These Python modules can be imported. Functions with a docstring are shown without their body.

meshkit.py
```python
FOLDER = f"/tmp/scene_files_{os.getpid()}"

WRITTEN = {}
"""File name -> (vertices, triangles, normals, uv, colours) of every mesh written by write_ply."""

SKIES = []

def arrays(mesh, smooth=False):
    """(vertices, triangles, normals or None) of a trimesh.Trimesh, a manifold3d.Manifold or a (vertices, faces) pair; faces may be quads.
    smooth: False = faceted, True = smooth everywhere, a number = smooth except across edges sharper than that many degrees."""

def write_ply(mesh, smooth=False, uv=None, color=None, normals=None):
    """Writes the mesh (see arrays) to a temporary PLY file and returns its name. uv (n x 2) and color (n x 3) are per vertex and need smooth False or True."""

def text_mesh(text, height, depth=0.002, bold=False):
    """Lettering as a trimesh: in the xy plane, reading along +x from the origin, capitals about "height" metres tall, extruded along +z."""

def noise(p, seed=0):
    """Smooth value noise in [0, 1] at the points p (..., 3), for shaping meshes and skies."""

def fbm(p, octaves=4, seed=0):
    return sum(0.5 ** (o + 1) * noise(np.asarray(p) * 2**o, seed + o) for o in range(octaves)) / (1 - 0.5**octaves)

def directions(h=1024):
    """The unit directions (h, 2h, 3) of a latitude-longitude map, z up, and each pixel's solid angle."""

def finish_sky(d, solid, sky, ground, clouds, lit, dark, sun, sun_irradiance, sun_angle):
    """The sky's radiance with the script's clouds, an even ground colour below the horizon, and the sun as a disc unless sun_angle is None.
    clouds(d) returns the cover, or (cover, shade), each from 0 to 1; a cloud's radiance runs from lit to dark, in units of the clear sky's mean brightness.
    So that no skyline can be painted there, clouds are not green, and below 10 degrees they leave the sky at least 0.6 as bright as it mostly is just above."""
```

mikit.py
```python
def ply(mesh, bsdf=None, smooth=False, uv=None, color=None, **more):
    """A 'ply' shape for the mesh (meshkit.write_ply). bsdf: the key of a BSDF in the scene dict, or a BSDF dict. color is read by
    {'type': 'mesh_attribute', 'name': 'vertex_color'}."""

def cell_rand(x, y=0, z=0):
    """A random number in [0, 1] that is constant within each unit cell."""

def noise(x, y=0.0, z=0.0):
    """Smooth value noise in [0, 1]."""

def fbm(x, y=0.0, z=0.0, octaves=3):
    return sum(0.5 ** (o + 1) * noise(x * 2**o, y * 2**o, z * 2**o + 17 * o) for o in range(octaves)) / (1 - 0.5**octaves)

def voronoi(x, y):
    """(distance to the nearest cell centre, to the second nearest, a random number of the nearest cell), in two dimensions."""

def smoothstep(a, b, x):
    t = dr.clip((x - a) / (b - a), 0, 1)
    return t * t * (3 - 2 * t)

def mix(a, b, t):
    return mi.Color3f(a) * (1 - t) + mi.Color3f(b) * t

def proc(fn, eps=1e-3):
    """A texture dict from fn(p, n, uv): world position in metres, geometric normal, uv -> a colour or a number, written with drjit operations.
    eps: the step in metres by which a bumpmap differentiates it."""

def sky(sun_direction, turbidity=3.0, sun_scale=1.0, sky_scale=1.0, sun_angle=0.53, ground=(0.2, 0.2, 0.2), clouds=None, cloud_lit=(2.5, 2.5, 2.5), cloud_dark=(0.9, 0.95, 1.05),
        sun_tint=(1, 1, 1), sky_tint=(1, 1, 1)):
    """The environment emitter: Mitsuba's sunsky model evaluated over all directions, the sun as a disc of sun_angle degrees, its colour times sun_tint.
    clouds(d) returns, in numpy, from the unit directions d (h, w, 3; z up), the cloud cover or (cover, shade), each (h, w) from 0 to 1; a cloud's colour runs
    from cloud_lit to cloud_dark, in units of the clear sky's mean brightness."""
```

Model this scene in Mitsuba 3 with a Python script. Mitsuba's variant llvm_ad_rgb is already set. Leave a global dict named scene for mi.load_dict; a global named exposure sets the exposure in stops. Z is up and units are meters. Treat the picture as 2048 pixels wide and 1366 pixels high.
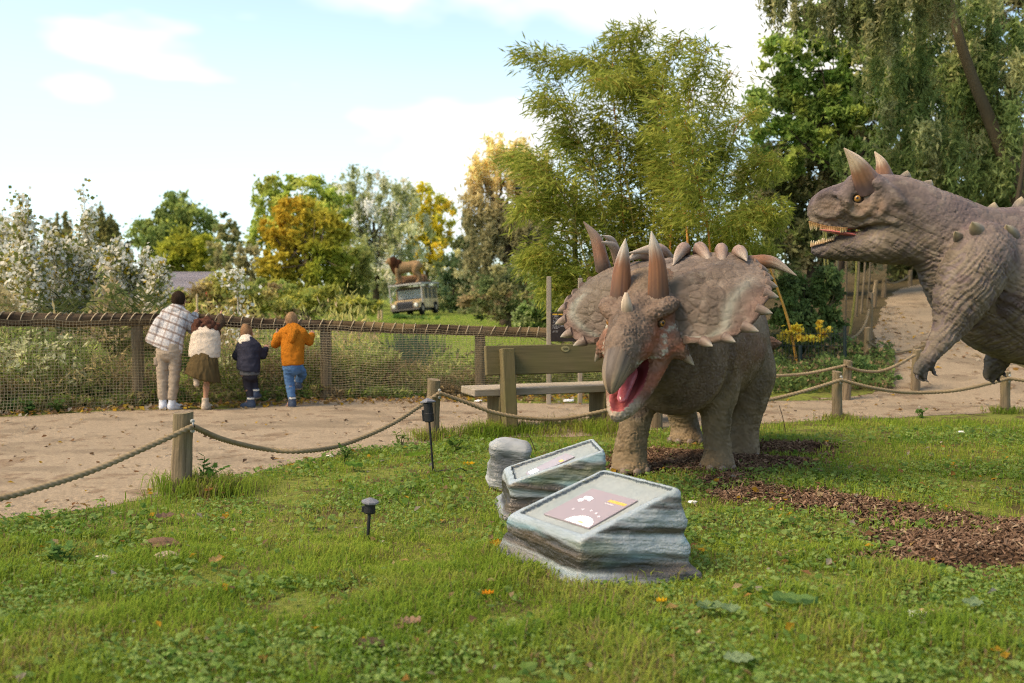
import math
import numpy as np, trimesh
import drjit as dr
import mitsuba as mi
import mikit, meshkit
from scipy.spatial import cKDTree
from scipy import sparse

scene, labels = {}, {}
T = mi.ScalarTransform4f

# ------------------------------------------------------------------ camera, sky, exposure
FPX, EYE = 2100.0, 1.5                      # focal length in pixels of the 2048-pixel frame, eye height
PITCH = math.atan2(113.0, FPX)
CP, SP = math.cos(PITCH), math.sin(PITCH)
FWD, UPV = np.array([0, CP, -SP]), np.array([0, SP, CP])
scene['camera'] = {'type': 'thinlens', 'fov': 2 * math.degrees(math.atan(1024 / FPX)), 'fov_axis': 'x',
                   'to_world': T().look_at(origin=[0, 0, EYE], target=[0, CP, EYE - SP], up=[0, 0, 1]),
                   'aperture_radius': 0.010, 'focus_distance': 8.0, 'near_clip': 0.05, 'far_clip': 2000.0}
SUN = (-0.62, -0.30, 0.72)


def clouds(d):
    az, el = np.arctan2(d[..., 0], d[..., 1]), np.arcsin(np.clip(d[..., 2], -1, 1))
    q = np.stack([np.sin(az) * 2.2, np.cos(az) * 2.2, el * 6.0], -1)
    n = meshkit.fbm(q * 1.5 + 3.1, 5, 4) + .10 * np.sin(az * 2.0 + .35)
    c = np.clip((n - 0.53) / 0.20, 0, 1)
    c = c * c * (3 - 2 * c)
    veil = np.clip((meshkit.fbm(q * 0.5 + 9.0, 3, 2) - 0.35) / 0.4, 0, 1)
    c = np.maximum(c, 0.10 + 0.25 * veil)
    r = .62 + 2.6 * (meshkit.fbm(q * (3.2, 3.2, 1.9) + 2.0, 5, 7) - .5)
    for a, e, w, h, k in ((.06, .30, .26, .16, 1.0), (-.10, .17, .10, .05, .8), (-.40, .165, .046, .024, 1.0), (-.50, .175, .03, .016, .9), (-.02, .09, .10, .03, .8), (-.25, .085, .10, .025, .5), (.30, .24, .14, .10, .8)):
        g = np.exp(-(((az - a) / w) ** 2 + ((el - e) / h) ** 2) ** 1.5) * r * 1.5
        c = np.maximum(c, .85 * k * np.clip((g - .15) / .9, 0, 1))
    shade = np.clip((meshkit.fbm(q * 1.1 + 21.0, 4, 11) - 0.48) / 0.4, 0, 1) * 0.4
    return np.clip(c, 0, 1), shade


scene['sky'] = mikit.sky(SUN, turbidity=2.4, sun_scale=0.44, sun_angle=28.0, sky_scale=1.0, clouds=clouds,
                         cloud_lit=(2.1, 2.02, 1.9), cloud_dark=(1.3, 1.33, 1.4), sun_tint=(1.0, 0.95, 0.88), sky_tint=(1.08, 1.0, 0.89), ground=(0.16, 0.17, 0.09))
labels['sky'] = {'label': 'pale blue sky with soft white clouds', 'kind': 'structure'}
exposure = 3.1

# ------------------------------------------------------------------ placing helpers


def ray(px, py):
    return np.array([1.0, 0, 0]) * ((px - 1024) / FPX) + FWD - UPV * ((py - 683) / FPX)


def at(px, py, y):
    """The world point y metres in front of the camera that stands at that place of the photograph."""
    d = ray(px, py)
    return np.array([0, 0, EYE]) + d * (y / d[1])


def sstep(a, b, x):
    t = np.clip((np.asarray(x, float) - a) / (b - a), 0, 1)
    return t * t * (3 - 2 * t)


def height(x, y):
    x, y = np.asarray(x, float), np.asarray(y, float)
    w = sstep(2.4, 5.2, x)
    z = w * np.where(y > 13.6, 1.9 * (1 - np.exp(-(np.maximum(y, 13.6) - 13.6) / 11.0)), 0)
    z = z + 0.05 * (meshkit.noise(np.stack([x * .35, y * .35, x * 0], -1), 3) - .5) * sstep(16, 22, y)
    z = z + sstep(8, 22, x) * sstep(14, 30, y) * 2.0
    return z


def gnd(px, py):
    """Where the line of sight through that place of the photograph meets the ground."""
    d, p = ray(px, py), np.array([0, 0, EYE])
    t = np.linspace(2, 90, 6000)
    q = p + t[:, None] * d
    below = q[:, 2] < height(q[:, 0], q[:, 1])
    i = int(np.argmax(below)) if below.any() else -1
    a = q[max(i, 1)]
    a[2] = float(height(a[0], a[1]))
    return a


def proj(p):
    p = np.asarray(p, float) - [0, 0, EYE]
    z = p @ FWD
    return np.stack([1024 + FPX * p[..., 0] / z, 683 - FPX * (p @ UPV) / z], -1)


def numbered(name):
    key, i = name, 0
    while key in labels or key in scene or any(k.startswith(key + '__') for k in scene):
        i += 1
        key = f'{name}_{i:03d}'
    return key


def thing(name, label=None, cat=None, group=None, kind=None):
    key = numbered(name)
    d = {}
    for a, b in (('label', label), ('category', cat), ('group', group), ('kind', kind)):
        if b:
            d[a] = b
    labels[key] = d
    return key


_used = {}


def part(parent, name, mesh, bsdf, smooth=False, color=None, label=None, kind=None, uv=None, **kw):
    """Adds the mesh as the part `name` of `parent` (or as parent's own mesh when name is '')."""
    key = parent
    if name:
        base = f'{parent}__{name}'
        n = _used.get(base, 0)
        _used[base] = n + 1
        key = base if n == 0 else f'{base}_{n:03d}'
    scene[key] = mikit.ply(mesh, bsdf, smooth=smooth, color=color, uv=uv, **kw)
    if label or kind:
        labels.setdefault(key, {})
        if label:
            labels[key]['label'] = label
        if kind:
            labels[key]['kind'] = kind
    return key


def put(name, shape):
    """A further entry under a key, sharing a shape dict."""
    base = name
    n = _used.get(base, 0)
    _used[base] = n + 1
    key = base if n == 0 else f'{base}_{n:03d}'
    scene[key] = shape
    return key


# ------------------------------------------------------------------ materials
def srgb(r, g, b):
    c = np.array([r, g, b], float) / 255
    return np.where(c < .04045, c / 12.92, ((c + .055) / 1.055) ** 2.4)


VC = {'type': 'mesh_attribute', 'name': 'vertex_color'}
scene['foliage'] = {'type': 'principledthin', 'base_color': VC, 'roughness': 0.55, 'diff_trans': 1.0, 'eta': 1.35}
scene['matte'] = {'type': 'twosided', 'bsdf': {'type': 'diffuse', 'reflectance': VC}}
scene['satin'] = {'type': 'twosided', 'bsdf': {'type': 'principled', 'base_color': VC, 'roughness': 0.55, 'specular': 0.35}}
scene['skin'] = {'type': 'bumpmap', 'bump': mikit.proc(lambda p, n, uv: mikit.fbm(p.x * 55, p.y * 55, p.z * 55, 2), eps=.003), 'scale': .006,
                 'bsdf': {'type': 'twosided', 'bsdf': {'type': 'principled', 'base_color': VC, 'roughness': 0.68, 'specular': 0.3}}}
scene['stone'] = {'type': 'bumpmap', 'bump': mikit.proc(lambda p, n, uv: .6 * mikit.fbm(p.x * 9, p.y * 9, p.z * 75 + p.x * 8, 3) + .4 * mikit.fbm(p.x * 110, p.y * 110, p.z * 110, 2), eps=.002), 'scale': .012,
                  'bsdf': {'type': 'twosided', 'bsdf': {'type': 'principled', 'base_color': VC, 'roughness': 0.45, 'specular': 0.45}}}
scene['gloss'] = {'type': 'twosided', 'bsdf': {'type': 'principled', 'base_color': VC, 'roughness': 0.18, 'specular': 0.5}}


def wood_fn(dark, light, scale):
    def fn(p, n, uv):
        u, v = uv.x, uv.y                                   # u across the grain, v along it
        warp = mikit.fbm(u * 3, v * 1.2, 4.0, 3)
        g = mikit.fbm(u * scale + warp * 3, v * 2.0, 1.0, 4)
        fine = mikit.noise(u * scale * 5, v * 5.0, 3.0)
        t = dr.clip(0.75 * g + 0.4 * fine - 0.1, 0, 1)
        green = mikit.smoothstep(0.45, 0.75, mikit.fbm(u * 4 + 7, v * 3, 9.0, 3))
        c = mikit.mix(dark, light, t)
        return c * (1 - 0.35 * green) + mi.Color3f(0.10, 0.10, 0.03) * 0.35 * green
    return fn


def wood(name, dark, light, scale, rough=0.8):
    fn = wood_fn(dark, light, scale)
    scene[name] = {'type': 'twosided', 'bsdf': {'type': 'principled', 'base_color': mikit.proc(fn), 'roughness': rough, 'specular': 0.25}}


wood('post_wood', (0.075, 0.055, 0.032), (0.27, 0.205, 0.13), 42)
wood('bench_wood', (0.075, 0.062, 0.028), (0.17, 0.135, 0.065), 36)
wood('seat_wood', (0.16, 0.13, 0.09), (0.36, 0.31, 0.25), 36)

# ------------------------------------------------------------------ mesh helpers


def rng(seed):
    return np.random.default_rng(seed)


def join(meshes):
    """(vertices, faces, colours) of several (vertices, faces, colours)."""
    vs, fs, cs, n = [], [], [], 0
    for v, f, c in meshes:
        vs.append(v); fs.append(np.asarray(f) + n); n += len(v)
        cs.append(np.broadcast_to(c, (len(v), 3)))
    return np.vstack(vs), np.vstack(fs), np.vstack(cs)


def rot(axis, deg):
    return trimesh.transformations.rotation_matrix(math.radians(deg), axis)[:3, :3]


def frames(p):
    """Parallel-transported side axes along the polyline p."""
    t = np.gradient(p, axis=0)
    t /= np.linalg.norm(t, axis=1, keepdims=True) + 1e-12
    a = np.array([0, 0, 1.0]) if abs(t[0][2]) < 0.9 else np.array([1.0, 0, 0])
    n = np.cross(t[0], a); n /= np.linalg.norm(n)
    out = []
    for k in range(len(p)):
        n = n - t[k] * (n @ t[k]); n /= np.linalg.norm(n) + 1e-12
        out.append((n, np.cross(t[k], n)))
    return t, np.array([o[0] for o in out]), np.array([o[1] for o in out])


def tube(p, r, k=8, cap=True, rough=0.0, seed=0):
    """(vertices, faces, uv) of a tube round the polyline; uv in metres round and along."""
    p = np.asarray(p, float); r = np.broadcast_to(np.asarray(r, float), (len(p),))
    t, n, b = frames(p)
    a = np.linspace(0, 2 * np.pi, k, endpoint=False)
    rr = r[:, None] * np.ones(k)
    if rough:
        rr = rr * (1 + rough * (meshkit.noise(np.stack(np.broadcast_arrays(np.cos(a) * 2.5, np.sin(a) * 2.5, (np.arange(len(p)) * .35)[:, None]), -1) + seed) - .5) * 2)
    v = p[:, None] + rr[..., None] * (n[:, None] * np.cos(a)[None, :, None] + b[:, None] * np.sin(a)[None, :, None])
    L = np.concatenate([[0], np.cumsum(np.linalg.norm(np.diff(p, axis=0), axis=1))])
    uv = np.stack([np.broadcast_to((np.minimum(a, 2 * np.pi - a) * r.mean())[None], rr.shape), np.broadcast_to(L[:, None], rr.shape)], -1)
    v, uv = v.reshape(-1, 3), uv.reshape(-1, 2)
    i, j = np.meshgrid(np.arange(len(p) - 1), np.arange(k), indexing='ij')
    a0, a1 = i * k + j, i * k + (j + 1) % k
    f = np.vstack([np.stack([a0, a1, a1 + k], -1).reshape(-1, 3), np.stack([a0, a1 + k, a0 + k], -1).reshape(-1, 3)])
    if cap:
        m = len(v)
        v = np.vstack([v, p[:1], p[-1:]])
        uv = np.vstack([uv, [[0, 0]], [[0, L[-1]]]])
        j = np.arange(k); e = (len(p) - 1) * k
        f = np.vstack([f, np.stack([(j + 1) % k, j, j * 0 + m], 1), np.stack([e + j, e + (j + 1) % k, j * 0 + m + 1], 1)])
    return v, f, uv


def curve(pts, n=20):
    """Catmull-Rom through the points (rows may carry radii too)."""
    p = np.asarray(pts, float)
    q = np.vstack([2 * p[0] - p[1], p, 2 * p[-1] - p[-2]])
    t = np.linspace(0, len(p) - 1 - 1e-9, n)
    i = t.astype(int); u = (t - i)[:, None]
    a, b, c, d = q[i], q[i + 1], q[i + 2], q[i + 3]
    return 0.5 * (2 * b + (c - a) * u + (2 * a - 5 * b + 4 * c - d) * u ** 2 + (3 * b - 3 * c + d - a) * u ** 3)


def blade_mesh(base, tip, width, side, color, bend=None):
    """Leaf-like diamonds: base and tip (n,3), side unit vectors, widths. Two triangles each, four vertices."""
    mid = base * 0.55 + tip * 0.45
    if bend is not None:
        mid = mid + bend
    w = np.asarray(width)[:, None] * side * 0.5
    v = np.stack([base, mid - w, tip, mid + w], 1).reshape(-1, 3)
    k = np.arange(len(base))[:, None] * 4
    f = np.vstack([k + [0, 1, 2], k + [0, 2, 3]])
    return v, f, np.repeat(color, 4, axis=0)


def round_leaf(r, c, a, s, size, col, cup=.15):
    """Six-sided leaves (four triangles) round the points c with in-plane axes a and s."""
    n = len(c)
    up = np.cross(a, s)
    t = np.radians([0, 60, 120, 180, 240, 300])
    k = r.uniform(.8, 1.15, (n, 6)) * .5
    v = c[:, None] + (np.cos(t) * k * size[:, None])[..., None] * a[:, None] + (np.sin(t) * k * size[:, None])[..., None] * s[:, None] + (np.array([1, 0, 0, 1, 0, 0]) * cup * size[:, None])[..., None] * up[:, None]
    i = np.arange(n)[:, None] * 6
    return v.reshape(-1, 3), np.vstack([i + q for q in ([0, 1, 2], [0, 2, 3], [0, 3, 4], [0, 4, 5])]), np.repeat(col, 6, 0)


def unit(v):
    return v / (np.linalg.norm(v, axis=-1, keepdims=True) + 1e-12)


def rand_dirs(r, n):
    return unit(r.normal(size=(n, 3)))


def bevel_box(size, b=0.006):
    """A box with chamfered edges, centred."""
    x, y, z = np.asarray(size, float) / 2
    import manifold3d as m3
    pts = [(sx * (x - b * (a != 0)), sy * (y - b * (a != 1)), sz * (z - b * (a != 2))) for a in range(3) for sx in (-1, 1) for sy in (-1, 1) for sz in (-1, 1)]
    m = m3.Manifold.hull_points(np.array(pts)).to_mesh()
    return trimesh.Trimesh(m.vert_properties[:, :3], m.tri_verts, process=False)


def box_uv(v, f, along, offset=0.0):
    """Unwelded mesh with uv: v along the grain axis, u across it, by face normal."""
    v, f = np.asarray(v), np.asarray(f)
    tri = v[f]
    n = unit(np.cross(tri[:, 1] - tri[:, 0], tri[:, 2] - tri[:, 0]))
    other = [k for k in range(3) if k != along]
    u_ax = np.where(np.abs(n[:, other[0]]) > np.abs(n[:, other[1]]), other[1], other[0])
    vv = tri.reshape(-1, 3)
    u = np.take_along_axis(vv, np.repeat(u_ax, 3)[:, None], 1)[:, 0]
    uv = np.stack([u + offset + np.repeat(u_ax, 3) * .37, vv[:, along] + offset * 3], 1)
    return (vv, np.arange(len(vv)).reshape(-1, 3)), uv


def plank(parent, name, size, mat, along, place, warp=0.0, seed=0, bev=0.008, **kw):
    """A plank as a part; `place` is a 3x3 rotation and an offset."""
    m = bevel_box(size, bev)
    if warp:
        m = m.subdivide().subdivide()
        m.vertices += warp * (np.stack([meshkit.noise(m.vertices * 6 + seed * 9 + k * 31) for k in range(3)], -1) - .5)
    mesh, uv = box_uv(m.vertices, m.faces, along, seed * .713)
    R, o = place
    return part(parent, name, (mesh[0] @ np.asarray(R).T + o, mesh[1]), mat, uv=uv, **kw)


# ------------------------------------------------------------------ implicit surfaces, for everything organic
class Field:
    def __init__(self, lo, hi, h):
        self.lo, self.h = np.asarray(lo, float), h
        self.n = np.ceil((np.asarray(hi) - self.lo) / h).astype(int) + 1
        self.a = np.full(self.n, 9.0, np.float32)

    def _box(self, lo, hi, pad):
        i0 = np.maximum(np.floor((np.asarray(lo) - pad - self.lo) / self.h).astype(int), 0)
        i1 = np.minimum(np.ceil((np.asarray(hi) + pad - self.lo) / self.h).astype(int) + 1, self.n)
        return tuple(slice(a, b) for a, b in zip(i0, np.maximum(i1, i0)))

    def _pts(self, s):
        g = [self.lo[k] + self.h * np.arange(s[k].start, s[k].stop) for k in range(3)]
        return np.stack(np.meshgrid(*g, indexing='ij'), -1)

    def blend(self, s, d, k, sub=False):
        a = self.a[s]
        if sub:
            d = -d
            hh = np.clip(k - np.abs(a - d), 0, None) / max(k, 1e-6)
            self.a[s] = np.maximum(a, d) + hh * hh * k * .25
        else:
            hh = np.clip(k - np.abs(a - d), 0, None) / max(k, 1e-6)
            self.a[s] = np.minimum(a, d) - hh * hh * k * .25

    def cone(self, p0, p1, r0, r1, k=0.03, sub=False):
        p0, p1 = np.asarray(p0, float), np.asarray(p1, float)
        rm = max(r0, r1)
        s = self._box(np.minimum(p0, p1) - rm, np.maximum(p0, p1) + rm, k + 2 * self.h)
        x = self._pts(s) - p0
        ax = p1 - p0
        t = np.clip(x @ ax / (ax @ ax + 1e-12), 0, 1)
        d = np.linalg.norm(x - t[..., None] * ax, axis=-1) - (r0 + (r1 - r0) * t)
        self.blend(s, d, k, sub)
        return self

    def chain(self, rows, k=0.03, n=None, sub=False):
        """rows of x, y, z, r."""
        q = curve(rows, n or 4 * len(rows))
        for a, b in zip(q[:-1], q[1:]):
            self.cone(a[:3], b[:3], max(a[3], .002), max(b[3], .002), k if not n else k, sub)
        return self

    def ell(self, c, r, R=None, k=0.03, sub=False):
        c, r = np.asarray(c, float), np.asarray(r, float)
        R = np.eye(3) if R is None else np.asarray(R)
        e = np.abs(R) @ r
        s = self._box(c - e, c + e, k + 2 * self.h)
        x = (self._pts(s) - c) @ R / r
        k0 = np.linalg.norm(x, axis=-1)
        k1 = np.linalg.norm(x / r, axis=-1)
        self.blend(s, k0 * (k0 - 1) / (k1 + 1e-9), k, sub)
        return self

    def oval(self, rows, up=(0, 0, 1), k=0.03, n=None, sub=False):
        """A chain with oval cross-sections: rows of x, y, z, half-width, half-height."""
        q = curve(rows, n or 4 * len(rows))
        up = np.asarray(up, float)
        for a, b in zip(q[:-1], q[1:]):
            p0, p1 = a[:3], b[:3]
            rm = max(a[3:].max(), b[3:].max())
            s = self._box(np.minimum(p0, p1) - rm, np.maximum(p0, p1) + rm, k + 2 * self.h)
            ax = p1 - p0; L = np.linalg.norm(ax); ax = ax / L
            side = np.cross(ax, up); side /= np.linalg.norm(side); u = np.cross(side, ax)
            x = self._pts(s) - p0
            t = np.clip(x @ ax / L, 0, 1)
            rw, rh = a[3] + (b[3] - a[3]) * t, a[4] + (b[4] - a[4]) * t
            e = x @ ax - t * L
            m = np.minimum(rw, rh)
            d = (np.sqrt((x @ side / rw) ** 2 + (x @ u / rh) ** 2 + (e / m) ** 2) - 1) * m
            self.blend(s, d, k, sub)
        return self

    def box(self, c, half, R=None, rd=0.01, k=0.01, sub=False):
        c, half = np.asarray(c, float), np.asarray(half, float)
        R = np.eye(3) if R is None else np.asarray(R)
        e = np.abs(R) @ half
        s = self._box(c - e, c + e, k + 2 * self.h)
        q = np.abs((self._pts(s) - c) @ R) - half + rd
        d = np.linalg.norm(np.maximum(q, 0), axis=-1) + np.minimum(q.max(-1), 0) - rd
        self.blend(s, d, k, sub)
        return self

    def clip(self, point, normal, k=0.0):
        """Keeps what lies behind the plane."""
        s = tuple(slice(0, m) for m in self.n)
        d = (self._pts(s) - np.asarray(point, float)) @ unit(np.asarray(normal, float))
        self.a = np.maximum(self.a, d).astype(np.float32)
        return self

    def mesh(self, smooth=2, sub=0):
        v, f = surface_nets(self.a, self.lo, self.h)
        v = relax(v, f, smooth)
        for _ in range(sub):
            m = trimesh.remesh.subdivide(v, f)
            v, f = m[0], m[1]
            v = relax(v, f, 2)
        return v, f


def surface_nets(a, lo, h):
    a = np.pad(a, 1, constant_values=9.0)
    lo = np.asarray(lo) - h
    ins = a < 0
    c = [np.s_[0:-1], np.s_[1:None]]
    cnt = sum(ins[c[i], c[j], c[k]].astype(np.int8) for i in (0, 1) for j in (0, 1) for k in (0, 1))
    cells = np.argwhere((cnt > 0) & (cnt < 8))
    idx = np.full(cnt.shape, -1, np.int64)
    idx[tuple(cells.T)] = np.arange(len(cells))
    acc, num = np.zeros((len(cells), 3)), np.zeros(len(cells))
    off = np.array([[i, j, k] for i in (0, 1) for j in (0, 1) for k in (0, 1)])
    for p in off:
        for ax in range(3):
            if p[ax]:
                continue
            q = p.copy(); q[ax] = 1
            va, vb = a[tuple((cells + p).T)], a[tuple((cells + q).T)]
            m = (va < 0) != (vb < 0)
            t = np.where(m, va / np.where(m, va - vb, 1), 0)
            pt = p + (q - p) * t[:, None]
            acc += np.where(m[:, None], pt, 0); num += m
    v = lo + h * (cells + acc / num[:, None])
    quads = []
    for ax in range(3):
        s0 = [slice(0, n - 1) if k == ax else slice(1, n - 1) for k, n in enumerate(a.shape)]
        s1 = [slice(1, n) if k == ax else slice(1, n - 1) for k, n in enumerate(a.shape)]
        i0, i1 = ins[tuple(s0)], ins[tuple(s1)]
        e = np.argwhere(i0 != i1)
        flip = i0[tuple(e.T)]
        e = e + [0 if k == ax else 1 for k in range(3)]
        b, d = [(1, 2), (2, 0), (0, 1)][ax]
        ub, ud = np.eye(3, dtype=int)[b], np.eye(3, dtype=int)[d]
        q = np.stack([idx[tuple((e - x).T)] for x in (ub * 0, ub, ub + ud, ud)], 1)
        quads.append(np.where(flip[:, None], q, q[:, ::-1]))
    q = np.vstack(quads)
    q = q[(q >= 0).all(1)]
    return v, np.vstack([q[:, [0, 1, 2]], q[:, [0, 2, 3]]])


def relax(v, f, n=1, lam=0.5):
    if not n:
        return v
    e = np.vstack([f[:, [0, 1]], f[:, [1, 2]], f[:, [2, 0]]])
    A = sparse.coo_matrix((np.ones(len(e)), (e[:, 0], e[:, 1])), shape=(len(v), len(v))).tocsr()
    A = A + A.T
    A.data[:] = 1
    d = np.asarray(A.sum(1)).ravel()[:, None]
    for k in range(n):
        v = v + lam * (A @ v / d - v)
        v = v - (lam * 1.02) * (A @ v / d - v) if k % 2 == 1 else v
    return v


def normals(v, f):
    n = np.zeros_like(v)
    c = np.cross(v[f[:, 1]] - v[f[:, 0]], v[f[:, 2]] - v[f[:, 0]])
    for k in range(3):
        np.add.at(n, f[:, k], c)
    return unit(n)


def fb(p, scale, seed=0, oct=3):
    return meshkit.fbm(np.asarray(p) * scale, oct, seed)


def cells3(v, size, seed=0, stretch=(1, 1, 1)):
    """Distances to the nearest and second nearest of evenly spread points on the surface, and the nearest's number."""
    q = v * np.asarray(stretch, float)
    r = rng(seed)
    order = r.permutation(len(q))
    key = np.floor(q[order] / size + r.random(3)).astype(int)
    _, first = np.unique(key, axis=0, return_index=True)
    pts = q[order[first]]
    tr = cKDTree(pts)
    # drop the seeds that came out too close to another
    pr = tr.query_pairs(size * .55, output_type='ndarray')
    keep = np.ones(len(pts), bool)
    keep[pr[:, 1]] = False
    pts = pts[keep]
    d, i = cKDTree(pts).query(q, k=2)
    return d[:, 0], d[:, 1], i[:, 0]


def lerp(a, b, t):
    return np.asarray(a) * (1 - np.asarray(t)[:, None]) + np.asarray(b) * np.asarray(t)[:, None]
# ------------------------------------------------------------------ the ground, the path, wood chips, grass
from scipy.spatial import Delaunay
from shapely.geometry import Polygon, Point
import shapely


def ground_fn(p, n, uv):
    big = mikit.fbm(p.x * .7, p.y * .7, 1.0, 3)
    mid = mikit.fbm(p.x * 5, p.y * 5, 2.0, 4)
    fine = mikit.fbm(p.x * 40, p.y * 40, 5.0, 3)
    c = mikit.mix((.11, .135, .03), (.19, .20, .05), big)
    c = mikit.mix(c, (.085, .062, .036), mikit.smoothstep(.5, .68, mid) * .8)
    c = c * (.65 + .7 * fine)
    far = mikit.smoothstep(13.0, 17.0, p.y) * mikit.smoothstep(5.0, 3.0, p.x)
    lawn = mikit.mix((.115, .165, .035), (.19, .215, .05), mikit.fbm(p.x * .9, p.y * .45, 3.0, 4)) * (.8 + .4 * fine)
    c = mikit.mix(c, lawn, far)
    wood_ = mikit.smoothstep(13.5, 16.0, p.y) * mikit.smoothstep(3.5, 5.0, p.x)
    return mikit.mix(c, mikit.mix((.05, .045, .025), (.11, .085, .05), mid) * (.7 + .6 * fine), wood_)


def path_fn(p, n, uv):
    big = mikit.fbm(p.x * .8, p.y * .8, 1.0, 3)
    mid = mikit.fbm(p.x * 6, p.y * 6, 2.0, 4)
    fine = mikit.fbm(p.x * 70, p.y * 70, 5.0, 2)
    c = mikit.mix((.245, .190, .130), (.33, .262, .185), big * .6 + mid * .5)
    c = mikit.mix(c, (.14, .092, .056), mikit.smoothstep(.58, .76, mid) * .55)
    tr = mikit.fbm(p.x * 1.6, p.y * 3.2, 8.0, 3)
    c = c * (1 - .22 * mikit.smoothstep(.5, .7, tr))
    return c * (.78 + .44 * fine)


scene['ground_soil'] = {'type': 'twosided', 'bsdf': {'type': 'diffuse', 'reflectance': mikit.proc(ground_fn)}}
scene['path_sand'] = {'type': 'bumpmap', 'bump': mikit.proc(lambda p, n, uv: mikit.fbm(p.x * 22, p.y * 22, 3.0, 4), eps=.004), 'scale': .012,
                      'bsdf': {'type': 'twosided', 'bsdf': {'type': 'diffuse', 'reflectance': mikit.proc(path_fn)}}}


def sheet(xs, ys, lift=0.0):
    X, Y = np.meshgrid(xs, ys, indexing='ij')
    v = np.stack([X, Y, height(X, Y) + lift], -1).reshape(-1, 3)
    i, j = np.meshgrid(np.arange(len(xs) - 1), np.arange(len(ys) - 1), indexing='ij')
    a = (i * len(ys) + j).ravel(); b = a + len(ys)
    return v, np.vstack([np.stack([a, b, b + 1], 1), np.stack([a, b + 1, a + 1], 1)])


xs = np.unique(np.concatenate([np.linspace(-400, -12, 14), np.linspace(-12, 14, 105), np.linspace(14, 400, 18)]))
ys = np.unique(np.concatenate([np.linspace(-40, 0, 9), np.linspace(0, 36, 145), np.linspace(36, 500, 22)]))
key = thing('ground', 'grassy ground running from the foreground lawn to the trees', kind='structure')
part(key, '', sheet(xs, ys), 'ground_soil', smooth=True)

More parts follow.
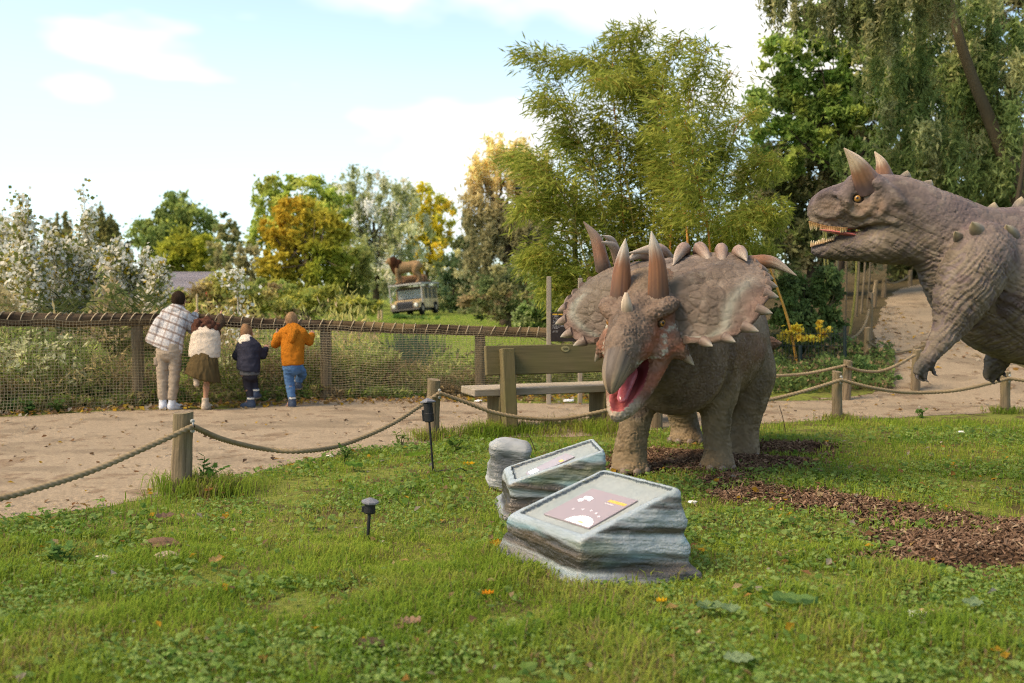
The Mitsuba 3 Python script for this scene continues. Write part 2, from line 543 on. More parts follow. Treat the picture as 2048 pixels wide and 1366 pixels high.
near_edge = [(-420, 1120), (-60, 1042), (100, 1030), (220, 1010), (340, 992), (450, 962), (560, 934), (640, 914), (720, 900), (830, 888), (950, 874), (1060, 876), (1180, 872), (1320, 860), (1450, 852), (1560, 846), (1700, 838), (1850, 833), (2048, 823), (2400, 812)]
far_edge = [(2400, 775), (2230, 765), (2120, 745), (2060, 742), (2000, 716), (1950, 690), (1925, 655), (1900, 615), (1895, 580), (1880, 569),
            (1838, 569), (1800, 578), (1775, 596), (1762, 625), (1752, 660), (1750, 690), (1752, 720), (1770, 750), (1765, 775), (1735, 790), (1650, 798), (1550, 802), (1400, 806), (1200, 808), (1000, 806), (840, 797), (700, 797), (560, 806), (450, 818), (330, 818), (170, 824), (60, 832), (-60, 838), (-420, 858)]
poly = np.array([gnd(*p)[:2] for p in near_edge + far_edge])
dense = []
for a, b in zip(poly, np.roll(poly, -1, 0)):
    n = max(2, int(np.linalg.norm(b - a) / .07))
    dense.append(a + (b - a) * np.linspace(0, 1, n, endpoint=False)[:, None])
dense = np.vstack(dense)
q3 = np.c_[dense * 2.2, dense[:, :1] * 0]
dense = dense + .10 * np.stack([meshkit.fbm(q3 * 2, 3, 1) - .5, meshkit.fbm(q3 * 2, 3, 2) - .5], -1) * 2
PATH = Polygon(dense).buffer(0)
if PATH.geom_type != 'Polygon':
    PATH = max(PATH.geoms, key=lambda g: g.area)
gx, gy = np.meshgrid(np.arange(-11, 14, .16), np.arange(4, 30, .16), indexing='ij')
pts = np.stack([gx.ravel(), gy.ravel()], 1) + rng(1).uniform(-.04, .04, (gx.size, 2))
inside = shapely.contains_xy(PATH.buffer(-.06), pts[:, 0], pts[:, 1])
ext = np.array(PATH.exterior.coords)[:-1]
pts = np.vstack([pts[inside], ext])
tri = Delaunay(pts).simplices
cen = pts[tri].mean(1)
tri = tri[shapely.contains_xy(PATH, cen[:, 0], cen[:, 1])]
n_ext = shapely.distance(shapely.points(pts), PATH.exterior)
crown = .002 + .010 * sstep(0, .35, n_ext)
pz = height(pts[:, 0], pts[:, 1]) + crown + .010 * (meshkit.fbm(np.c_[pts * 1.5, pts[:, :1] * 0], 3, 5) - .3) * sstep(0, .3, n_ext)
a2 = np.cross(pts[tri[:, 1]] - pts[tri[:, 0]], pts[tri[:, 2]] - pts[tri[:, 0]])
tri = np.where(a2[:, None] < 0, tri[:, ::-1], tri)
key = thing('path', 'trodden sandy path curving past the bench and climbing into the wood', kind='structure')
part(key, '', (np.c_[pts, pz], tri), 'path_sand', smooth=True)

# ---- wood chips
chip_areas = [(np.array(gnd(px, py)[:2]), rx, ry, z) for px, py, rx, ry, z in
              ((1400, 925, .95, .62, .035), (1560, 900, .5, .45, .03), (1330, 930, .4, .42, .02), (1470, 965, .5, .35, .02), (1540, 990, .6, .30, .014), (1640, 1005, .6, .26, .014), (1760, 1022, .5, .24, .014), (1845, 1045, .4, .24, .014),
               (1860, 1092, .46, .28, .045), (1990, 1115, .72, .42, .07), (2090, 1090, .6, .5, .06), (1800, 1120, .34, .2, .02))]


def chip_cover(x, y):
    c, z = np.zeros(np.shape(x)), np.zeros(np.shape(x))
    w = 1.1 * (meshkit.fbm(np.stack([x * 3.2, y * 3.2, x * 0], -1), 4, 8) - .5)
    for o, rx, ry, h in chip_areas:
        d = np.sqrt(((x - o[0]) / rx) ** 2 + ((y - o[1]) / ry) ** 2) + w
        c = np.maximum(c, sstep(1.02, .72, d) * (1 if h > .025 else sstep(.34, .50, meshkit.fbm(np.stack([x * 2.4, y * 2.4, x * 0], -1), 3, 12))))
        z = np.maximum(z, h * sstep(1.0, .2, d))
    return c, z


r_ = rng(21)
n = 60000
cx, cy = r_.uniform(.7, 4.0, n), r_.uniform(4.6, 10.3, n)
cc, cz = chip_cover(cx, cy)
keep = r_.random(n) < np.maximum(cc, .06 * (chip_cover(cx + .2, cy)[0] + chip_cover(cx - .2, cy - .15)[0] + chip_cover(cx, cy + .25)[0]))
cx, cy, cz = cx[keep], cy[keep], cz[keep]
keep = np.ones(len(cx), bool)
n = len(cx)
L, W, Tk = r_.uniform(.012, .05, n) * (1 + 1.2 * (r_.random(n) < .06)), r_.uniform(.005, .016, n), r_.uniform(.002, .005, n)
yaw, pit = r_.uniform(0, np.pi, n), r_.normal(0, .5, n)
ax = np.stack([np.cos(yaw) * np.cos(pit), np.sin(yaw) * np.cos(pit), np.sin(pit)], 1)
sd = unit(np.cross(ax, [0, 0, 1.0]) + r_.normal(0, .3, (n, 3)))
up = np.cross(sd, ax)
c0 = np.stack([cx, cy, cz + r_.uniform(.0, .032, n)], 1)
corn = np.array([(-1, -1, -1), (1, -1, -1), (1, 1, -1), (-1, 1, -1), (-1, -1, 1), (1, -1, 1), (1, 1, 1), (-1, 1, 1)]) * .5
v = c0[:, None] + corn[None, :, :1] * (ax * L[:, None])[:, None] + corn[None, :, 1:2] * (sd * W[:, None])[:, None] + corn[None, :, 2:] * (up * Tk[:, None])[:, None]
cf = np.array([(4, 5, 6), (4, 6, 7), (0, 1, 5), (0, 5, 4), (1, 2, 6), (1, 6, 5), (2, 3, 7), (2, 7, 6), (3, 0, 4), (3, 4, 7)])
f = (np.arange(n)[:, None, None] * 8 + cf).reshape(-1, 3)
t = r_.random(n)
col = lerp((.07, .042, .027), (.23, .145, .095), t ** 1.2)
col = col * (.7 + .6 * meshkit.fbm(np.stack([cx * 4, cy * 4, cx * 0], -1), 3, 3))[:, None]
col = np.where((r_.random(n) < .10)[:, None], (.32, .23, .15), col)
key = thing('wood_chips', 'brown wood chips spread round the horned statue and in a heap at right', kind='stuff')
part(key, '', (v.reshape(-1, 3), f), 'matte', color=np.repeat(col, 8, 0))
mx, my = np.arange(.5, 4.3, .045), np.arange(4.5, 10.4, .045)
mv, mf = sheet(mx, my, .0)
mc, mz = chip_cover(mv[:, 0], mv[:, 1])
mv[:, 2] = np.where(mc > .05, .004 + mz, -.02)
ok = (mc[mf] > .02).any(1)
key = thing('chip_bed', 'dark crumbly soil under the wood chips', kind='structure')
part(key, '', (mv, mf[ok]), 'matte', smooth=True, color=lerp((.045, .028, .018), (.085, .052, .032), fb(mv, 30, 3)))
print('chips', n)

# ---- grass: blades, clover-like leaves and straw on the foreground lawn
r_ = rng(7)


FOOT = Polygon([gnd(*q)[:2] for q in ((1004, 1120), (1158, 1184), (1386, 1160), (1215, 1095))]).union(Polygon([gnd(*q)[:2] for q in ((1006, 1044), (1222, 1044), (1210, 985), (1000, 985))]))


def lawn_points(n, y0, y1, seed, spread=.62):
    r = rng(seed)
    y = np.sqrt(r.uniform(y0 ** 2, y1 ** 2, n))
    x = r.uniform(-spread, spread, n) * y
    d = shapely.distance(shapely.points(x, y), PATH)
    c, _ = chip_cover(x, y)
    sd = np.where(shapely.contains_xy(PATH, x, y), -shapely.distance(shapely.points(x, y), PATH.exterior), d)
    d = sd + .10
    k = (d > .0) & (y < 11.5) & (r.random(n) > c * .93)
    # the edge to the path is ragged and thin
    thin = sstep(.0, .38, d + .28 * (meshkit.fbm(np.stack([x * 4, y * 4, x * 0], -1), 3, 4) - .5))
    k &= r.random(n) < .12 + .88 * thin
    bare = meshkit.fbm(np.stack([x * 1.9 + 3, y * 1.9, x * 0], -1), 4, 55)
    k &= r.random(n) < 1 - .75 * sstep(.60, .72, bare)
    k &= ~(shapely.contains_xy(FOOT, x, y))
    # nothing of the lawn stands beyond the path
    far_side = (y > 12.2)
    k &= ~far_side
    return x[k], y[k], d[k]


def tint(x, y, r, n):
    q = np.stack([x, y, x * 0], -1)
    a, b, c = meshkit.fbm(q * 1.1, 3, 31), meshkit.fbm(q * 3.7, 3, 32), r.random(n)
    col = lerp((.13, .235, .024), (.33, .41, .058), np.clip(a * 1.4 - .2 + .35 * (c - .5), 0, 1))
    col = lerp(col, np.broadcast_to((.36, .38, .075), col.shape), sstep(.45, .75, b) * .7)
    dry = r.random(n) < .05 + .16 * sstep(.48, .68, b)
    return np.where(dry[:, None], lerp((.24, .18, .075), (.30, .22, .12), r.random(n)), col)


def blades(x, y, hgt, wid, seed):
    r, n = rng(seed), len(x)
    hgt = hgt * r.uniform(.45, 1.25, n)
    yaw, lean = r.uniform(0, 2 * np.pi, n), r.uniform(.15, 1.1, n)
    out = np.stack([np.cos(yaw), np.sin(yaw), yaw * 0], 1)
    sd = np.stack([-np.sin(yaw), np.cos(yaw), yaw * 0], 1)
    z = height(x, y)
    b = np.stack([x, y, z - .004], 1)
    m = b + out * (hgt * .30 * lean)[:, None] + np.array([0, 0, 1.0]) * (hgt * .62)[:, None]
    t = m + out * (hgt * .55 * lean)[:, None] + np.array([0, 0, 1.0]) * (hgt * (.38 - .42 * lean * .7))[:, None]
    w = (wid * r.uniform(.6, 1.3, n))[:, None] * sd * .5
    v = np.stack([b - w * .8, b + w * .8, m - w, m + w, t], 1).reshape(-1, 3)
    k = np.arange(n)[:, None] * 5
    f = np.vstack([k + [0, 1, 3], k + [0, 3, 2], k + [2, 3, 4]])
    return v, f, np.repeat(tint(x, y, r, n), 5, 0)


parts_ = []
x, y, d = lawn_points(120000, 2.3, 6.2, 41)
hz = .032 + .085 * sstep(.3, .8, meshkit.fbm(np.stack([x * 2.1, y * 2.1, x * 0], -1), 3, 9))
parts_.append(blades(x, y, hz * sstep(-.15, .35, d), .0052, 1))
x, y, d = lawn_points(90000, 6.0, 11.5, 42)
hz = .035 + .065 * meshkit.fbm(np.stack([x * 2.1, y * 2.1, x * 0], -1), 3, 9)
parts_.append(blades(x, y, hz * sstep(-.15, .35, d), .0065, 2))
# low round leaves in patches, broader leaves of creeping weeds, dead straw
for y0_, y1_, num, s0, s1, thr, seed_, shade_ in ((2.3, 5.2, 46000, .012, .026, .38, 43, 1.0), (5.0, 10.8, 80000, .016, .030, .36, 45, 1.0), (2.4, 10.8, 22000, .028, .055, .44, 44, .9)):
    x, y, d = lawn_points(num, y0_, y1_, seed_)
    m = meshkit.fbm(np.stack([x * 1.7 + seed_, y * 1.7, x * 0], -1), 3, 17)
    k = r_.random(len(x)) < sstep(thr, thr + .24, m) * .8 + .03
    x, y = x[k], y[k]
    n = len(x)
    up = unit(np.stack([r_.normal(0, .5, n), r_.normal(0, .5, n), np.ones(n)], 1))
    a = unit(np.cross(up, rand_dirs(r_, n)))
    s = np.cross(up, a)
    sz = r_.uniform(s0, s1, n)
    b = np.stack([x, y, height(x, y) + r_.uniform(.012, .055, n)], 1)
    col = lerp((.115, .215, .038), (.31, .41, .125), r_.random(n)) * shade_
    parts_.append(round_leaf(r_, b, a, s, sz, col) if y0_ < 4 else blade_mesh(b - a * sz[:, None] * .5, b + a * sz[:, None] * .5, sz * 1.1, s, col))
x, y, d = lawn_points(16000, 2.4, 10.5, 46)
m = meshkit.fbm(np.stack([x * 2.3, y * 2.3, x * 0], -1), 3, 57)
k = r_.random(len(x)) < sstep(.5, .68, m) * .9 + .05
x, y = x[k], y[k]
n = len(x)
a = unit(np.stack([r_.normal(0, 1, n), r_.normal(0, 1, n), r_.normal(0, .25, n)], 1))
sz = r_.uniform(.03, .10, n)
b = np.stack([x, y, height(x, y) + r_.uniform(.01, .05, n)], 1)
parts_.append(blade_mesh(b - a * sz[:, None] * .5, b + a * sz[:, None] * .5, r_.uniform(.003, .007, n), unit(np.cross(a, [0, .2, 1.0])), lerp((.22, .15, .08), (.46, .36, .20), r_.random(n))))
v, f, c = join(parts_)
key = thing('grass', 'short tangled grass and clover of the foreground lawn', kind='stuff')
part(key, '', (v, f), 'foliage', color=c)
print('grass tris', len(f))

# long tufts round post feet, bench and path edge
tufts = []
for px, py, rad, n, h in ((372, 985, .22, 700, .17), (430, 990, .25, 700, .16), (868, 880, .25, 500, .14), (1000, 868, .32, 900, .15), (1200, 865, .3, 700, .15), (1080, 868, .35, 500, .12), (1680, 842, .2, 350, .10), (2010, 826, .2, 350, .10),
                          (960, 872, .25, 500, .14), (1180, 1165, .25, 350, .09), (1330, 1150, .2, 250, .09), (1060, 1150, .2, 300, .09), (740, 1085, .08, 80, .08), (870, 950, .1, 80, .07), (1015, 1045, .2, 250, .08), (1150, 855, .4, 500, .12)):
    o = gnd(px, py)
    r = rng(px)
    q = r.normal(0, rad * .5, (n, 2)) + o[:2]
    tufts.append(blades(q[:, 0], q[:, 1], np.full(n, h), .007, px))
v, f, c = join(tufts)
key = thing('grass_tufts', 'taller grass tufts round the posts, bench legs and stone stands', kind='stuff')
part(key, '', (v, f), 'foliage', color=c * .9)

def fence_y(px):
    return np.interp(px, [-420, 0, 300, 650, 1090, 1400], [11.3, 12.2, 13.0, 13.7, 14.1, 14.3])


# fallen leaves and crumbs on path and lawn
r_ = rng(13)


def litter(x, y, size, cols, seed, lift=.012, flat=.35):
    r, n = rng(seed), len(x)
    up = unit(np.stack([r.normal(0, flat, n), r.normal(0, flat, n), np.ones(n)], 1))
    a = unit(np.cross(up, rand_dirs(r, n)))
    s = np.cross(up, a)
    sz = size * r.uniform(.5, 1.3, n)
    b = np.stack([x, y, height(x, y) + lift + .3 * sz * r.random(n)], 1)
    cols = np.asarray(cols)
    c = cols[r.integers(0, len(cols), n)] * r.uniform(.7, 1.2, (n, 1))
    return blade_mesh(b - a * sz[:, None] * .5, b + a * sz[:, None] * .5, sz * r.uniform(.5, .85, n), s, c, bend=up * (sz * .15)[:, None])


leafc = [(.30, .17, .05), (.36, .25, .10), (.22, .12, .06), (.40, .30, .17), (.26, .17, .10), (.45, .27, .03), (.38, .33, .26)]
y = np.sqrt(r_.uniform(5 ** 2, 15 ** 2, 6000)); x = r_.uniform(-.62, .62, 6000) * y
on = shapely.contains_xy(PATH, x, y)
de = shapely.distance(shapely.points(x, y), PATH.exterior)
k = on & (r_.random(len(x)) < .22 + .5 * sstep(.5, .05, de))
ps = [litter(x[k], y[k], .052, leafc + [(.12, .08, .05), (.10, .07, .05), (.45, .40, .33)], 3, .014)]
x, y = r_.uniform(5.2, 7.9, 700), r_.uniform(15, 26, 700)
k = shapely.contains_xy(PATH, x, y)
ps.append(litter(x[k], y[k], .09, leafc, 5, .016))
x = r_.uniform(-7, 3, 1500); y = fence_y(1024 + x / 13.2 * FPX) - .42 + r_.normal(0, .16, 1500)
ps.append(litter(x, y, .07, leafc + [(.5, .34, .05), (.2, .13, .07)], 6, .02, .6))
y = np.sqrt(r_.uniform(2.6 ** 2, 10 ** 2, 700)); x = r_.uniform(-.55, .55, 700) * y
k = ~shapely.contains_xy(PATH, x, y)
ps.append(litter(x[k], y[k], .05, leafc, 8, .035, .5))
v, f, c = join(ps)
key = thing('fallen_leaves', 'dry yellow and brown leaves scattered over path and lawn', kind='stuff')
part(key, '', (v, f), 'foliage', color=c)
# ------------------------------------------------------------------ trees, shrubs, bamboo, weeds
def leaf_cloud(r, pos, L, W, col, droop=0.0, aim=None):
    n = len(pos)
    d = rand_dirs(r, n)
    if aim is not None:
        d = unit(d * .7 + aim)
    d = unit(d + np.array([0, 0, -droop]))
    s = unit(np.cross(d, rand_dirs(r, n)))
    ln = L * r.uniform(.6, 1.3, n)
    return blade_mesh(pos - d * ln[:, None] * .5, pos + d * ln[:, None] * .5, W * r.uniform(.7, 1.25, n), s, col)


def blob_points(r, c, rad, n, clumps, tight=.26, shell=.35):
    """Points of leaves that sit in uneven clumps through an ellipsoid."""
    d = rand_dirs(r, clumps)
    k = d * (shell + (1 - shell) * r.random((clumps, 1)) ** .6)
    w = r.uniform(.5, 1.5, clumps); w /= w.sum()
    pick = r.choice(clumps, n, p=w)
    size = r.uniform(.6, 1.4, clumps)
    q = k[pick] + rand_dirs(r, n) * (np.abs(r.normal(0, 1, n)) * tight * size[pick] * .6)[:, None]
    return c + q * rad, pick


TREES = []


def tree(name, label, blobs, Y, ground_px, leaf, cols, n, trunk_r=.12, group=None, droop=.15, seed=0, colfn=None, bark=(.09, .07, .05), cat='tree', strands=0, clumps=26, tight=.26, depth=.8, trunk_px=None, limbs=True, wid=.5, grow=1.28, bright=2.6):
    """blobs: (px, py, half-width px, half-height px[, share]) of the crown's masses, Y metres away."""
    r = rng(seed + 100)
    base = at(ground_px[0], ground_px[1], Y)
    base[2] = float(height(base[0], base[1])) - .03
    key = thing(name, label, cat, group)
    vs, cl = [], []
    tot = sum(b[2] * b[3] for b in blobs)
    centres = []
    for b in blobs:
        dy = b[4] if len(b) > 4 else r.uniform(-.12, .12) * 60 * Y / FPX
        c = at(b[0], b[1], Y + dy)
        s = Y / FPX
        rad = np.array([b[2] * s * grow, .5 * (b[2] + b[3]) * s * depth, b[3] * s * grow])
        m = max(60, int(n * 1.25 * b[2] * b[3] / tot))
        p, pick = blob_points(r, c, rad, m, clumps, tight)
        if strands:
            p[:, 2] -= np.abs(r.normal(0, 1, m)) * strands
        base_c = np.asarray(cols)[r.integers(0, len(cols), clumps)][pick]
        base_c = base_c * (r.uniform(.75, 1.25, clumps)[pick] * r.uniform(.8, 1.2, m))[:, None]
        vs.append(p); cl.append(base_c); centres.append((c, rad))
    p, c = np.vstack(vs), np.vstack(cl)
    if colfn:
        c = colfn(p, c, r)
    c = c * bright
    ok = p[:, 2] > height(p[:, 0], p[:, 1]) + .02
    p, c = p[ok], c[ok]
    v, f, c = leaf_cloud(r, p, leaf * 1.09, leaf * wid * 1.09, c, droop)
    part(key, 'crown', (v, f), 'foliage', color=np.clip(c, 0, .95))
    # trunk and limbs
    top = max((q[0][2] for q in centres))
    ms = []
    tips = [at(*t, Y) for t in trunk_px] if trunk_px else [base + (0, 0, .25 * (top - base[2])), np.array([np.mean([q[0][0] for q in centres]), np.mean([q[0][1] for q in centres]), base[2] + .7 * (top - base[2])])]
    tr = curve(np.vstack([base[None], np.array(tips)]), 12)
    tv, tf, _ = tube(tr, np.linspace(trunk_r, trunk_r * .35, 12), 9, rough=.15, seed=seed)
    ms.append((tv, tf, bark))
    if limbs:
        for q, rad in centres:
            for _k in range(3):
                tip = q + rand_dirs(r, 1)[0] * rad * .75
                s0 = tr[r.integers(5, 11)]
                mid = (s0 + tip) / 2 + (0, 0, -.1 * np.linalg.norm(tip - s0)) + r.normal(0, .05, 3) * np.linalg.norm(tip - s0)
                lv, lf_, _ = tube(curve(np.array([s0, mid, tip]), 8), np.linspace(trunk_r * .35, trunk_r * .06, 8), 5)
                ms.append((lv, lf_, bark))
    v, f, c = join(ms)
    part(key, 'trunk', (v, f), 'matte', smooth=True, color=c * (.7 + .6 * fb(v, 14, 2))[:, None])
    TREES.append((key, len(p)))
    return key


FAR = 'trees behind the animal meadow'
olive, mid_g, yel_g = [(.10, .095, .035), (.13, .12, .05)], [(.085, .115, .030), (.11, .14, .035), (.075, .10, .03)], [(.17, .17, .022), (.14, .15, .025)]
tree('birch_tree', 'drooping olive birch standing far off, nearest the left edge', [(118, 455, 26, 30), (135, 500, 42, 40), (128, 545, 45, 40)], 62, (130, 612), .28, olive, 5200, .16, FAR, .9, 1, strands=.6)
tree('birch_tree', 'taller olive birch far off, just left of the house roof', [(195, 440, 26, 32), (205, 490, 44, 45), (215, 545, 52, 42)], 62, (205, 612), .28, olive, 6500, .16, FAR, .9, 2, strands=.6)
tree('round_tree', 'large round green tree rising over the house roof', [(355, 425, 45, 32), (320, 460, 48, 40), (390, 460, 42, 38), (350, 500, 70, 45), (300, 480, 28, 36)], 68, (352, 608), .30, [(.13, .155, .045), (.16, .18, .05), (.10, .13, .04)], 12000, .25, FAR, .1, 3)
tree('yellowing_tree', 'low yellow green tree right behind the house roof', [(370, 495, 50, 30), (400, 510, 34, 34), (345, 520, 40, 30), (375, 540, 60, 25)], 60, (375, 600), .27, yel_g, 7500, .2, FAR, .1, 4)
tree('thin_tree', 'thin see-through tree right of the house roof', [(452, 455, 26, 24), (448, 495, 34, 32), (458, 535, 34, 36)], 46, (455, 612), .22, [(.10, .115, .04), (.15, .14, .06)], 2600, .1, FAR, .2, 5, tight=.18)
tree('ash_tree', 'tall light green tree behind the orange one', [(560, 395, 42, 32), (610, 392, 52, 36), (545, 440, 40, 45), (600, 440, 60, 45), (530, 480, 34, 40), (660, 420, 40, 40)], 52, (575, 612), .25, [(.18, .21, .045), (.23, .235, .055), (.15, .18, .035)], 12500, .22, FAR, .15, 6)


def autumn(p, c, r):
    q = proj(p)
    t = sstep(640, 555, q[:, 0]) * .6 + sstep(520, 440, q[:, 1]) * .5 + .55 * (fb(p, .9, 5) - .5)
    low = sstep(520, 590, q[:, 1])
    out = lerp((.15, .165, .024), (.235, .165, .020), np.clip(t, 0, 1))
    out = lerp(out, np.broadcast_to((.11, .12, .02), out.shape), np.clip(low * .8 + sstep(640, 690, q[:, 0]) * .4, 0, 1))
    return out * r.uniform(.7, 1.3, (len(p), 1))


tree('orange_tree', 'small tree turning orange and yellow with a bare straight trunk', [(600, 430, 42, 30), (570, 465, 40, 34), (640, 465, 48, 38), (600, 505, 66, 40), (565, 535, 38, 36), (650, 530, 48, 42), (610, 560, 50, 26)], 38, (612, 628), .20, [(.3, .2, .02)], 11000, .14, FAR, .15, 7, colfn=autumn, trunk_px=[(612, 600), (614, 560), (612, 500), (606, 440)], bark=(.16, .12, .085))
sil = [(.22, .225, .13), (.30, .30, .20), (.15, .165, .075), (.19, .20, .09), (.42, .40, .33)]
tree('silver_willow', 'big silvery willow behind the lion on the car roof', [(720, 372, 48, 34), (775, 390, 46, 40), (690, 410, 46, 46), (745, 440, 62, 50), (800, 450, 46, 54), (720, 490, 58, 50), (785, 510, 52, 46), (745, 550, 56, 44)], 62, (752, 622), .30, sil, 15000, .25, FAR, .8, 8, strands=.35, wid=.32)
tree('yellow_tree', 'yellow green tree at the right of the silvery willow', [(850, 405, 36, 34), (872, 440, 34, 40), (845, 465, 40, 45), (868, 495, 38, 40), (840, 520, 36, 30)], 68, (855, 610), .25, [(.26, .225, .02), (.20, .20, .03), (.30, .24, .03)], 8500, .2, FAR, .2, 9)
tree('dark_fir', 'dark green pointed tree between yellow tree and pale willow', [(935, 445, 10, 18), (935, 480, 22, 26), (930, 520, 30, 36)], 58, (932, 606), .24, [(.055, .075, .03), (.08, .09, .035)], 3500, .2, FAR, .3, 10)
tan = [(.34, .27, .13), (.26, .22, .11), (.20, .18, .09)]


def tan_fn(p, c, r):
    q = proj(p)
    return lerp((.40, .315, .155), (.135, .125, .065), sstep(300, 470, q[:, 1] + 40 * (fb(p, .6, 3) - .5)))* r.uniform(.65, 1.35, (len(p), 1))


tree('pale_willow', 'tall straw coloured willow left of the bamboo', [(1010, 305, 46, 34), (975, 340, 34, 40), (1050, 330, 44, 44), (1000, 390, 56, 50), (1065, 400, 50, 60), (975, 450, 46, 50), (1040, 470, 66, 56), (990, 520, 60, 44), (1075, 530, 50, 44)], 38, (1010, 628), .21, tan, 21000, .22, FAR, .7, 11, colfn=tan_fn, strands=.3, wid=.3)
SH = 'shrubs along the meadow edge'
tree('far_shrub', 'far green scrub at the left, below the birches', [(-20, 590, 60, 34), (60, 585, 60, 36), (140, 590, 60, 34), (220, 592, 60, 30)], 48, (100, 632), .22, [(.10, .12, .04), (.15, .15, .06), (.12, .10, .05)], 9000, .08, SH, .1, 41, cat='shrub', limbs=False)
tree('far_shrub', 'far yellow green scrub under the house roof', [(290, 612, 50, 20), (450, 600, 44, 26), (520, 600, 50, 30)], 44, (400, 632), .20, [(.18, .17, .05), (.13, .14, .04), (.2, .15, .06)], 5000, .08, SH, .1, 42, cat='shrub', limbs=False)
tree('far_shrub', 'far dark scrub closing the view behind the parked car', [(740, 585, 60, 34), (830, 575, 50, 40), (900, 580, 60, 36), (980, 585, 60, 36)], 72, (840, 614), .25, [(.08, .095, .035), (.11, .12, .045), (.16, .15, .05)], 11000, .08, SH, .1, 43, cat='shrub', limbs=False)
tree('round_shrub', 'olive shrub right of the orange tree trunk', [(700, 540, 38, 52), (715, 575, 28, 46), (690, 590, 40, 36)], 40, (705, 632), .16, [(.12, .13, .035), (.15, .15, .05), (.10, .11, .03)], 7500, .1, SH, .1, 12, cat='shrub')
tree('round_shrub', 'greyish shrub between thin tree and orange tree', [(500, 530, 30, 36), (515, 565, 36, 34), (470, 570, 30, 30)], 40, (500, 628), .17, [(.15, .14, .065), (.19, .17, .09)], 4500, .08, SH, .1, 13, cat='shrub')
tree('yellow_shrub', 'long yellow green bush under the orange tree', [(470, 590, 46, 22), (540, 592, 48, 26), (590, 600, 40, 22), (650, 600, 50, 22), (700, 610, 40, 18), (735, 612, 22, 14)], 33, (590, 632), .14, [(.20, .19, .04), (.17, .175, .04), (.13, .15, .04)], 13000, .05, SH, .1, 14, cat='shrub')
tree('ivy_shrub', 'dark shrub with pale flowering top right of the parked car', [(885, 545, 30, 28), (930, 545, 36, 34), (905, 580, 46, 34), (960, 580, 44, 40), (885, 605, 26, 22)], 57, (900, 626), .19, [(.06, .085, .035), (.085, .105, .04), (.25, .24, .13), (.07, .10, .05)], 9500, .1, SH, .1, 15, cat='shrub')
tree('dull_shrub', 'brownish hedge between ivy shrub and sign', [(1000, 580, 50, 36), (1050, 585, 46, 40), (980, 610, 50, 22), (1085, 605, 40, 30)], 34, (1020, 645), .14, [(.10, .105, .05), (.14, .13, .06), (.17, .13, .07), (.07, .09, .035)], 9500, .08, SH, .1, 16, cat='shrub')
tree('leafy_bush', 'low green bush growing in front of the parked car', [(800, 638, 20, 6), (832, 639, 22, 5), (862, 640, 18, 4)], 46, (828, 640), .16, [(.055, .10, .025), (.09, .13, .04)], 2200, .03, SH, .1, 17, cat='shrub', clumps=14)

tree('meadow_shrub', 'yellow green scrub behind the heads of the children', [(330, 615, 60, 40), (430, 610, 60, 44), (520, 615, 60, 40)], 27, (450, 690), .12, [(.165, .16, .045), (.12, .13, .038), (.19, .16, .06), (.15, .115, .055)], 15000, .05, SH, .1, 44, cat='shrub', limbs=False)

# woodland on the right
WD = 'woodland trees behind the dinosaurs'
WB = dict(bright=2.7)
tree('locust_tree', 'bright green tree with fine leaves at upper right', [(1660, 70, 70, 50), (1600, 130, 70, 55), (1720, 140, 70, 60), (1560, 210, 80, 60), (1660, 220, 80, 60), (1600, 290, 70, 50), (1780, 80, 60, 50), (1740, 240, 60, 60)], 24, (1660, 610), .15, [(.09, .14, .03), (.12, .165, .04), (.15, .18, .04), (.075, .11, .028)], 30000, .12, WD, .25, 21, trunk_px=[(1688, 480), (1690, 320), (1700, 220), (1680, 90)], tight=.2, wid=.42, bark=(.05, .04, .03))
tree('willow_tree', 'olive grey willow with a leaning trunk at the right edge', [(1850, 20, 90, 60, 1.3), (1960, 40, 100, 80, 1.3), (1780, 110, 70, 60), (1880, 140, 80, 70, 1.4), (2000, 160, 90, 80, 1.4), (1840, 240, 80, 70), (1950, 270, 90, 80, 1.4), (2060, 280, 80, 90), (1870, 340, 70, 60), (2000, 380, 90, 70, 1.3), (2100, 100, 80, 90), (1930, 150, 120, 90, 1.5), (1800, 300, 90, 80)], 20, (2080, 640), .155, [(.082, .108, .036), (.065, .088, .028), (.115, .135, .05), (.165, .168, .075)], 40000, .17, WD, .9, 22, **WB, trunk_px=[(2040, 400), (1985, 255), (1935, 130), (1895, -10), (1860, -150)], strands=.25, tight=.22, wid=.26, bark=(.10, .08, .05), limbs=False)
tree('willow_tree', 'dark willow crown hanging in from the top, left of the leaning trunk', [(1700, 5, 60, 40), (1770, 20, 60, 50), (1640, -10, 50, 40), (1820, -40, 120, 50), (1560, -25, 40, 30)], 19, (1985, 640), .12, [(.10, .115, .045), (.085, .095, .035), (.15, .145, .07)], 15000, .05, WD, .9, 23, **WB, trunk_px=[(2050, 300), (2060, 0), (1800, -80)], strands=.25, tight=.2, wid=.26, bark=(.06, .05, .035), limbs=False)
dark = [(.045, .055, .02), (.065, .07, .028), (.09, .085, .036)]
tree('dark_thicket', 'dark green thicket behind the grey statue head', [(1580, 330, 80, 70), (1560, 430, 80, 80), (1640, 440, 80, 80), (1600, 520, 80, 70), (1720, 400, 80, 90), (1660, 330, 60, 60)], 25, (1620, 625), .16, [(.07, .085, .03), (.10, .105, .05), (.05, .06, .025), (.14, .13, .07)], 24000, .12, WD, .3, 24, **WB, limbs=False, wid=.45)
tree('dark_thicket', 'deep shadowy thicket above the climbing path', [(1760, 480, 70, 60), (1800, 380, 80, 80), (1860, 440, 80, 90), (1900, 330, 80, 80), (1930, 470, 90, 90), (1840, 520, 60, 40)], 29, (1930, 560), .17, dark, 24000, .15, WD, .3, 25, limbs=False, wid=.5)
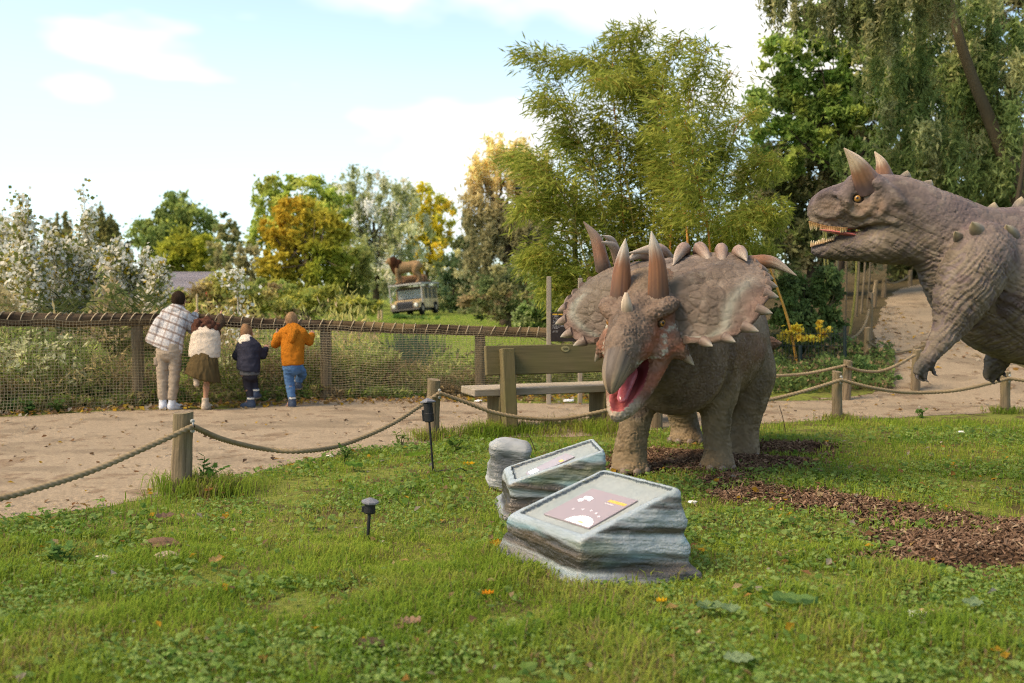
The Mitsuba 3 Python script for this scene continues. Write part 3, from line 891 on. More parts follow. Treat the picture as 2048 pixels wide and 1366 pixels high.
tree('dark_thicket', 'dark thicket behind the shoulders of the grey statue', [(2000, 360, 80, 80), (2080, 420, 90, 90), (1990, 470, 80, 80), (2120, 520, 90, 90), (2000, 570, 80, 60)], 27, (2040, 640), .17, dark + [(.09, .08, .04)], 22000, .15, WD, .3, 26, **WB, limbs=False, wid=.5)
tree('dark_thicket', 'dense olive wood closing the gap at upper right', [(1750, 190, 90, 80), (1900, 210, 100, 90), (2060, 200, 110, 100), (1700, 290, 80, 70), (1820, 290, 90, 80), (1980, 60, 120, 80), (2130, 330, 90, 90)], 33, (1900, 560), .22, [(.075, .07, .03), (.055, .06, .025), (.11, .095, .05)], 26000, .25, WD, .4, 27, **WB, limbs=False, wid=.4)
tree('green_shrub', 'dark glossy shrub behind the flank of the horned statue', [(1590, 600, 46, 40), (1640, 620, 40, 40), (1570, 660, 40, 36), (1620, 690, 50, 36), (1660, 570, 30, 40), (1600, 735, 46, 28), (1670, 720, 26, 34)], 16.2, (1610, 760), .09, [(.045, .07, .022), (.07, .10, .035), (.035, .05, .02)], 16000, .05, WD, .2, 28, cat='shrub', wid=.55)
tree('yellow_shrub', 'small shrub with yellow leaves right of the horned statue', [(1597, 672, 34, 16), (1640, 662, 16, 14)], 15.4, (1600, 770), .10, [(.30, .24, .03), (.22, .20, .04), (.36, .26, .04)], 520, .02, None, .3, 29, cat='shrub', clumps=9, limbs=False)
tree('yellow_shrub', 'low shrub with yellow leaves by the far rope', [(1590, 745, 26, 18), (1600, 775, 24, 12)], 15.0, (1592, 795), .09, [(.26, .22, .03), (.10, .14, .03), (.33, .24, .04)], 420, .02, None, .3, 30, cat='shrub', clumps=9, limbs=False)
tree('path_weed', 'dark weeds under the post at the path fork', [(1715, 735, 20, 18), (1745, 755, 26, 16), (1690, 765, 26, 14), (1790, 760, 12, 8)], 14.6, (1725, 785), .06, [(.05, .085, .025), (.08, .12, .04)], 2600, .02, None, .2, 31, cat='weeds', clumps=16, limbs=False)
tree('green_shrub', 'dark shrub behind the information sign', [(1110, 600, 50, 40), (1060, 640, 36, 30), (1150, 640, 46, 40), (1200, 600, 50, 46), (1110, 560, 40, 30)], 18.5, (1130, 690), .09, [(.05, .08, .025), (.09, .125, .04), (.12, .14, .06)], 13000, .05, WD, .2, 32, cat='shrub', wid=.45)

# ---- bamboo
bam = thing('bamboo_clump', 'tall arching bamboo with golden canes behind the horned statue', 'bamboo')
r_ = rng(77)
spec = [((1250, 640), (1190, 380), (1110, 150), (1045, 105)), ((1260, 645), (1200, 400), (1130, 230), (1080, 190)), ((1270, 640), (1240, 350), (1225, 150), (1235, 55)), ((1290, 640), (1280, 300), (1270, 120), (1290, 50)),
        ((1310, 640), (1310, 330), (1330, 150), (1365, 70)), ((1330, 640), (1350, 340), (1385, 180), (1420, 85)), ((1350, 640), (1390, 360), (1420, 230), (1475, 130)), ((1230, 645), (1150, 450), (1080, 330), (1020, 310)),
        ((1225, 650), (1140, 480), (1080, 400), (1040, 425)), ((1240, 645), (1170, 470), (1110, 350), (1070, 345)), ((1375, 480), (1358, 380), (1338, 290), (1318, 200)), ((1420, 500), (1405, 410), (1388, 320), (1370, 240)),
        ((1400, 640), (1440, 400), (1470, 260), (1520, 215)), ((1420, 640), (1470, 430), (1510, 330), (1560, 320)), ((1280, 640), (1220, 430), (1170, 300), (1120, 260)), ((1300, 640), (1260, 400), (1230, 280), (1190, 230)),
        ((1380, 640), (1400, 420), (1420, 330), (1450, 290)), ((1440, 640), (1490, 480), (1530, 420), (1570, 430)), ((1215, 655), (1140, 540), (1090, 500), (1060, 520)), ((1340, 640), (1330, 420), (1310, 320), (1300, 260)),
        ((1360, 640), (1370, 450), (1360, 370), (1340, 340)), ((1270, 640), (1230, 500), (1190, 440), (1140, 420)), ((1450, 640), (1480, 540), (1500, 500), (1540, 510)), ((1320, 640), (1290, 480), (1270, 420), (1240, 400)),
        ((1400, 640), (1430, 520), (1460, 460), (1490, 450)), ((1215, 660), (1180, 590), (1130, 560), (1090, 580)), ((1300, 640), (1290, 540), (1250, 500), (1210, 500)), ((1380, 640), (1390, 540), (1420, 500), (1440, 520)),
        ((1340, 640), (1310, 250), (1200, 130), (1120, 120)), ((1350, 640), (1320, 260), (1250, 160), (1180, 160)), ((1360, 640), (1350, 280), (1300, 150), (1260, 110))]
leaves, twigs = [], []
for k, pts in enumerate(spec):
    y0 = 16.6 + r_.uniform(-.7, 1.1)
    if k in (10, 11):
        y0 = 15.0
    base = at(pts[0][0], pts[0][1], y0)
    p = [np.array([base[0], y0, float(height(base[0], y0)) - .02])] if k not in (10, 11) else [np.array([at(pts[0][0] + 12, 640, y0)[0], y0, -.02]), base]
    p += [at(px, py, y0 + r_.uniform(-.5, .3) * i) for i, (px, py) in enumerate(pts[1:], 1)]
    c = curve(np.array(p), 40)
    gold = k in (10, 11, 5, 17, 4, 12, 16, 22, 2)
    rad = np.linspace(.017 if not gold else .02, .003, 40)
    cv, cf_2, _ = tube(c, rad, 6)
    cc = (np.array((.50, .22, .045)) if gold else np.array((.20, .17, .04))) * r_.uniform(.8, 1.2)
    part(bam, 'cane', (cv, cf_2), 'satin', smooth=True, color=np.broadcast_to(cc, cv.shape) * (.8 + .4 * meshkit.noise(cv * 6))[:, None])
    full = np.linspace(0, 1, 40)
    low = .12 if k not in (10, 11) else .35
    for t in np.arange(low, 1.0, .034 if k < 28 else .028):
        i = int(t * 39)
        o, tg = c[i], unit(c[min(i + 1, 39)] - c[max(i - 1, 0)])
        for _b in range(4):
            d = unit(rand_dirs(r_, 1)[0] * np.array([1, .8, .4]) + tg * .55 + np.array([-.12, 0, .05]))
            ln = r_.uniform(.30, .75) * (1.15 - .75 * t)
            tip = o + d * ln + np.array([0, 0, -.28 * ln])
            m = (o + tip) / 2 + np.array([0, 0, .10 * ln])
            tw = curve(np.array([o, m, tip]), 4)
            twigs.append((*tube(tw, np.linspace(.004, .0015, 4), 3, cap=False)[:2], (.36, .22, .05)))
            nl = int(r_.integers(27, 40) * (1 - .55 * t))
            u = r_.random(nl) ** .7
            q = tw[0] * (1 - u[:, None]) + tip * u[:, None] + r_.normal(0, .07, (nl, 3))
            dirs = unit(d * .8 + r_.normal(0, .45, (nl, 3)) + np.array([-.25, 0, -.55]))
            L = r_.uniform(.09, .19, nl)
            sd = unit(np.cross(dirs, rand_dirs(r_, nl)))
            tone = r_.random(nl)
            lc = lerp((.15, .20, .024), (.47, .48, .10), tone ** 1.1)
            leaves.append(blade_mesh(q, q + dirs * L[:, None], L * .15, sd, lc))
v, f, c = join(leaves)
part(bam, 'leaves', (v, f), 'foliage', color=c, kind='stuff')
v, f, c = join(twigs)
part(bam, 'twigs', (v, f), 'matte', color=c, kind='stuff')
print('bamboo leaves', len(f) // 2)
# the golden cane that leans by itself, and the green canes by the path
b, t_ = gnd(1598, 745), at(1538, 530, 15.2)
cane = thing('leaning_cane', 'single golden bamboo cane leaning right of the horned statue', 'bamboo cane')
b[2] = height(b[0], b[1])
cv, cf_2, _ = tube(curve(np.array([b, (b + t_) / 2 + (.05, 0, 0), t_]), 24), np.linspace(.022, .014, 24) * (1 + .12 * (np.arange(24) % 6 == 0)), 8)
part(cane, '', (cv, cf_2), 'satin', smooth=True, color=np.broadcast_to((.50, .26, .05), cv.shape))
ORD = ('second', 'third', 'fifth', 'fourth', 'sixth', 'seventh', 'first', 'eighth')
for k, (px, pb, ptx, pt, y, cr) in enumerate(((1665, 650, 1655, 520, 18.5, (.26, .24, .06)), (1680, 655, 1672, 500, 18.8, (.16, .14, .07)), (1700, 655, 1708, 540, 18.2, (.24, .22, .05)), (1690, 640, 1690, 500, 19.5, (.12, .09, .05)), (1712, 640, 1716, 480, 20.5, (.11, .085, .05)), (1722, 630, 1728, 490, 21, (.13, .10, .06)), (1650, 650, 1648, 540, 19.2, (.2, .19, .06)), (1735, 610, 1738, 500, 22, (.10, .08, .05)))):
    g0 = at(px, pb, y); g0[2] = height(g0[0], g0[1]) - .02
    t0 = at(ptx, pt, y); t1 = t0 + (t0 - g0) * .8
    cv, cf_2, _ = tube(curve(np.array([g0, t0 + (.03, 0, -.3), t1]), 20), np.linspace(.024, .015, 20) * (1 + .1 * (np.arange(20) % 5 == 0)), 8)
    key = thing('bamboo_cane', f'{ORD[k]} upright cane from the left in the thicket beside the climbing path', 'bamboo cane', 'upright canes beside the climbing path')
    part(key, '', (cv, cf_2), 'satin', smooth=True, color=np.broadcast_to(cr, cv.shape) * (.7 + .6 * meshkit.noise(cv * 5))[:, None])

# ---- white poplar suckers behind the fence at left
pop = thing('white_poplar', 'white-leaved poplar bush with tall shoots behind the fence at left', 'shrub')
r_ = rng(88)
shoots = [((60, 640), (50, 500), (38, 385)), ((190, 640), (178, 520), (165, 368), 1), ((120, 640), (110, 540), (90, 450)), ((20, 640), (10, 520), (4, 420)), ((230, 640), (232, 560), (236, 475)), ((160, 640), (150, 560), (130, 480)), ((90, 640), (70, 560), (40, 470)),
          ((260, 640), (262, 590), (255, 520)), ((210, 640), (200, 570), (190, 500)), ((300, 640), (300, 580), (290, 500)), ((40, 650), (30, 570), (-10, 470)), ((140, 650), (170, 590), (200, 540)), ((0, 650), (20, 590), (70, 520)), ((280, 650), (310, 590), (325, 515)), ((-30, 650), (-40, 520), (-60, 400)),
          ((480, 640), (475, 590), (470, 545)), ((70, 650), (100, 590), (150, 550)), ((10, 650), (-10, 580), (-40, 540))]
lv_, st_ = [], []
for sh in shoots:
    y = 15.5 + r_.uniform(-.8, 1.5)
    if sh[0][0] == 480:
        y = 15.0
    p = [at(*q, y + .1 * i) for i, q in enumerate(sh[:3])]
    p[0][2] = -.02
    c = curve(np.array(p), 24)
    st_.append((*tube(c, np.linspace(.018, .004, 24), 5)[:2], (.42, .36, .27)))
    big = len(sh) > 3
    for t in np.linspace(.22 if not big else .05, 1, 46 if sh[0][0] != 480 else 10):
        o = c[int(t * 23)]
        m = 5 if t < .75 else 2
        for _b in range(m):
            d = unit(rand_dirs(r_, 1)[0] * (1, 1, .5) + (0, 0, .3))
            ln = r_.uniform(.08, .48) * (1.15 - t)
            e = o + d * ln
            nl = 9 if t < .8 else 3
            q = o + (e - o) * r_.uniform(.4, 1.1, (nl, 1)) + r_.normal(0, .05, (nl, 3))
            dd = rand_dirs(r_, nl)
            L = r_.uniform(.04, .09, nl)
            w = r_.random(nl)
            lc = np.where((w < .60)[:, None], lerp((.74, .71, .60), (.88, .86, .78), r_.random(nl)), np.where((w < .8)[:, None], (.36, .34, .13), (.20, .23, .06)))
            lc = np.where((r_.random(nl) < .05)[:, None], (.45, .33, .03), lc)
            lv_.append(blade_mesh(q, q + dd * L[:, None], L * .9, unit(np.cross(dd, rand_dirs(r_, nl))), lc))
v, f, c = join(lv_)
part(pop, 'leaves', (v, f), 'foliage', color=c, kind='stuff')
v, f, c = join(st_)
part(pop, 'stems', (v, f), 'matte', smooth=True, color=c, kind='stuff')

# ---- tangle of weeds, reeds and brambles behind the net fence
r_ = rng(99)
ws = []


def weeds(px0, px1, y0, y1, n, h, cols, L, W, seed, upright=.4):
    r = rng(seed)
    y, q = r.uniform(y0, y1, n), r.uniform(px0, px1, n)
    if px1 < 1500:
        y = fence_y(q) + y - 13.05                                        # follows the line of the fence
    x = (q - 1024) / FPX * y
    hh = h * np.clip(.1 + 1.5 * (meshkit.fbm(np.stack([x * 1.6, y * 1.3, x * 0], -1), 3, seed) - .12), .1, 1.5) * r.random(n) ** .8
    p = np.stack([x, y, hh + height(x, y)], 1)
    cols = np.asarray(cols)
    patch = meshkit.fbm(np.stack([x * 1.3, y * .8, hh * 1.5], -1), 3, seed + 1)
    idx = np.clip(((patch - .25) / .5 * len(cols) + r.normal(0, .6, n)).astype(int), 0, len(cols) - 1)
    c = cols[idx] * r.uniform(.65, 1.35, (n, 1)) * 2.15
    d = unit(rand_dirs(r, n) + np.array([0, 0, upright]))
    ln = L * r.uniform(.5, 1.4, n)
    return blade_mesh(p - d * ln[:, None] * .5, p + d * ln[:, None] * .5, W * r.uniform(.6, 1.3, n), unit(np.cross(d, rand_dirs(r, n))), c)


gr = [(.05, .085, .025), (.10, .085, .045), (.085, .125, .03), (.15, .18, .05), (.20, .21, .08), (.11, .14, .04)]
br = [(.13, .095, .05), (.17, .13, .065), (.10, .12, .035), (.21, .17, .08), (.12, .15, .03)]
ws.append(weeds(-60, 660, 13.3, 15.4, 20000, .92, gr + [(.30, .30, .18)], .10, .045, 1))
ws.append(weeds(-60, 1000, 13.15, 14.2, 14000, .75, br, .12, .02, 2))
ws.append(weeds(640, 800, 13.3, 14.6, 4500, .6, gr + br, .10, .04, 3))
ws.append(weeds(860, 1200, 13.3, 14.4, 6500, .50, gr + [(.22, .24, .10)], .09, .045, 4))
ws.append(weeds(-60, 760, 15.0, 18.0, 12000, 1.25, [(.20, .19, .06), (.28, .25, .08), (.14, .15, .05), (.30, .22, .12)], .14, .03, 5, 1.2))
ws.append(weeds(-40, 320, 14.2, 16.5, 12000, 1.6, [(.22, .18, .09), (.13, .14, .05), (.28, .22, .13), (.09, .11, .035)], .15, .05, 6, .5))
ws.append(weeds(320, 520, 16.0, 20.0, 5000, 1.1, [(.24, .22, .06), (.20, .15, .07), (.28, .25, .09)], .16, .04, 9, .8))
ws.append(weeds(-60, 1100, 12.95, 13.5, 9000, .26, br + gr, .09, .03, 7))
ws.append(weeds(1540, 1790, 14.0, 16.5, 6000, .35, [(.05, .075, .025), (.08, .11, .035), (.12, .09, .05)], .08, .04, 8))
v, f, c = join(ws)
key = thing('weeds', 'tangled weeds, dry stalks and brambles growing behind the net fence', kind='stuff')
part(key, '', (v, f), 'foliage', color=np.clip(c, 0, .9))
# bluish rushes in the wet spot beyond the net
r = rng(15); n = 420
y = r.uniform(17.5, 21.0, n); x = (np.clip(r.normal(826, 30, n), 745, 905) - 1024) / FPX * y
b = np.stack([x, y, x * 0], 1); hgt = r.uniform(.2, .8, n) * (.6 + .6 * meshkit.noise(np.stack([x * 3, y, x * 0], -1)))
t_ = b + np.stack([r.normal(0, .12, n), r.normal(0, .1, n), hgt], 1)
key = thing('rushes', 'clump of blue green rushes seen through the net fence', kind='stuff')
part(key, '', blade_mesh(b, t_, np.full(n, .018), np.tile([1.0, 0, 0], (n, 1)), lerp((.05, .09, .065), (.10, .14, .09), r.random(n)))[:2], 'foliage', color=np.repeat(lerp((.05, .09, .065), (.12, .16, .10), r.random(n)), 4, 0))
# tall reeds by the poplar
rd = []
r = rng(16)
for k in range(150):
    y = r.uniform(13.9, 15.5); px = r.uniform(80, 330)
    b = at(px, 700, y); b[2] = 0
    top = b + (r.normal(0, .12), r.normal(0, .1), r.uniform(.9, 1.45))
    for j in range(6):
        q = b + (top - b) * r.uniform(.35, 1)
        d = unit(np.array([r.choice([-1, 1]) * r.uniform(.5, 1), r.normal(0, .4), r.uniform(-.1, .9)]))
        rd.append((q, q + d * r.uniform(.2, .42), d))
q0, q1, dd = (np.array([k[i] for k in rd]) for i in range(3))
key = thing('reeds', 'tall dark green reeds leaning over behind the left fence', kind='stuff')
part(key, '', blade_mesh(q0, q1, np.full(len(q0), .022), unit(np.cross(dd, [0, 1.0, 0])), np.zeros((len(q0), 3)))[:2], 'foliage', color=np.repeat(lerp((.05, .075, .025), (.15, .165, .06), r.random(len(q0))), 4, 0))
# tussocks on the meadow so that it is not a flat sheet
r = rng(17); n = 14000
y = r.uniform(14.5, 52, n); x = (r.uniform(540, 1110, n) - 1024) / FPX * y
tb = blades(x, y, .05 + .09 * meshkit.fbm(np.stack([x * .8, y * .5, x * 0], -1), 3, 3), .02, 91)
key = thing('meadow_grass', 'rough grass of the meadow beyond the fence', kind='stuff')
part(key, '', tb[:2], 'foliage', color=np.clip(tb[2] * 1.25, 0, 1))
print('tree leaves', sum(t[1] for t in TREES))

# ------------------------------------------------------------------ dinosaur statues


def horn(rows, n=26, k=28, groove=0.04, cols=((.05, .036, .028), (.26, .12, .06), (.52, .45, .37)), stops=(.25, .55, .9), seed=0, flat=1.0, dirt=0.0):
    """A curved tapering horn with lengthwise grooves: rows of x, y, z, r."""
    q = curve(rows, n)
    p, r = q[:, :3], np.maximum(q[:, 3], .0015)
    v, f, _ = tube(p, r, k)
    i = np.arange(len(v) - 2)
    ring, a = i // k, (i % k) / k * 2 * np.pi
    ring = np.append(ring, [0, n - 1]); a = np.append(a, [0, 0])
    t = ring / (n - 1)
    g = meshkit.noise(np.stack([np.cos(a) * 6, np.sin(a) * 6, t * 2.5 + seed], -1)) - .5
    axis = p[ring]
    d = v - axis
    d = d * (1 + groove * 2 * g * (1 - t * .6))[:, None]
    v = axis + d
    tt = np.clip(t + .12 * (meshkit.noise(np.stack([np.cos(a) * 4, np.sin(a) * 4, t * 3 + seed], -1)) - .5), 0, 1)
    c = lerp(cols[0], cols[1], sstep(stops[0], stops[1], tt))
    c = lerp(c, np.broadcast_to(cols[2], c.shape), sstep(stops[1], stops[2], tt))
    c = c * (1 + .5 * g)[:, None]
    return v, f, np.clip(c * .72, 0, 1)


def spike(base, tip, r, bend=(0, 0, 0), **kw):
    base, tip = np.asarray(base, float), np.asarray(tip, float)
    m = (base + tip) / 2 + np.asarray(bend)
    return horn([(*(base - (tip - base) * .25), r * 1.05), (*base, r), (*m, r * .66), (*tip, .003)], n=14, k=14, **kw)


def grime(v, c, seed):
    """Streaks, dust and scuffs on the painted skin."""
    st = meshkit.fbm(v * (7, 7, 1.3), 4, seed)
    sc = meshkit.fbm(v * 16, 4, seed + 1)
    c = c * (1 - .34 * sstep(.50, .68, st))[:, None]
    c = lerp(c, np.broadcast_to((.27, .23, .185), c.shape), .22 * sstep(.58, .74, sc))
    return lerp(c, np.broadcast_to((.095, .095, .045), c.shape), .14 * sstep(.55, .70, meshkit.fbm(v * (3, 3, 2), 3, seed + 2)))


# ---- the horned dinosaur with the frill
YAW, TILT = math.radians(27), math.radians(38)
HF = np.array([-math.sin(YAW) * math.cos(TILT), -math.cos(YAW) * math.cos(TILT), -math.sin(TILT)])
HS = np.array([math.cos(YAW), -math.sin(YAW), 0])
HU = np.cross(HF, HS)
HR = np.stack([HS, HU, HF], 1)
HO = at(1280, 640, 7.65)


def hw(s, u, f):
    return HO + s * HS + u * HU + f * HF


def hrow(s, u, f, *r):
    return (*hw(s, u, f), *r)


horned = thing('horned_dinosaur', 'brown horned dinosaur statue with wide spiked frill and open beak on wood chips', 'dinosaur statue')

fl = Field([.35, 6.6, -.06], [2.9, 10.6, 1.75], .0255)
# trunk and tail
fl.oval([(1.14, 7.95, 1.02, .28, .30), (1.32, 8.42, .99, .40, .47), (1.58, 8.95, .99, .50, .53), (1.86, 9.5, 1.0, .45, .50), (2.06, 9.85, .92, .27, .31),
         (2.28, 10.0, .93, .12, .14), (2.56, 9.98, .95, .02, .02)], k=.06, n=22)
fl.ell((1.30, 8.30, .78), (.34, .34, .30), k=.12)
# legs
fl.chain([(1.08, 8.62, .82, .25), (1.03, 8.47, .58, .155), (.985, 8.37, .40, .118), (.955, 8.35, .24, .116), (.94, 8.35, .10, .125), (.935, 8.33, .02, .135)], k=.035, n=14)
fl.chain([(1.62, 8.62, .86, .27), (1.66, 8.56, .66, .19), (1.665, 8.52, .50, .128), (1.665, 8.50, .30, .105), (1.672, 8.48, .12, .110), (1.675, 8.46, .02, .125)], k=.035, n=14)
fl.chain([(1.98, 9.45, .92, .34), (2.08, 9.28, .70, .25), (2.06, 9.18, .46, .155), (2.03, 9.14, .26, .118), (2.02, 9.10, .10, .122), (2.01, 9.08, .02, .135)], k=.035, n=14)
fl.chain([(1.62, 9.72, .80, .30), (1.55, 9.78, .60, .21), (1.58, 9.9, .40, .145), (1.64, 9.96, .2, .122), (1.66, 9.95, .08, .132), (1.66, 9.93, .02, .145)], k=.035, n=14)
toe_tips = []
for fx, fy, w, turn in ((.935, 8.33, .135, 15), (1.675, 8.46, .125, 0), (2.01, 9.08, .135, -5), (1.66, 9.93, .145, 0)):
    for j, a in enumerate((-62, -24, 14, 52)):
        b = math.radians(a + turn - 12)
        d = np.array([math.sin(b), -math.cos(b), 0])
        c = np.array([fx, fy, .035]) + d * w * .93
        fl.ell(c, (.052, .052, .062), k=.035)
        toe_tips.append((c, d))
# neck and skull
fl.chain([hrow(0, -.06, -.12, .25), hrow(0, -.16, -.30, .30), (1.20, 8.15, 1.0, .36)], k=.1, n=8)
fl.ell(hw(0, -.03, -.03), (.235, .165, .30), HR, k=.06)
fl.oval([hrow(0, .0, .0, .20, .185), hrow(0, .02, .22, .16, .165), hrow(0, .04, .40, .112, .14), hrow(0, .03, .55, .075, .10)], up=HU, k=.05, n=10)
fl.chain([hrow(0, .12, .02, .10), hrow(0, .14, .18, .07), hrow(0, .14, .34, .06), hrow(0, .12, .45, .04)], k=.06, n=8)
for s in (-1, 1):
    fl.ell(hw(s * .185, -.13, .10), (.095, .10, .20), HR, k=.07)
    fl.ell(hw(s * .125, .0, .31), (.055, .075, .10), HR, k=.018)                     # the round boss beside the nose
    fl.chain([hrow(s * .19, -.11, .02, .085), hrow(s * .27, -.17, .09, .06), hrow(s * .33, -.235, .125, .03)], k=.05, n=6)
    fl.chain([hrow(s * .11, .135, .13, .045), hrow(s * .185, .14, .07, .055), hrow(s * .245, .12, -.02, .052), hrow(s * .26, .09, -.10, .035)], k=.025, n=8)   # brow
    fl.ell(hw(s * .148, .13, -.06), (.085, .06, .085), HR, k=.05)                  # the horn's foot
    fl.ell(hw(s * .225, .05, .085), (.06, .045, .065), HR, k=.02, sub=True)         # eye socket
# lower jaw, hanging open
fl.oval([hrow(0, -.17, -.02, .17, .10), hrow(0, -.235, .22, .165, .085), hrow(0, -.285, .48, .125, .07), hrow(0, -.268, .65, .085, .052), hrow(0, -.238, .775, .025, .033)], up=HU, k=.05, n=12)
for s in (-1, 1):
    fl.chain([hrow(s * .17, -.13, .10, .075), hrow(s * .165, -.20, .24, .06), hrow(s * .135, -.245, .45, .038), hrow(s * .075, -.235, .645, .03), hrow(0, -.212, .765, .028)], k=.04, n=10)
fl.oval([hrow(0, -.165, .33, .07, .045), hrow(0, -.175, .44, .088, .078), hrow(0, -.19, .60, .068, .085), hrow(0, -.18, .72, .035, .06)], up=HU, k=.02, n=10, sub=True)
fl.clip((0, 0, .004), (0, 0, -1))
v, f = fl.mesh(2, 1)
nb = normals(v, f)
loc = (v - HO) @ HR
ls, lu, lf = loc.T
headw = sstep(-.45, -.2, lf) * (np.linalg.norm(loc, axis=1) < 1.0) * sstep(.3, .42, v[:, 2])
mouth = (np.abs(ls) < .125) & (lu < -.085) & (lu > -.33) & (lf > .27) & (lf < .80) & (np.einsum('ij,ij->i', nb, HO + .46 * HF - .165 * HU - v) > 0.01)
d1, d2, ci = cells3(v, .045, 1)
e1 = 1 - np.exp(-(d2 - d1) / .010)
s1, s2, si = cells3(v, .026, 2)
e2 = 1 - np.exp(-(s2 - s1) / .007)
# leg and neck skin creases run round the limb
crease = np.abs(meshkit.fbm(np.stack([v[:, 0] * 2.2, v[:, 1] * 2.2, v[:, 2] * 15], -1), 3, 5) - .5)
crease = 1 - np.exp(-crease / .035)
legw = sstep(.62, .35, v[:, 2]) * (1 - headw)
lump = fb(v, 7, 3) - .5
disp = headw * (.0125 * (e2 - .75) + .004 * (e1 - .7)) + (1 - headw) * (.011 * (e2 - .7) + .008 * (crease - .8) * (.35 + .65 * legw)) + .022 * lump * (1 - headw)
disp = np.where(mouth, .003 * lump, disp)
v = v + nb * disp[:, None]
tone = fb(v, 2.6, 11) - .5
cr = rng(4).random(ci.max() + 1)[ci] - .5
col = lerp((.160, .104, .062), (.195, .138, .084), sstep(-.2, .25, tone))
col = lerp(col, np.broadcast_to((.168, .125, .066), col.shape), .6 * sstep(.95, .55, v[:, 2]) * (1 - headw))
col = lerp(col, np.broadcast_to((.17, .088, .055), col.shape), .75 * sstep(.02, .25, fb(v, 3.1, 21) - .45) * sstep(.5, .9, v[:, 2]) * (1 - headw))
hcol = lerp((.140, .098, .070), (.108, .076, .055), sstep(-.1, .2, tone))
red = np.exp(-((np.abs(ls) - .19) / .09) ** 2 - ((lu + .01) / .11) ** 2 - ((lf - .10) / .17) ** 2) + np.exp(-((np.abs(ls) - .14) / .05) ** 2 - ((lu - .0) / .06) ** 2 - ((lf - .33) / .09) ** 2)
red = red + .9 * np.exp(-((lu + .215) / .05) ** 2 - ((lf - .38) / .22) ** 2) * (np.abs(ls) > .08) + .6 * np.exp(-((lu + .13) / .03) ** 2 - ((lf - .2) / .2) ** 2)
hcol = lerp(hcol, np.broadcast_to((.23, .075, .036), hcol.shape), np.clip(red * 1.1 * (.6 + .8 * fb(v, 14, 5)), 0, .85))
band = np.exp(-((lu + .055 - .05 * np.sin(lf * 16)) / .024) ** 2) * (np.abs(ls) > .10) * sstep(.5, .42, lf) * sstep(-.1, .0, lf)
hcol = lerp(hcol, np.broadcast_to((.33, .33, .265), hcol.shape), np.clip(band * 1.5 * sstep(.35, .62, fb(v, 30, 8)) * (.25 + .75 * e2), 0, .85))
col = lerp(col, hcol, headw)
jaw = sstep(.55, .70, lf) * (lu < -.15) * (np.linalg.norm(loc, axis=1) < 1.1)
col = lerp(col, np.broadcast_to((.33, .26, .185), col.shape), np.clip(jaw * 1.0, 0, 1) * .9)
col = col * (1 + .28 * cr)[:, None]
inner = lerp((.10, .012, .014), (.33, .085, .080), sstep(.38, .66, lf))
col = np.where(mouth[:, None], inner, col)
part(horned, 'body', (v, f), 'skin', smooth=True, color=np.clip(np.where(mouth[:, None], col, grime(v, col, 3)), .01, .9))

# beak
bk = Field(HO - 1, HO + 1, .0125)
bk.oval([hrow(0, .055, .42, .080, .112), hrow(0, .05, .52, .084, .108), hrow(0, .028, .62, .07, .092), hrow(0, -.002, .685, .042, .06), hrow(0, -.045, .725, .012, .018)], up=HU, k=.03, n=14)
bk.oval([hrow(0, -.07, .46, .085, .05), hrow(0, -.09, .60, .062, .07), hrow(0, -.13, .72, .03, .06)], up=HU, k=.03, n=8, sub=True)
bk.clip(hw(0, 0, .455), -HF - .25 * HU)
bv, bf = bk.mesh(2, 1)
bn = normals(bv, bf)
bl = (bv - HO) @ HR
ang = np.arctan2(bl[:, 0], bl[:, 1] + .06)
gr = meshkit.fbm(np.stack([ang * 9, bl[:, 2] * 3, bl[:, 1] * 2], -1), 3, 3) - .5
bv = bv + bn * (.010 * gr)[:, None]
bc = lerp((.112, .082, .060), (.225, .165, .105), sstep(-.1, .2, gr + .35 * (bl[:, 2] - .62)))
bc = lerp(bc, np.broadcast_to((.065, .053, .048), bc.shape), sstep(.03, .14, bl[:, 1]) * .5)
part(horned, 'beak', (bv, bf), 'satin', smooth=True, color=np.clip(bc * (1 + .6 * gr)[:, None], .01, .9), label='ridged grey brown beak')
# tongue
tg = Field(HO - 1, HO + 1, .012)
tg.oval([hrow(.0, -.17, .34, .04, .022), hrow(.0, -.185, .42, .048, .026), hrow(.0, -.200, .56, .040, .022), hrow(0, -.215, .64, .026, .016)], up=HU, k=.02, n=10)
tg.chain([hrow(0, -.15, .36, .012), hrow(0, -.16, .47, .012), hrow(0, -.178, .62, .01)], k=.01, n=6, sub=True)
tv, tf = tg.mesh(3, 0)
part(horned, 'tongue', (tv, tf), 'gloss', smooth=True, color=np.clip(lerp((.27, .045, .055), (.38, .11, .115), fb(tv, 20, 3)), 0, 1), label='pink tongue')
for s in (-1, 1):
    ev = trimesh.creation.icosphere(3, .032)
    d = (ev.vertices @ unit(s * HS * .8 + HU * .3 + HF * .5)) / .032
    part(horned, 'eye', (ev.vertices + hw(s * .193, .05, .085), ev.faces), 'gloss', smooth=True, color=np.where(d[:, None] > .93, (.01, .01, .01), np.where(d[:, None] > .75, (.35, .16, .03), (.08, .05, .03))), label='dark amber eye')
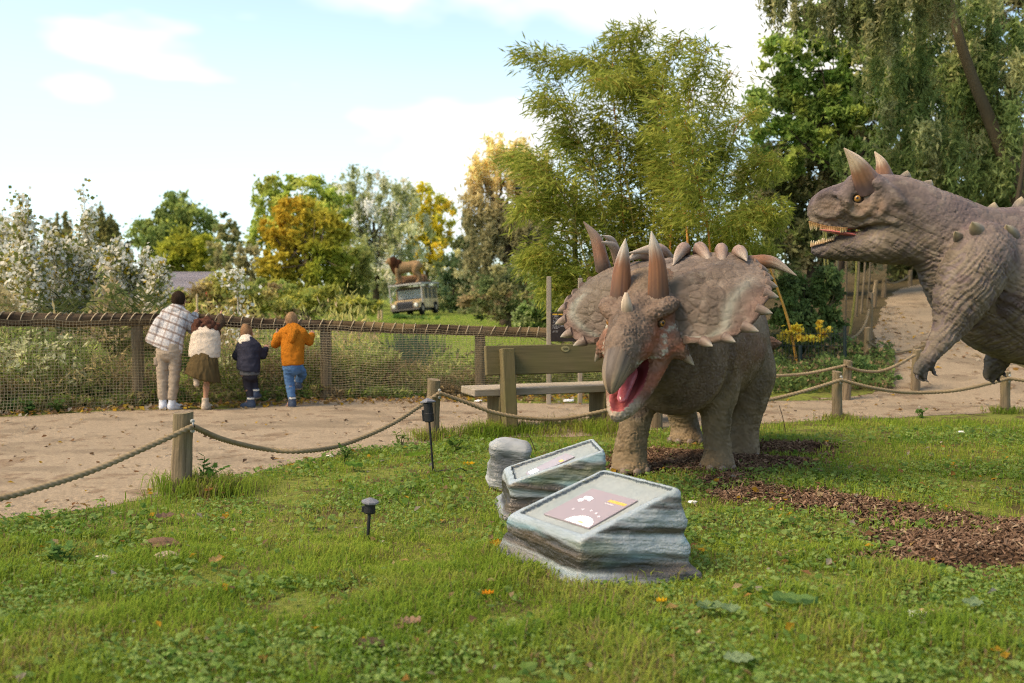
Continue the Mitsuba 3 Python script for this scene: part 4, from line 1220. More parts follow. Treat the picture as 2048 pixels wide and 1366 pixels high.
# brow horns and nose horn
for s, (tx, ty, tp) in ((-1, (1251, 477, 7.66)), (1, (1303, 462, 7.52))):
    b, tip = hw(s * .148, .11, -.06), at(tx, ty, tp)
    m = (b + tip) / 2 + HF * -.018 + HS * s * .012
    v1, f1, c1 = horn([(*(b - (tip - b) * .12), .088), (*b, .080), (*m, .062), (*(m * .4 + tip * .6), .036), (*tip, .003)], n=34, k=36, groove=.05, seed=s, cols=((.05, .036, .026), (.24, .105, .05), (.50, .44, .37)), stops=(.2, .5, .82))
    part(horned, 'brow_horn', (v1, f1), 'satin', smooth=True, color=c1, label='tall upright brow horn')
b, tip = hw(0, .17, .165), hw(0, .335, .10)
v1, f1, c1 = horn([(*hw(0, .12, .19), .058), (*b, .047), (*hw(0, .27, .145), .037), (*tip, .012)], n=22, k=24, groove=.03, cols=((.15, .11, .085), (.30, .21, .15), (.58, .46, .34)), stops=(.15, .4, .7))
part(horned, 'nose_horn', (v1, f1), 'satin', smooth=True, color=c1, label='short blunt horn on the nose')
for s in (-1, 1):
    v1, f1, c1 = spike(hw(s * .325, -.225, .12), hw(s * .385, -.305, .135), .038, cols=((.2, .13, .1), (.32, .24, .18), (.45, .38, .3)))
    part(horned, 'cheek_spike', (v1, f1), 'satin', smooth=True, color=c1)
# toe nails
for c, d in toe_tips:
    nv = trimesh.creation.icosphere(2, 1.0)
    side = np.array([-d[1], d[0], 0])
    vv = nv.vertices * (.022, .034, .036)
    part(horned, 'toenail', (vv[:, :1] * d + vv[:, 1:2] * side + vv[:, 2:] * [0, 0, 1] + c + d * .036 + [0, 0, -.006], nv.faces), 'satin', smooth=True, color=np.broadcast_to((.17, .13, .10), vv.shape))

# frill: a shield in the head's (s, f) plane, sagging at its sides
FC = -.13


def frill_pt(phi, rho):
    """phi 0 points to the frill's top, positive to the viewer's right; rho 0 to 1."""
    d = np.degrees(phi)
    rad = np.where(d > 0, np.interp(d, [0, 10, 30, 43, 60, 80, 92, 103, 114, 123], [.65, .66, .77, .87, .90, .91, .87, .79, .62, .46]),
                   np.interp(-d, [0, 10, 30, 42, 60, 80, 92, 102, 112, 120], [.65, .65, .71, .76, .74, .69, .67, .62, .53, .42]))
    s, fq = rho * rad * np.sin(phi), FC - rho * rad * np.cos(phi)
    a = np.abs(d)
    u = .10 + .09 * s - .08 * (s / .8) ** 2 - .14 * rho ** 2 * np.clip(np.cos(phi), 0, 1) - .20 * sstep(78, 118, a) * sstep(.1, .8, rho) - .16 * sstep(60, 118, a) * (1 - rho)
    u = u + .05 * np.exp(-(s / .07) ** 2) * (1 - rho) + .04 * np.exp(-((np.abs(phi) - 1.05) / .17) ** 2) * sstep(.15, .5, rho) * (1 - sstep(.7, 1, rho))
    return s, u, fq


nphi, nrho = 330, 84
ph, rh = np.meshgrid(np.radians(np.linspace(-120, 123, nphi)), np.linspace(0.02, 1, nrho), indexing='ij')
scal = 1 + .022 * np.abs(np.cos(ph * 13)) * sstep(.8, 1, rh)
s_, u_, f_ = frill_pt(ph, rh * scal)
front = HO + s_[..., None] * HS + u_[..., None] * HU + f_[..., None] * HF
gn = np.cross(np.gradient(front, axis=1), np.gradient(front, axis=0))
gn = unit(gn)
gn = np.where((gn @ HU)[..., None] < 0, -gn, gn)
fp = front.reshape(-1, 3)
c1_, c2_, cid = cells3(fp, .072, 7, )
edge = 1 - np.exp(-(c2_ - c1_) / .007)
fine = fb(fp, 40, 9) - .5
ribs = np.sin(rh.ravel() * 34 + 5 * fb(fp, 3, 2)) * sstep(-.3, -.9, ph.ravel()) * sstep(1.5, .7, np.abs(ph.ravel()))
dz = .0115 * (edge - .8) * sstep(.18, .45, rh.ravel()) + .004 * fine + .012 * (fb(fp, 6, 4) - .5) + .003 * ribs
thick = .028 * np.sqrt(np.clip(1 - rh ** 6, 0, 1)) + .006
top = fp + gn.reshape(-1, 3) * (dz + thick.ravel())[:, None]
bot = fp - gn.reshape(-1, 3) * (thick.ravel() + .004 * fine)[:, None]
i, j = np.meshgrid(np.arange(nphi - 1), np.arange(nrho - 1), indexing='ij')
a0 = (i * nrho + j).ravel()
q = np.stack([a0, a0 + 1, a0 + nrho + 1, a0 + nrho], 1)
N = nphi * nrho
rim = np.arange(nphi - 1) * nrho + nrho - 1
rq = np.stack([rim, rim + N, rim + nrho + N, rim + nrho], 1)
ends = []
for i0 in (0, (nphi - 1) * nrho):
    e = i0 + np.arange(nrho - 1)
    ends.append(np.stack([e, e + 1, e + 1 + N, e + N], 1))
quads = np.vstack([q, q[:, ::-1] + N, rq, *ends])
fv, ff = np.vstack([top, bot]), np.vstack([quads[:, [0, 1, 2]], quads[:, [0, 2, 3]]])
# soften the shelf of the rim
rr = rh.ravel()
cf = lerp((.150, .115, .091), (.120, .088, .066), sstep(-.15, .2, fb(fp, 3, 31) - .5))
cf = lerp(cf, np.broadcast_to((.172, .137, .116), cf.shape), sstep(.55, .2, np.abs(ph.ravel() - .1)) * .6)
cf = lerp(cf, np.broadcast_to((.135, .078, .058), cf.shape), .7 * sstep(1.15, 1.6, np.abs(ph.ravel())) * sstep(.75, .95, rr))
bandf = np.exp(-((rr - .80 + .06 * np.sin(ph.ravel() * 9)) / .05) ** 2) * sstep(1.15, 1.45, np.abs(ph.ravel()))
cf = lerp(cf, np.broadcast_to((.26, .255, .21), cf.shape), np.clip(bandf * (.3 + 1.0 * fb(fp, 16, 3)), 0, .8))
cf = cf * (1 + .22 * (rng(8).random(cid.max() + 1)[cid] - .5))[:, None]
cfb = np.broadcast_to((.11, .08, .06), cf.shape)
part(horned, 'frill', (fv, ff), 'skin', smooth=True, color=np.clip(np.vstack([grime(fp, cf, 8), cfb]), .01, .9), label='wide scaly frill behind the head')


def on_frill(deg, rho, du=0.0):
    s, u, fq = frill_pt(np.array(math.radians(deg)), np.array(rho))
    return hw(float(s), float(u) + du, float(fq))


curl = ((.19, .12, .095), (.30, .20, .15), (.44, .36, .29))
# claws that curl forward over the top edge
for px, py, tx, ty in ((1368, 497, 1346, 531), (1400, 496, 1424, 534), (1443, 499, 1446, 546), (1478, 503, 1494, 522)):
    deg = np.interp(px, (1330, 1500), (-6, 44))
    b = on_frill(deg, 1.0)
    y = b[1]
    b, tip = at(px, py + 10, y), at(tx, ty, y - .30)
    m1, m2 = at(px, py, y - .07), at(.5 * (px + tx), .5 * (py + ty) - 4, y - .21)
    v1, f1, c1 = horn([(*(b + (0, .04, -.02)), .05), (*m1, .050), (*m2, .036), (*tip, .004)], n=20, k=18, groove=.06, cols=curl, stops=(.1, .5, .9), seed=px)
    part(horned, 'frill_spike', (v1, f1), 'satin', smooth=True, color=c1, label='spike curling forward over the top of the frill')
for (bx, by), (mx, my), (tx, ty), r in (((1330, 512), (1312, 498), (1258, 506), .055), ((1300, 518), (1280, 508), (1250, 524), .05), ((1236, 520), (1226, 492), (1204, 484), .042), ((1232, 500), (1222, 480), (1206, 471), .034)):
    y = on_frill(-18, 1.0)[1]
    v1, f1, c1 = horn([(*at(bx, by + 8, y + .02), r), (*at(bx, by, y), r), (*at(mx, my, y - .08), r * .85), (*at(tx, ty, y - .16), .005)], n=22, k=18, groove=.06, cols=curl, stops=(.1, .5, .95), seed=bx)
    part(horned, 'frill_spike', (v1, f1), 'satin', smooth=True, color=c1, label='spike lying along the top of the frill')
# the two long corner horns
y = on_frill(48, 1.0)[1]
v1, f1, c1 = horn([(*at(1488, 530, y + .03), .06), (*at(1505, 526, y), .058), (*at(1545, 525, y - .03), .045), (*at(1593, 551, y - .08), .004)], n=34, k=24, groove=.05, cols=((.19, .14, .115), (.25, .115, .06), (.45, .38, .31)), stops=(.2, .5, .9))
part(horned, 'frill_horn', (v1, f1), 'satin', smooth=True, color=c1, label='long curved horn on the right corner of the frill')
y = on_frill(-40, 1.0)[1]
v1, f1, c1 = horn([(*at(1207, 538, y + .03), .066), (*at(1203, 522, y), .06), (*at(1192, 478, y), .045), (*at(1167, 443, y - .03), .004)], n=34, k=24, groove=.05, cols=((.15, .105, .085), (.25, .125, .075), (.30, .22, .17)), stops=(.2, .5, .9), seed=3)
part(horned, 'frill_horn', (v1, f1), 'satin', smooth=True, color=c1, label='long upright horn on the left corner of the frill')
small = ((.2, .14, .11), (.30, .22, .17), (.46, .40, .32))
for deg, L in ((54, .05), (61, .055), (68, .06), (75, .07), (83, .085), (92, .09), (101, .095), (109, .075), (117, .08), (-54, .045), (-61, .05), (-69, .06), (-77, .07), (-85, .085), (-94, .09), (-103, .085), (-113, .08)):
    b = on_frill(deg, .985)
    o = on_frill(deg, 1.2) - on_frill(deg, 1.0)
    tip = b + unit(o) * L + HU * -.01 + np.array([0, 0, -.012])
    v1, f1, c1 = spike(b, tip, .034 + .12 * (L - .045), cols=small, groove=.05, seed=deg)
    part(horned, 'rim_spike', (v1, f1), 'satin', smooth=True, color=c1)

# ---- the meat-eating dinosaur with two horns, walking in from the right
hunter = thing('meat_eating_dinosaur', 'grey purple two-horned dinosaur statue with bared teeth, leaning in from the right edge', 'dinosaur statue')


def crow(px, py, y, *r):
    return (*at(px, py, y), *r)


cf_ = Field([1.6, 5.9, -.05], [9.6, 8.8, 2.75], .03)
cf_.oval([crow(1845, 440, 7.18, .19, .21), crow(1880, 464, 7.18, .20, .235), crow(1918, 494, 7.2, .26, .285), crow(1965, 540, 7.22, .36, .39), crow(2020, 565, 7.25, .43, .49), crow(2100, 575, 7.3, .47, .53),
          crow(2230, 575, 7.4, .46, .52), crow(2400, 560, 7.5, .42, .47), crow(2560, 548, 7.6, .28, .32), crow(2800, 545, 7.75, .17, .19), crow(3100, 530, 7.95, .09, .1), crow(3400, 500, 8.2, .02, .02)], k=.06, n=44)
for s, dy in ((-1, -.27), (1, .30)):
    hip = at(2380, 590, 7.5 + dy)
    X, Y = hip[0], hip[1]
    fx = X - .25 + (.45 if s > 0 else 0)
    cf_.chain([(X, Y, hip[2], .34), (X - .22, Y, .98, .27), (X - .30 + (fx - X) * .2, Y, .74, .17)], k=.08, n=10)
    cf_.chain([(X - .30 + (fx - X) * .2, Y, .76, .17), (fx + .22, Y, .42, .115), (fx + .25, Y, .32, .095)], k=.05, n=8)
    cf_.chain([(fx + .25, Y, .34, .095), (fx + .06, Y, .10, .085), (fx + .0, Y, .06, .09)], k=.05, n=8)
    for a in (-28, 0, 28):
        b = math.radians(a)
        cf_.chain([(fx + .04, Y, .06, .07), (fx - .12 * math.cos(b), Y + .12 * math.sin(b), .055, .055), (fx - .30 * math.cos(b), Y + .30 * math.sin(b), .035, .035)], k=.03, n=8)
cf_.clip((0, 0, .004), (0, 0, -1))
bv_, bf_ = None, None
# near arm and far arm
arm = [crow(1968, 505, 6.92, .20), crow(1938, 560, 6.84, .195), crow(1916, 612, 6.80, .150), crow(1899, 652, 6.78, .098), crow(1876, 690, 6.72, .062), crow(1858, 716, 6.68, .045), crow(1852, 726, 6.67, .042)]
hunt_head = Field([1.75, 6.4, .8], [4.0, 8.2, 2.75], .018)
A = hunt_head
A.a[:] = 9
# coarse trunk is sampled onto the fine grid, so that body, head and arms are one surface
from scipy.ndimage import map_coordinates
g = np.stack(np.meshgrid(*[(A.lo[k] + A.h * np.arange(A.n[k]) - cf_.lo[k]) / cf_.h for k in range(3)], indexing='ij'))
A.a = map_coordinates(cf_.a, g, order=1, mode='nearest').astype(np.float32)
A.oval([crow(1638, 424, 7.42, .075, .105), crow(1662, 420, 7.40, .105, .135), crow(1695, 413, 7.34, .135, .150), crow(1735, 405, 7.28, .165, .165), crow(1780, 408, 7.22, .185, .185), crow(1820, 425, 7.18, .185, .20), crow(1850, 445, 7.18, .19, .21)], k=.04, n=22)
A.oval([crow(1627, 499, 7.42, .030, .018), crow(1645, 500, 7.41, .06, .050), crow(1685, 497, 7.36, .10, .078), crow(1725, 494, 7.30, .13, .098), crow(1768, 490, 7.24, .155, .125), crow(1812, 480, 7.2, .175, .16), crow(1850, 470, 7.18, .18, .19)], k=.025, n=20)
A.chain([crow(1800, 492, 7.2, .09), crow(1835, 496, 7.2, .09), crow(1860, 510, 7.2, .10)], k=.05, n=8)                       # throat
# the open front of the mouth and the crease that runs back to its corner
A.oval([crow(1600, 468, 7.44, .14, .068), crow(1650, 467, 7.41, .14, .040), crow(1690, 463, 7.36, .16, .018), crow(1712, 461, 7.33, .16, .007)], k=.008, n=12, sub=True)


def side(px, py, lo=6.5, hi=7.5):
    """The near surface of the head or body at that place."""
    ys = np.arange(lo, hi, .004)
    p = np.array([at(px, py, y) for y in ys])
    d = map_coordinates(A.a, ((p - A.lo) / A.h).T, order=1, mode='nearest')
    k = int(np.argmax(d < 0))
    return p[k] if d[k] < 0 else at(px, py, 7.2)


def srow(px, py, r, dy=0.0):
    p = side(px, py) + (0, dy, 0)
    return (*p, r)


A0 = A.a.copy()
for pts, r, sub, dy in (([(1712, 461), (1735, 455), (1762, 452), (1791, 452)], .010, True, 0),
                        ([(1692, 396), (1700, 374), (1716, 361), (1740, 361), (1758, 368)], .052, False, -.016),      # brow
                        ([(1752, 366), (1772, 376), (1788, 388), (1798, 402)], .034, False, -.002),
                        ([(1628, 410), (1640, 393), (1660, 386), (1680, 392), (1686, 410), (1676, 428), (1656, 434), (1636, 428), (1628, 410)], .019, False, -.006),
                        ([(1746, 400), (1752, 386), (1766, 386), (1772, 400), (1768, 420), (1758, 432), (1748, 424), (1746, 400)], .019, False, -.006),
                        ([(1694, 404), (1698, 420), (1712, 430), (1730, 428), (1742, 412)], .019, False, -.006),
                        ([(1622, 441), (1655, 451), (1700, 454), (1746, 441), (1770, 440), (1792, 447)], .019, False, -.003),
                        ([(1655, 482), (1691, 470), (1713, 467), (1755, 459), (1790, 457)], .014, False, .0),
                        ([(1800, 398), (1815, 410), (1825, 430)], .018, False, .006),
                        ([(1780, 470), (1800, 500), (1812, 530)], .016, False, .01)):
    A.chain([srow(*p, r * 1.0, dy) for p in pts], k=.014, n=4 * len(pts), sub=sub)
ep = side(1717, 397)
A.ell(ep + (0, .012, 0), (.042, .040, .034), k=.015, sub=True)
A.chain([(*(at(1708, 390, ep[1] + .008)), .008), (*(at(1717, 386, ep[1] - .002)), .010), (*(at(1727, 392, ep[1] + .008)), .008)], k=.01, n=8)
A.chain([(*(at(1706, 402, ep[1] + .012)), .007), (*(at(1716, 410, ep[1] + .004)), .009), (*(at(1728, 402, ep[1] + .010)), .007)], k=.01, n=8)
A.chain(arm, k=.03, n=24)
hand = at(1850, 728, 6.67)
claws = []
for (kx, ky, tx, ty, r, dy) in ((1836, 735, 1834, 752, .024, -.03), (1846, 742, 1850, 757, .024, .0), (1840, 738, 1842, 756, .022, .04), (1862, 728, 1868, 745, .018, .03)):
    A.chain([(*hand, .036), (*at(kx, ky, 6.66 + dy * .6), r + .006), (*at(tx, ty, 6.65 + dy), r * .72)], k=.012, n=8)
    claws.append((at(tx, ty, 6.65 + dy), at(tx + (7 if tx > 1840 else 3), ty + 7, 6.63 + dy)))
A.chain([crow(2030, 640, 7.62, .16), crow(2010, 690, 7.62, .10), crow(1994, 722, 7.58, .058), crow(1990, 732, 7.57, .052)], k=.05, n=12)
hand = at(1990, 734, 7.57)
for (kx, ky, tx, ty, r, dy) in ((1975, 742, 1974, 756, .024, -.03), (1984, 748, 1985, 762, .024, .0), (1994, 746, 1996, 758, .022, .03), (2003, 738, 2008, 748, .018, .0)):
    A.chain([(*hand, .042), (*at(kx, ky, 7.56 + dy * .6), r + .006), (*at(tx, ty, 7.55 + dy), r * .75)], k=.012, n=8)
    claws.append((at(tx, ty, 7.55 + dy), at(tx + 5, ty + 6, 7.52 + dy)))
# near field: everything up to x = 3.9; the coarse field carries the rest
XC = 3.86
far = Field(cf_.lo, cf_.lo + cf_.h * 2, cf_.h); far.n = cf_.n; far.a = cf_.a.copy()
far.clip((XC - .012, 0, 0), (-1, 0, 0))
A.clip((XC, 0, 0), (1, 0, 0))
v, f = A.mesh(2, 1)
nb = normals(v, f)
px_, py_ = proj(v).T
hd = sstep(1.9 + 1.05, 1.9 + .75, v[:, 0])            # 1 on the head, 0 on the trunk
# skin: fine wrinkles that flow round neck and belly, cracked plates on the back
fx_ = v + .05 * np.stack([fb(v, 5, k) - .5 for k in (1, 2, 3)], -1)


def wrinkle(dirv, freq, seed, sharp=.16, across=.25):
    dirv = unit(np.asarray(dirv, float))
    w = fx_ @ dirv * freq
    o = fx_ * freq * across
    n = meshkit.fbm(np.stack([w, o[:, 0] * .4 + o[:, 2] * .3, o[:, 1] * .4], -1), 3, seed)
    return 1 - np.exp(-np.abs(n - .5) / sharp * 2.2)


wa = wrinkle((.75, .1, -.65), 66, 3, .16, .16)
wb = wrinkle((.45, .1, .85), 34, 5)
armw = np.zeros(len(v))
ar = curve(arm, 40)
for q in ar:
    armw = np.maximum(armw, sstep(q[3] * 1.55, q[3] * 1.05, np.linalg.norm(v - q[:3], axis=1)))
p1, p2, pi = cells3(fx_, .085, 3, (1.0, 1.0, 1.5))
plate = 1 - np.exp(-(p2 - p1) / .008)
mid_z = np.interp(v[:, 0], [2.1, 2.6, 2.9, 3.2, 3.6], [2.02, 1.95, 1.75, 1.58, 1.5])
up_ = sstep(-.12, .18, v[:, 2] - mid_z)
disp = .014 * (wa - .75) * (.45 + .55 * (1 - up_)) * (1 - .62 * hd) + .010 * (wb - .75) * (1 - up_) + .006 * (plate - .85) * up_ * (1 - .5 * hd) + .010 * (fb(v, 7, 6) - .5)
disp = disp + armw * .008 * (wrinkle((.9, 0, .5), 40, 9) - .8)
inmouth = (np.abs(py_ - np.interp(px_, [1610, 1650, 1690, 1715], [468, 467, 463, 461])) < np.interp(px_, [1610, 1650, 1690, 1720], [19, 11.5, 5.5, 2])) & (px_ < 1716) & (v[:, 0] < 2.8)
rim = unit(at(1650, 440, 7.0) - at(1650, 440, 8.0))
inmouth &= (np.abs(nb[:, 2]) > .35)
v = v + nb * np.where(inmouth, 0, disp)[:, None]
tone = fb(v, 4.5, 2) - .5
col = lerp((.148, .112, .099), (.105, .079, .076), sstep(-.15, .2, tone))
ochre = np.clip(1.1 * (1 - up_) + .5 * (fb(v, 6, 8) - .5), 0, 1)
col = lerp(col, np.broadcast_to((.172, .135, .074), col.shape), .5 * ochre * sstep(.25, .75, wa))
pur = sstep(.56, .68, fb(v, 6.5, 14))
col = lerp(col, np.broadcast_to((.08, .05, .056), col.shape), .62 * pur * (1 - .5 * hd))
warm = np.exp(-((px_ - 1757) / 20) ** 2 - ((py_ - 415) / 22) ** 2) + np.exp(-((px_ - 1716) / 26) ** 2 - ((py_ - 412) / 20) ** 2) + np.exp(-((px_ - 1657) / 24) ** 2 - ((py_ - 412) / 16) ** 2)
col = lerp(col, np.broadcast_to((.20, .125, .072), col.shape), np.clip(.45 * warm * (v[:, 0] < 3), 0, .6))
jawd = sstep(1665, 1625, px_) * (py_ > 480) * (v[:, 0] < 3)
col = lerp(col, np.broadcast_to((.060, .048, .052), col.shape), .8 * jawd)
handw = sstep(.14, .05, np.minimum(np.linalg.norm(v - at(1848, 742, 6.65), axis=1), np.linalg.norm(v - at(1990, 745, 7.56), axis=1)))
col = lerp(col, np.broadcast_to((.05, .042, .04), col.shape), .8 * handw)
col = col * (1 + .25 * (rng(3).random(pi.max() + 1)[pi] - .5) * up_)[:, None]
col = np.where(inmouth[:, None], (.20, .04, .035), col)
part(hunter, 'body', (v, f), 'skin', smooth=True, color=np.clip(np.where(inmouth[:, None], col, grime(v, col, 5)), .01, .9))
v, f = far.mesh(2, 0)
nb = normals(v, f)
v = v + nb * (.02 * (fb(v, 6, 6) - .5))[:, None]
col = lerp((.13, .11, .10), (.15, .12, .075), sstep(1.9, 1.2, v[:, 2]))
part(hunter, 'hindquarters', (v, f), 'skin', smooth=True, color=np.clip(col * (.75 + .5 * fb(v, 7, 3))[:, None], 0, 1))

ev = trimesh.creation.icosphere(3, .031)
d = ev.vertices @ unit(np.array([-.35, -1, .05])) / .031
ec = np.where(d[:, None] > .955, (.008, .008, .008), np.where(d[:, None] > .72, (.30, .15, .035), (.09, .065, .045)))
part(hunter, 'eye', (ev.vertices + ep + (0, .022, 0), ev.faces), 'gloss', smooth=True, color=ec, label='amber eye under a heavy brow')
for (bx, by, mx, my, tx, ty, yb, yt, r, lab) in ((1733, 362, 1713, 326, 1688, 296, 7.13, 7.02, .088, 'near pale-tipped horn above the eye'), (1768, 352, 1762, 325, 1749, 303, 7.38, 7.36, .062, 'far pale-tipped horn above the eye')):
    b, m, t_ = at(bx, by, yb), at(mx, my, (yb + yt) / 2 - .01), at(tx, ty, yt)
    v1, f1, c1 = horn([(*(b - (m - b) * .3), r * 1.12), (*b, r), (*m, r * .58), (*t_, .004)], n=34, k=34, groove=.05, cols=((.13, .085, .085), (.32, .16, .09), (.62, .47, .33)), stops=(.28, .55, .75), seed=bx)
    part(hunter, 'horn', (v1, f1), 'satin', smooth=True, color=c1, label=lab)
tooth = ((.30, .17, .07), (.50, .34, .15), (.66, .54, .33))
r_ = rng(5)
for k, px in enumerate(np.linspace(1621, 1692, 17)):
    py = np.interp(px, [1618, 1655, 1701], [446, 455, 459])
    L = (13 if k < 4 else 10) * (.7 + .5 * r_.random()) * np.interp(px, [1618, 1692], [1, .65])
    y = np.interp(px, [1618, 1630, 1660, 1695], [7.40, 7.36, 7.30, 7.20])
    b, t_ = at(px, py - 1, y), at(px + r_.uniform(-2, 1), py + L, y + .006)
    v1, f1, c1 = spike(b, t_, .0115, cols=tooth, groove=.02)
    part(hunter, 'tooth', (v1, f1), 'gloss', smooth=True, color=c1)
for k, px in enumerate(np.linspace(1623, 1666, 11)):
    py = np.interp(px, [1617, 1651, 1691], [492, 483, 470])
    L = (12 if k == 0 else 8) * (.7 + .5 * r_.random())
    y = np.interp(px, [1618, 1630, 1660, 1695], [7.41, 7.37, 7.32, 7.25])
    v1, f1, c1 = spike(at(px, py + 1, y), at(px + r_.uniform(-1, 2), py - L, y), .010, cols=tooth, groove=.02)
    part(hunter, 'tooth', (v1, f1), 'gloss', smooth=True, color=c1)
tv = trimesh.creation.icosphere(3, 1.0)
tq = tv.vertices * (.18, .06, .012)
tq = tq @ trimesh.transformations.rotation_matrix(math.radians(9), [0, 1, 0])[:3, :3].T
part(hunter, 'tongue', (tq + at(1690, 466, 7.30) + (0, 0, -.006), tv.faces), 'gloss', smooth=True, color=np.broadcast_to((.42, .12, .11), tq.shape), label='pink tongue')
spk = ((.17, .14, .12), (.22, .18, .13), (.40, .32, .20))
for bx, by, tx, ty, y, r in ((1812, 352, 1815, 341, 7.18, .036), (1856, 370, 1863, 360, 7.18, .04), (1890, 397, 1901, 386, 7.18, .042), (1936, 424, 1940, 409, 7.2, .042), (1986, 420, 1989, 404, 7.22, .045), (2040, 412, 2043, 393, 7.25, .05)):
    v1, f1, c1 = spike(at(bx, by, y), at(tx, ty, y), r, cols=spk, groove=.06, seed=bx)
    part(hunter, 'back_spike', (v1, f1), 'satin', smooth=True, color=c1)
for bx, by, tx, ty, r in ((1920, 476, 1910, 463, .036), (1957, 462, 1944, 444, .05), (2024, 468, 2012, 450, .05)):
    p = side(bx, by, 6.3, 7.4)
    v1, f1, c1 = spike(p + (0, .02, 0), at(tx, ty, p[1] - .06), r, cols=spk, groove=.06, seed=bx)
    part(hunter, 'shoulder_spike', (v1, f1), 'satin', smooth=True, color=c1)
for b, t_ in claws:
    v1, f1, c1 = spike(b, t_ + (0, 0, -.0), .013, bend=(t_ - b)[2] * np.array([.25, 0, 0]), cols=((.04, .03, .03), (.07, .055, .05), (.12, .10, .085)))
    part(hunter, 'claw', (v1, f1), 'satin', smooth=True, color=c1)
# ------------------------------------------------------------------ net fence with its log rail
def on_fence(px):
    y = fence_y(px)
    c = np.interp(px, [-420, 0, 146, 293, 390, 444, 526, 650, 784, 959, 1092, 1400], [641, 638, 640, 639, 638, 641, 648, 650, 657, 662, 665, 672])
    h = np.interp(px, [-420, 0, 300, 526, 650, 1092, 1400], [15.5, 14, 12.3, 10.6, 10.4, 9.8, 9.5])
    p = at(px, c, float(y))
    return p, h / FPX * y


fence = thing('net_fence', 'long log-railed fence hung with square rope netting beyond the path', 'fence')
posts_px = (-330, -40, 271, 650, 960, 1290)
r_ = rng(3)
for a, b in zip(posts_px[:-1], posts_px[1:]):
    q = np.linspace(a - 2, b + 2, 60)
    p = np.array([on_fence(x)[0] for x in q]); rad = np.array([on_fence(x)[1] for x in q])
    p[:, 2] += .010 * (meshkit.noise(np.stack([p[:, 0] * 1.7, p[:, 0] * 0, p[:, 0] * 0], -1), 3) - .5)
    v, f, uv = tube(p, rad, 26)
    ang = np.arctan2(v[:, 2] - np.interp(v[:, 0], p[:, 0], p[:, 2]), v[:, 1] - np.interp(v[:, 0], p[:, 0], p[:, 1]))
    g = meshkit.fbm(np.stack([np.cos(ang) * 3.2, np.sin(ang) * 3.2, v[:, 0] * 2.2], -1), 4, 5)
    v = v + normals(v, f) * (.016 * (g - .5))[:, None]
    c = lerp((.024, .017, .012), (.115, .082, .052), sstep(.3, .70, g)) * (.8 + .4 * fb(v, 40, 2))[:, None]
    c = lerp(c, np.broadcast_to((.21, .14, .065), c.shape), sstep(.66, .8, meshkit.fbm(v * (1.3, 3, 3), 2, 21)) * .7)
    rail = part(fence, 'rail', (v, f), 'matte', smooth=True, color=c)
for px in posts_px:
    p, rad = on_fence(px)
    p = p + (0, .05, 0)
    zt = p[2] - rad * .5
    h_ = np.linspace(-.05, zt, 16)
    v, f, uv = tube(np.stack([p[0] + h_ * .0, p[1] + h_ * 0, h_], 1), .072, 14, rough=.10, seed=px)
    part(fence, 'post', (v, f), 'post_wood', smooth=True, uv=uv)
# lashings round the rail
x = -330.0
while x < 1300:
    p, rad = on_fence(x)
    a = np.linspace(0, 2 * np.pi, 15)
    lean = r_.uniform(.1, .7) * rad * 2
    ring = np.stack([p[0] + lean * (np.sin(a) * .5), p[1] + np.cos(a) * (rad + .010), p[2] + np.sin(a) * (rad + .010)], 1)
    v, f, _ = tube(ring, .0055, 4, cap=False)
    part(fence, 'lashing', (v, f), 'matte', smooth=True, color=np.broadcast_to((.52, .42, .27), v.shape))
    x += r_.uniform(17, 27)
# the net: wavy strands, square meshes of about 43 mm
stx = np.arange(-330, 1290, 7.1)
base = np.array([on_fence(q)[0] for q in stx]); rad = np.array([on_fence(q)[1] for q in stx])
nrow = 31
zz = np.linspace(0, 1, nrow)
P = np.zeros((len(stx), nrow, 3))
P[:, :, 0] = base[:, None, 0]
P[:, :, 1] = (base[:, 1] - rad - .012)[:, None] + .02 * zz[None] - .10 * (np.sin(np.pi * zz) ** 2)[None] * meshkit.noise(np.stack([base[:, 0] * .8, base[:, 0] * 0, base[:, 0] * 0], -1), 4)[:, None] - .15 * (zz ** 4)[None] * sstep(400, 0, stx)[:, None]
P[:, :, 2] = (base[:, 2] - rad * .3)[:, None] * (1 - zz[None]) + .02
jit = np.stack([meshkit.noise(np.stack([P[..., 0] * 4, P[..., 2] * 4, P[..., 0] * 0], -1), s) - .5 for s in (1, 2, 3)], -1)
P = P + jit * (.030, .02, .030)
nets = []


def strands(P, rad):
    """Triangular tubes along the second axis of P, all at once."""
    m, n, _ = P.shape
    t = unit(np.gradient(P, axis=1))
    a = unit(np.cross(t, np.array([0.1, 1, .15])))
    b = np.cross(t, a)
    ang = np.array([0, 2.094, 4.189])
    v = P[:, :, None] + rad * (np.cos(ang)[:, None] * a[:, :, None] + np.sin(ang)[:, None] * b[:, :, None])
    idx = np.arange(m * n * 3).reshape(m, n, 3)
    f = []
    for k in range(3):
        k2 = (k + 1) % 3
        f += [np.stack([idx[:, :-1, k], idx[:, :-1, k2], idx[:, 1:, k2]], -1).reshape(-1, 3), np.stack([idx[:, :-1, k], idx[:, 1:, k2], idx[:, 1:, k]], -1).reshape(-1, 3)]
    return v.reshape(-1, 3), np.vstack(f)


v1, f1 = strands(P[:, ::2], .0021)
v2, f2 = strands(P.transpose(1, 0, 2)[:, ::2], .0021)
v, f, c = join([(v1, f1, (.40, .31, .19)), (v2, f2, (.40, .31, .19))])
tintn = fb(v, 1.1, 5)
part(fence, 'net', (v, f), 'matte', color=lerp((.17, .13, .075), (.38, .30, .185), sstep(.3, .65, tintn)), kind='stuff', label='tan rope netting with square meshes')
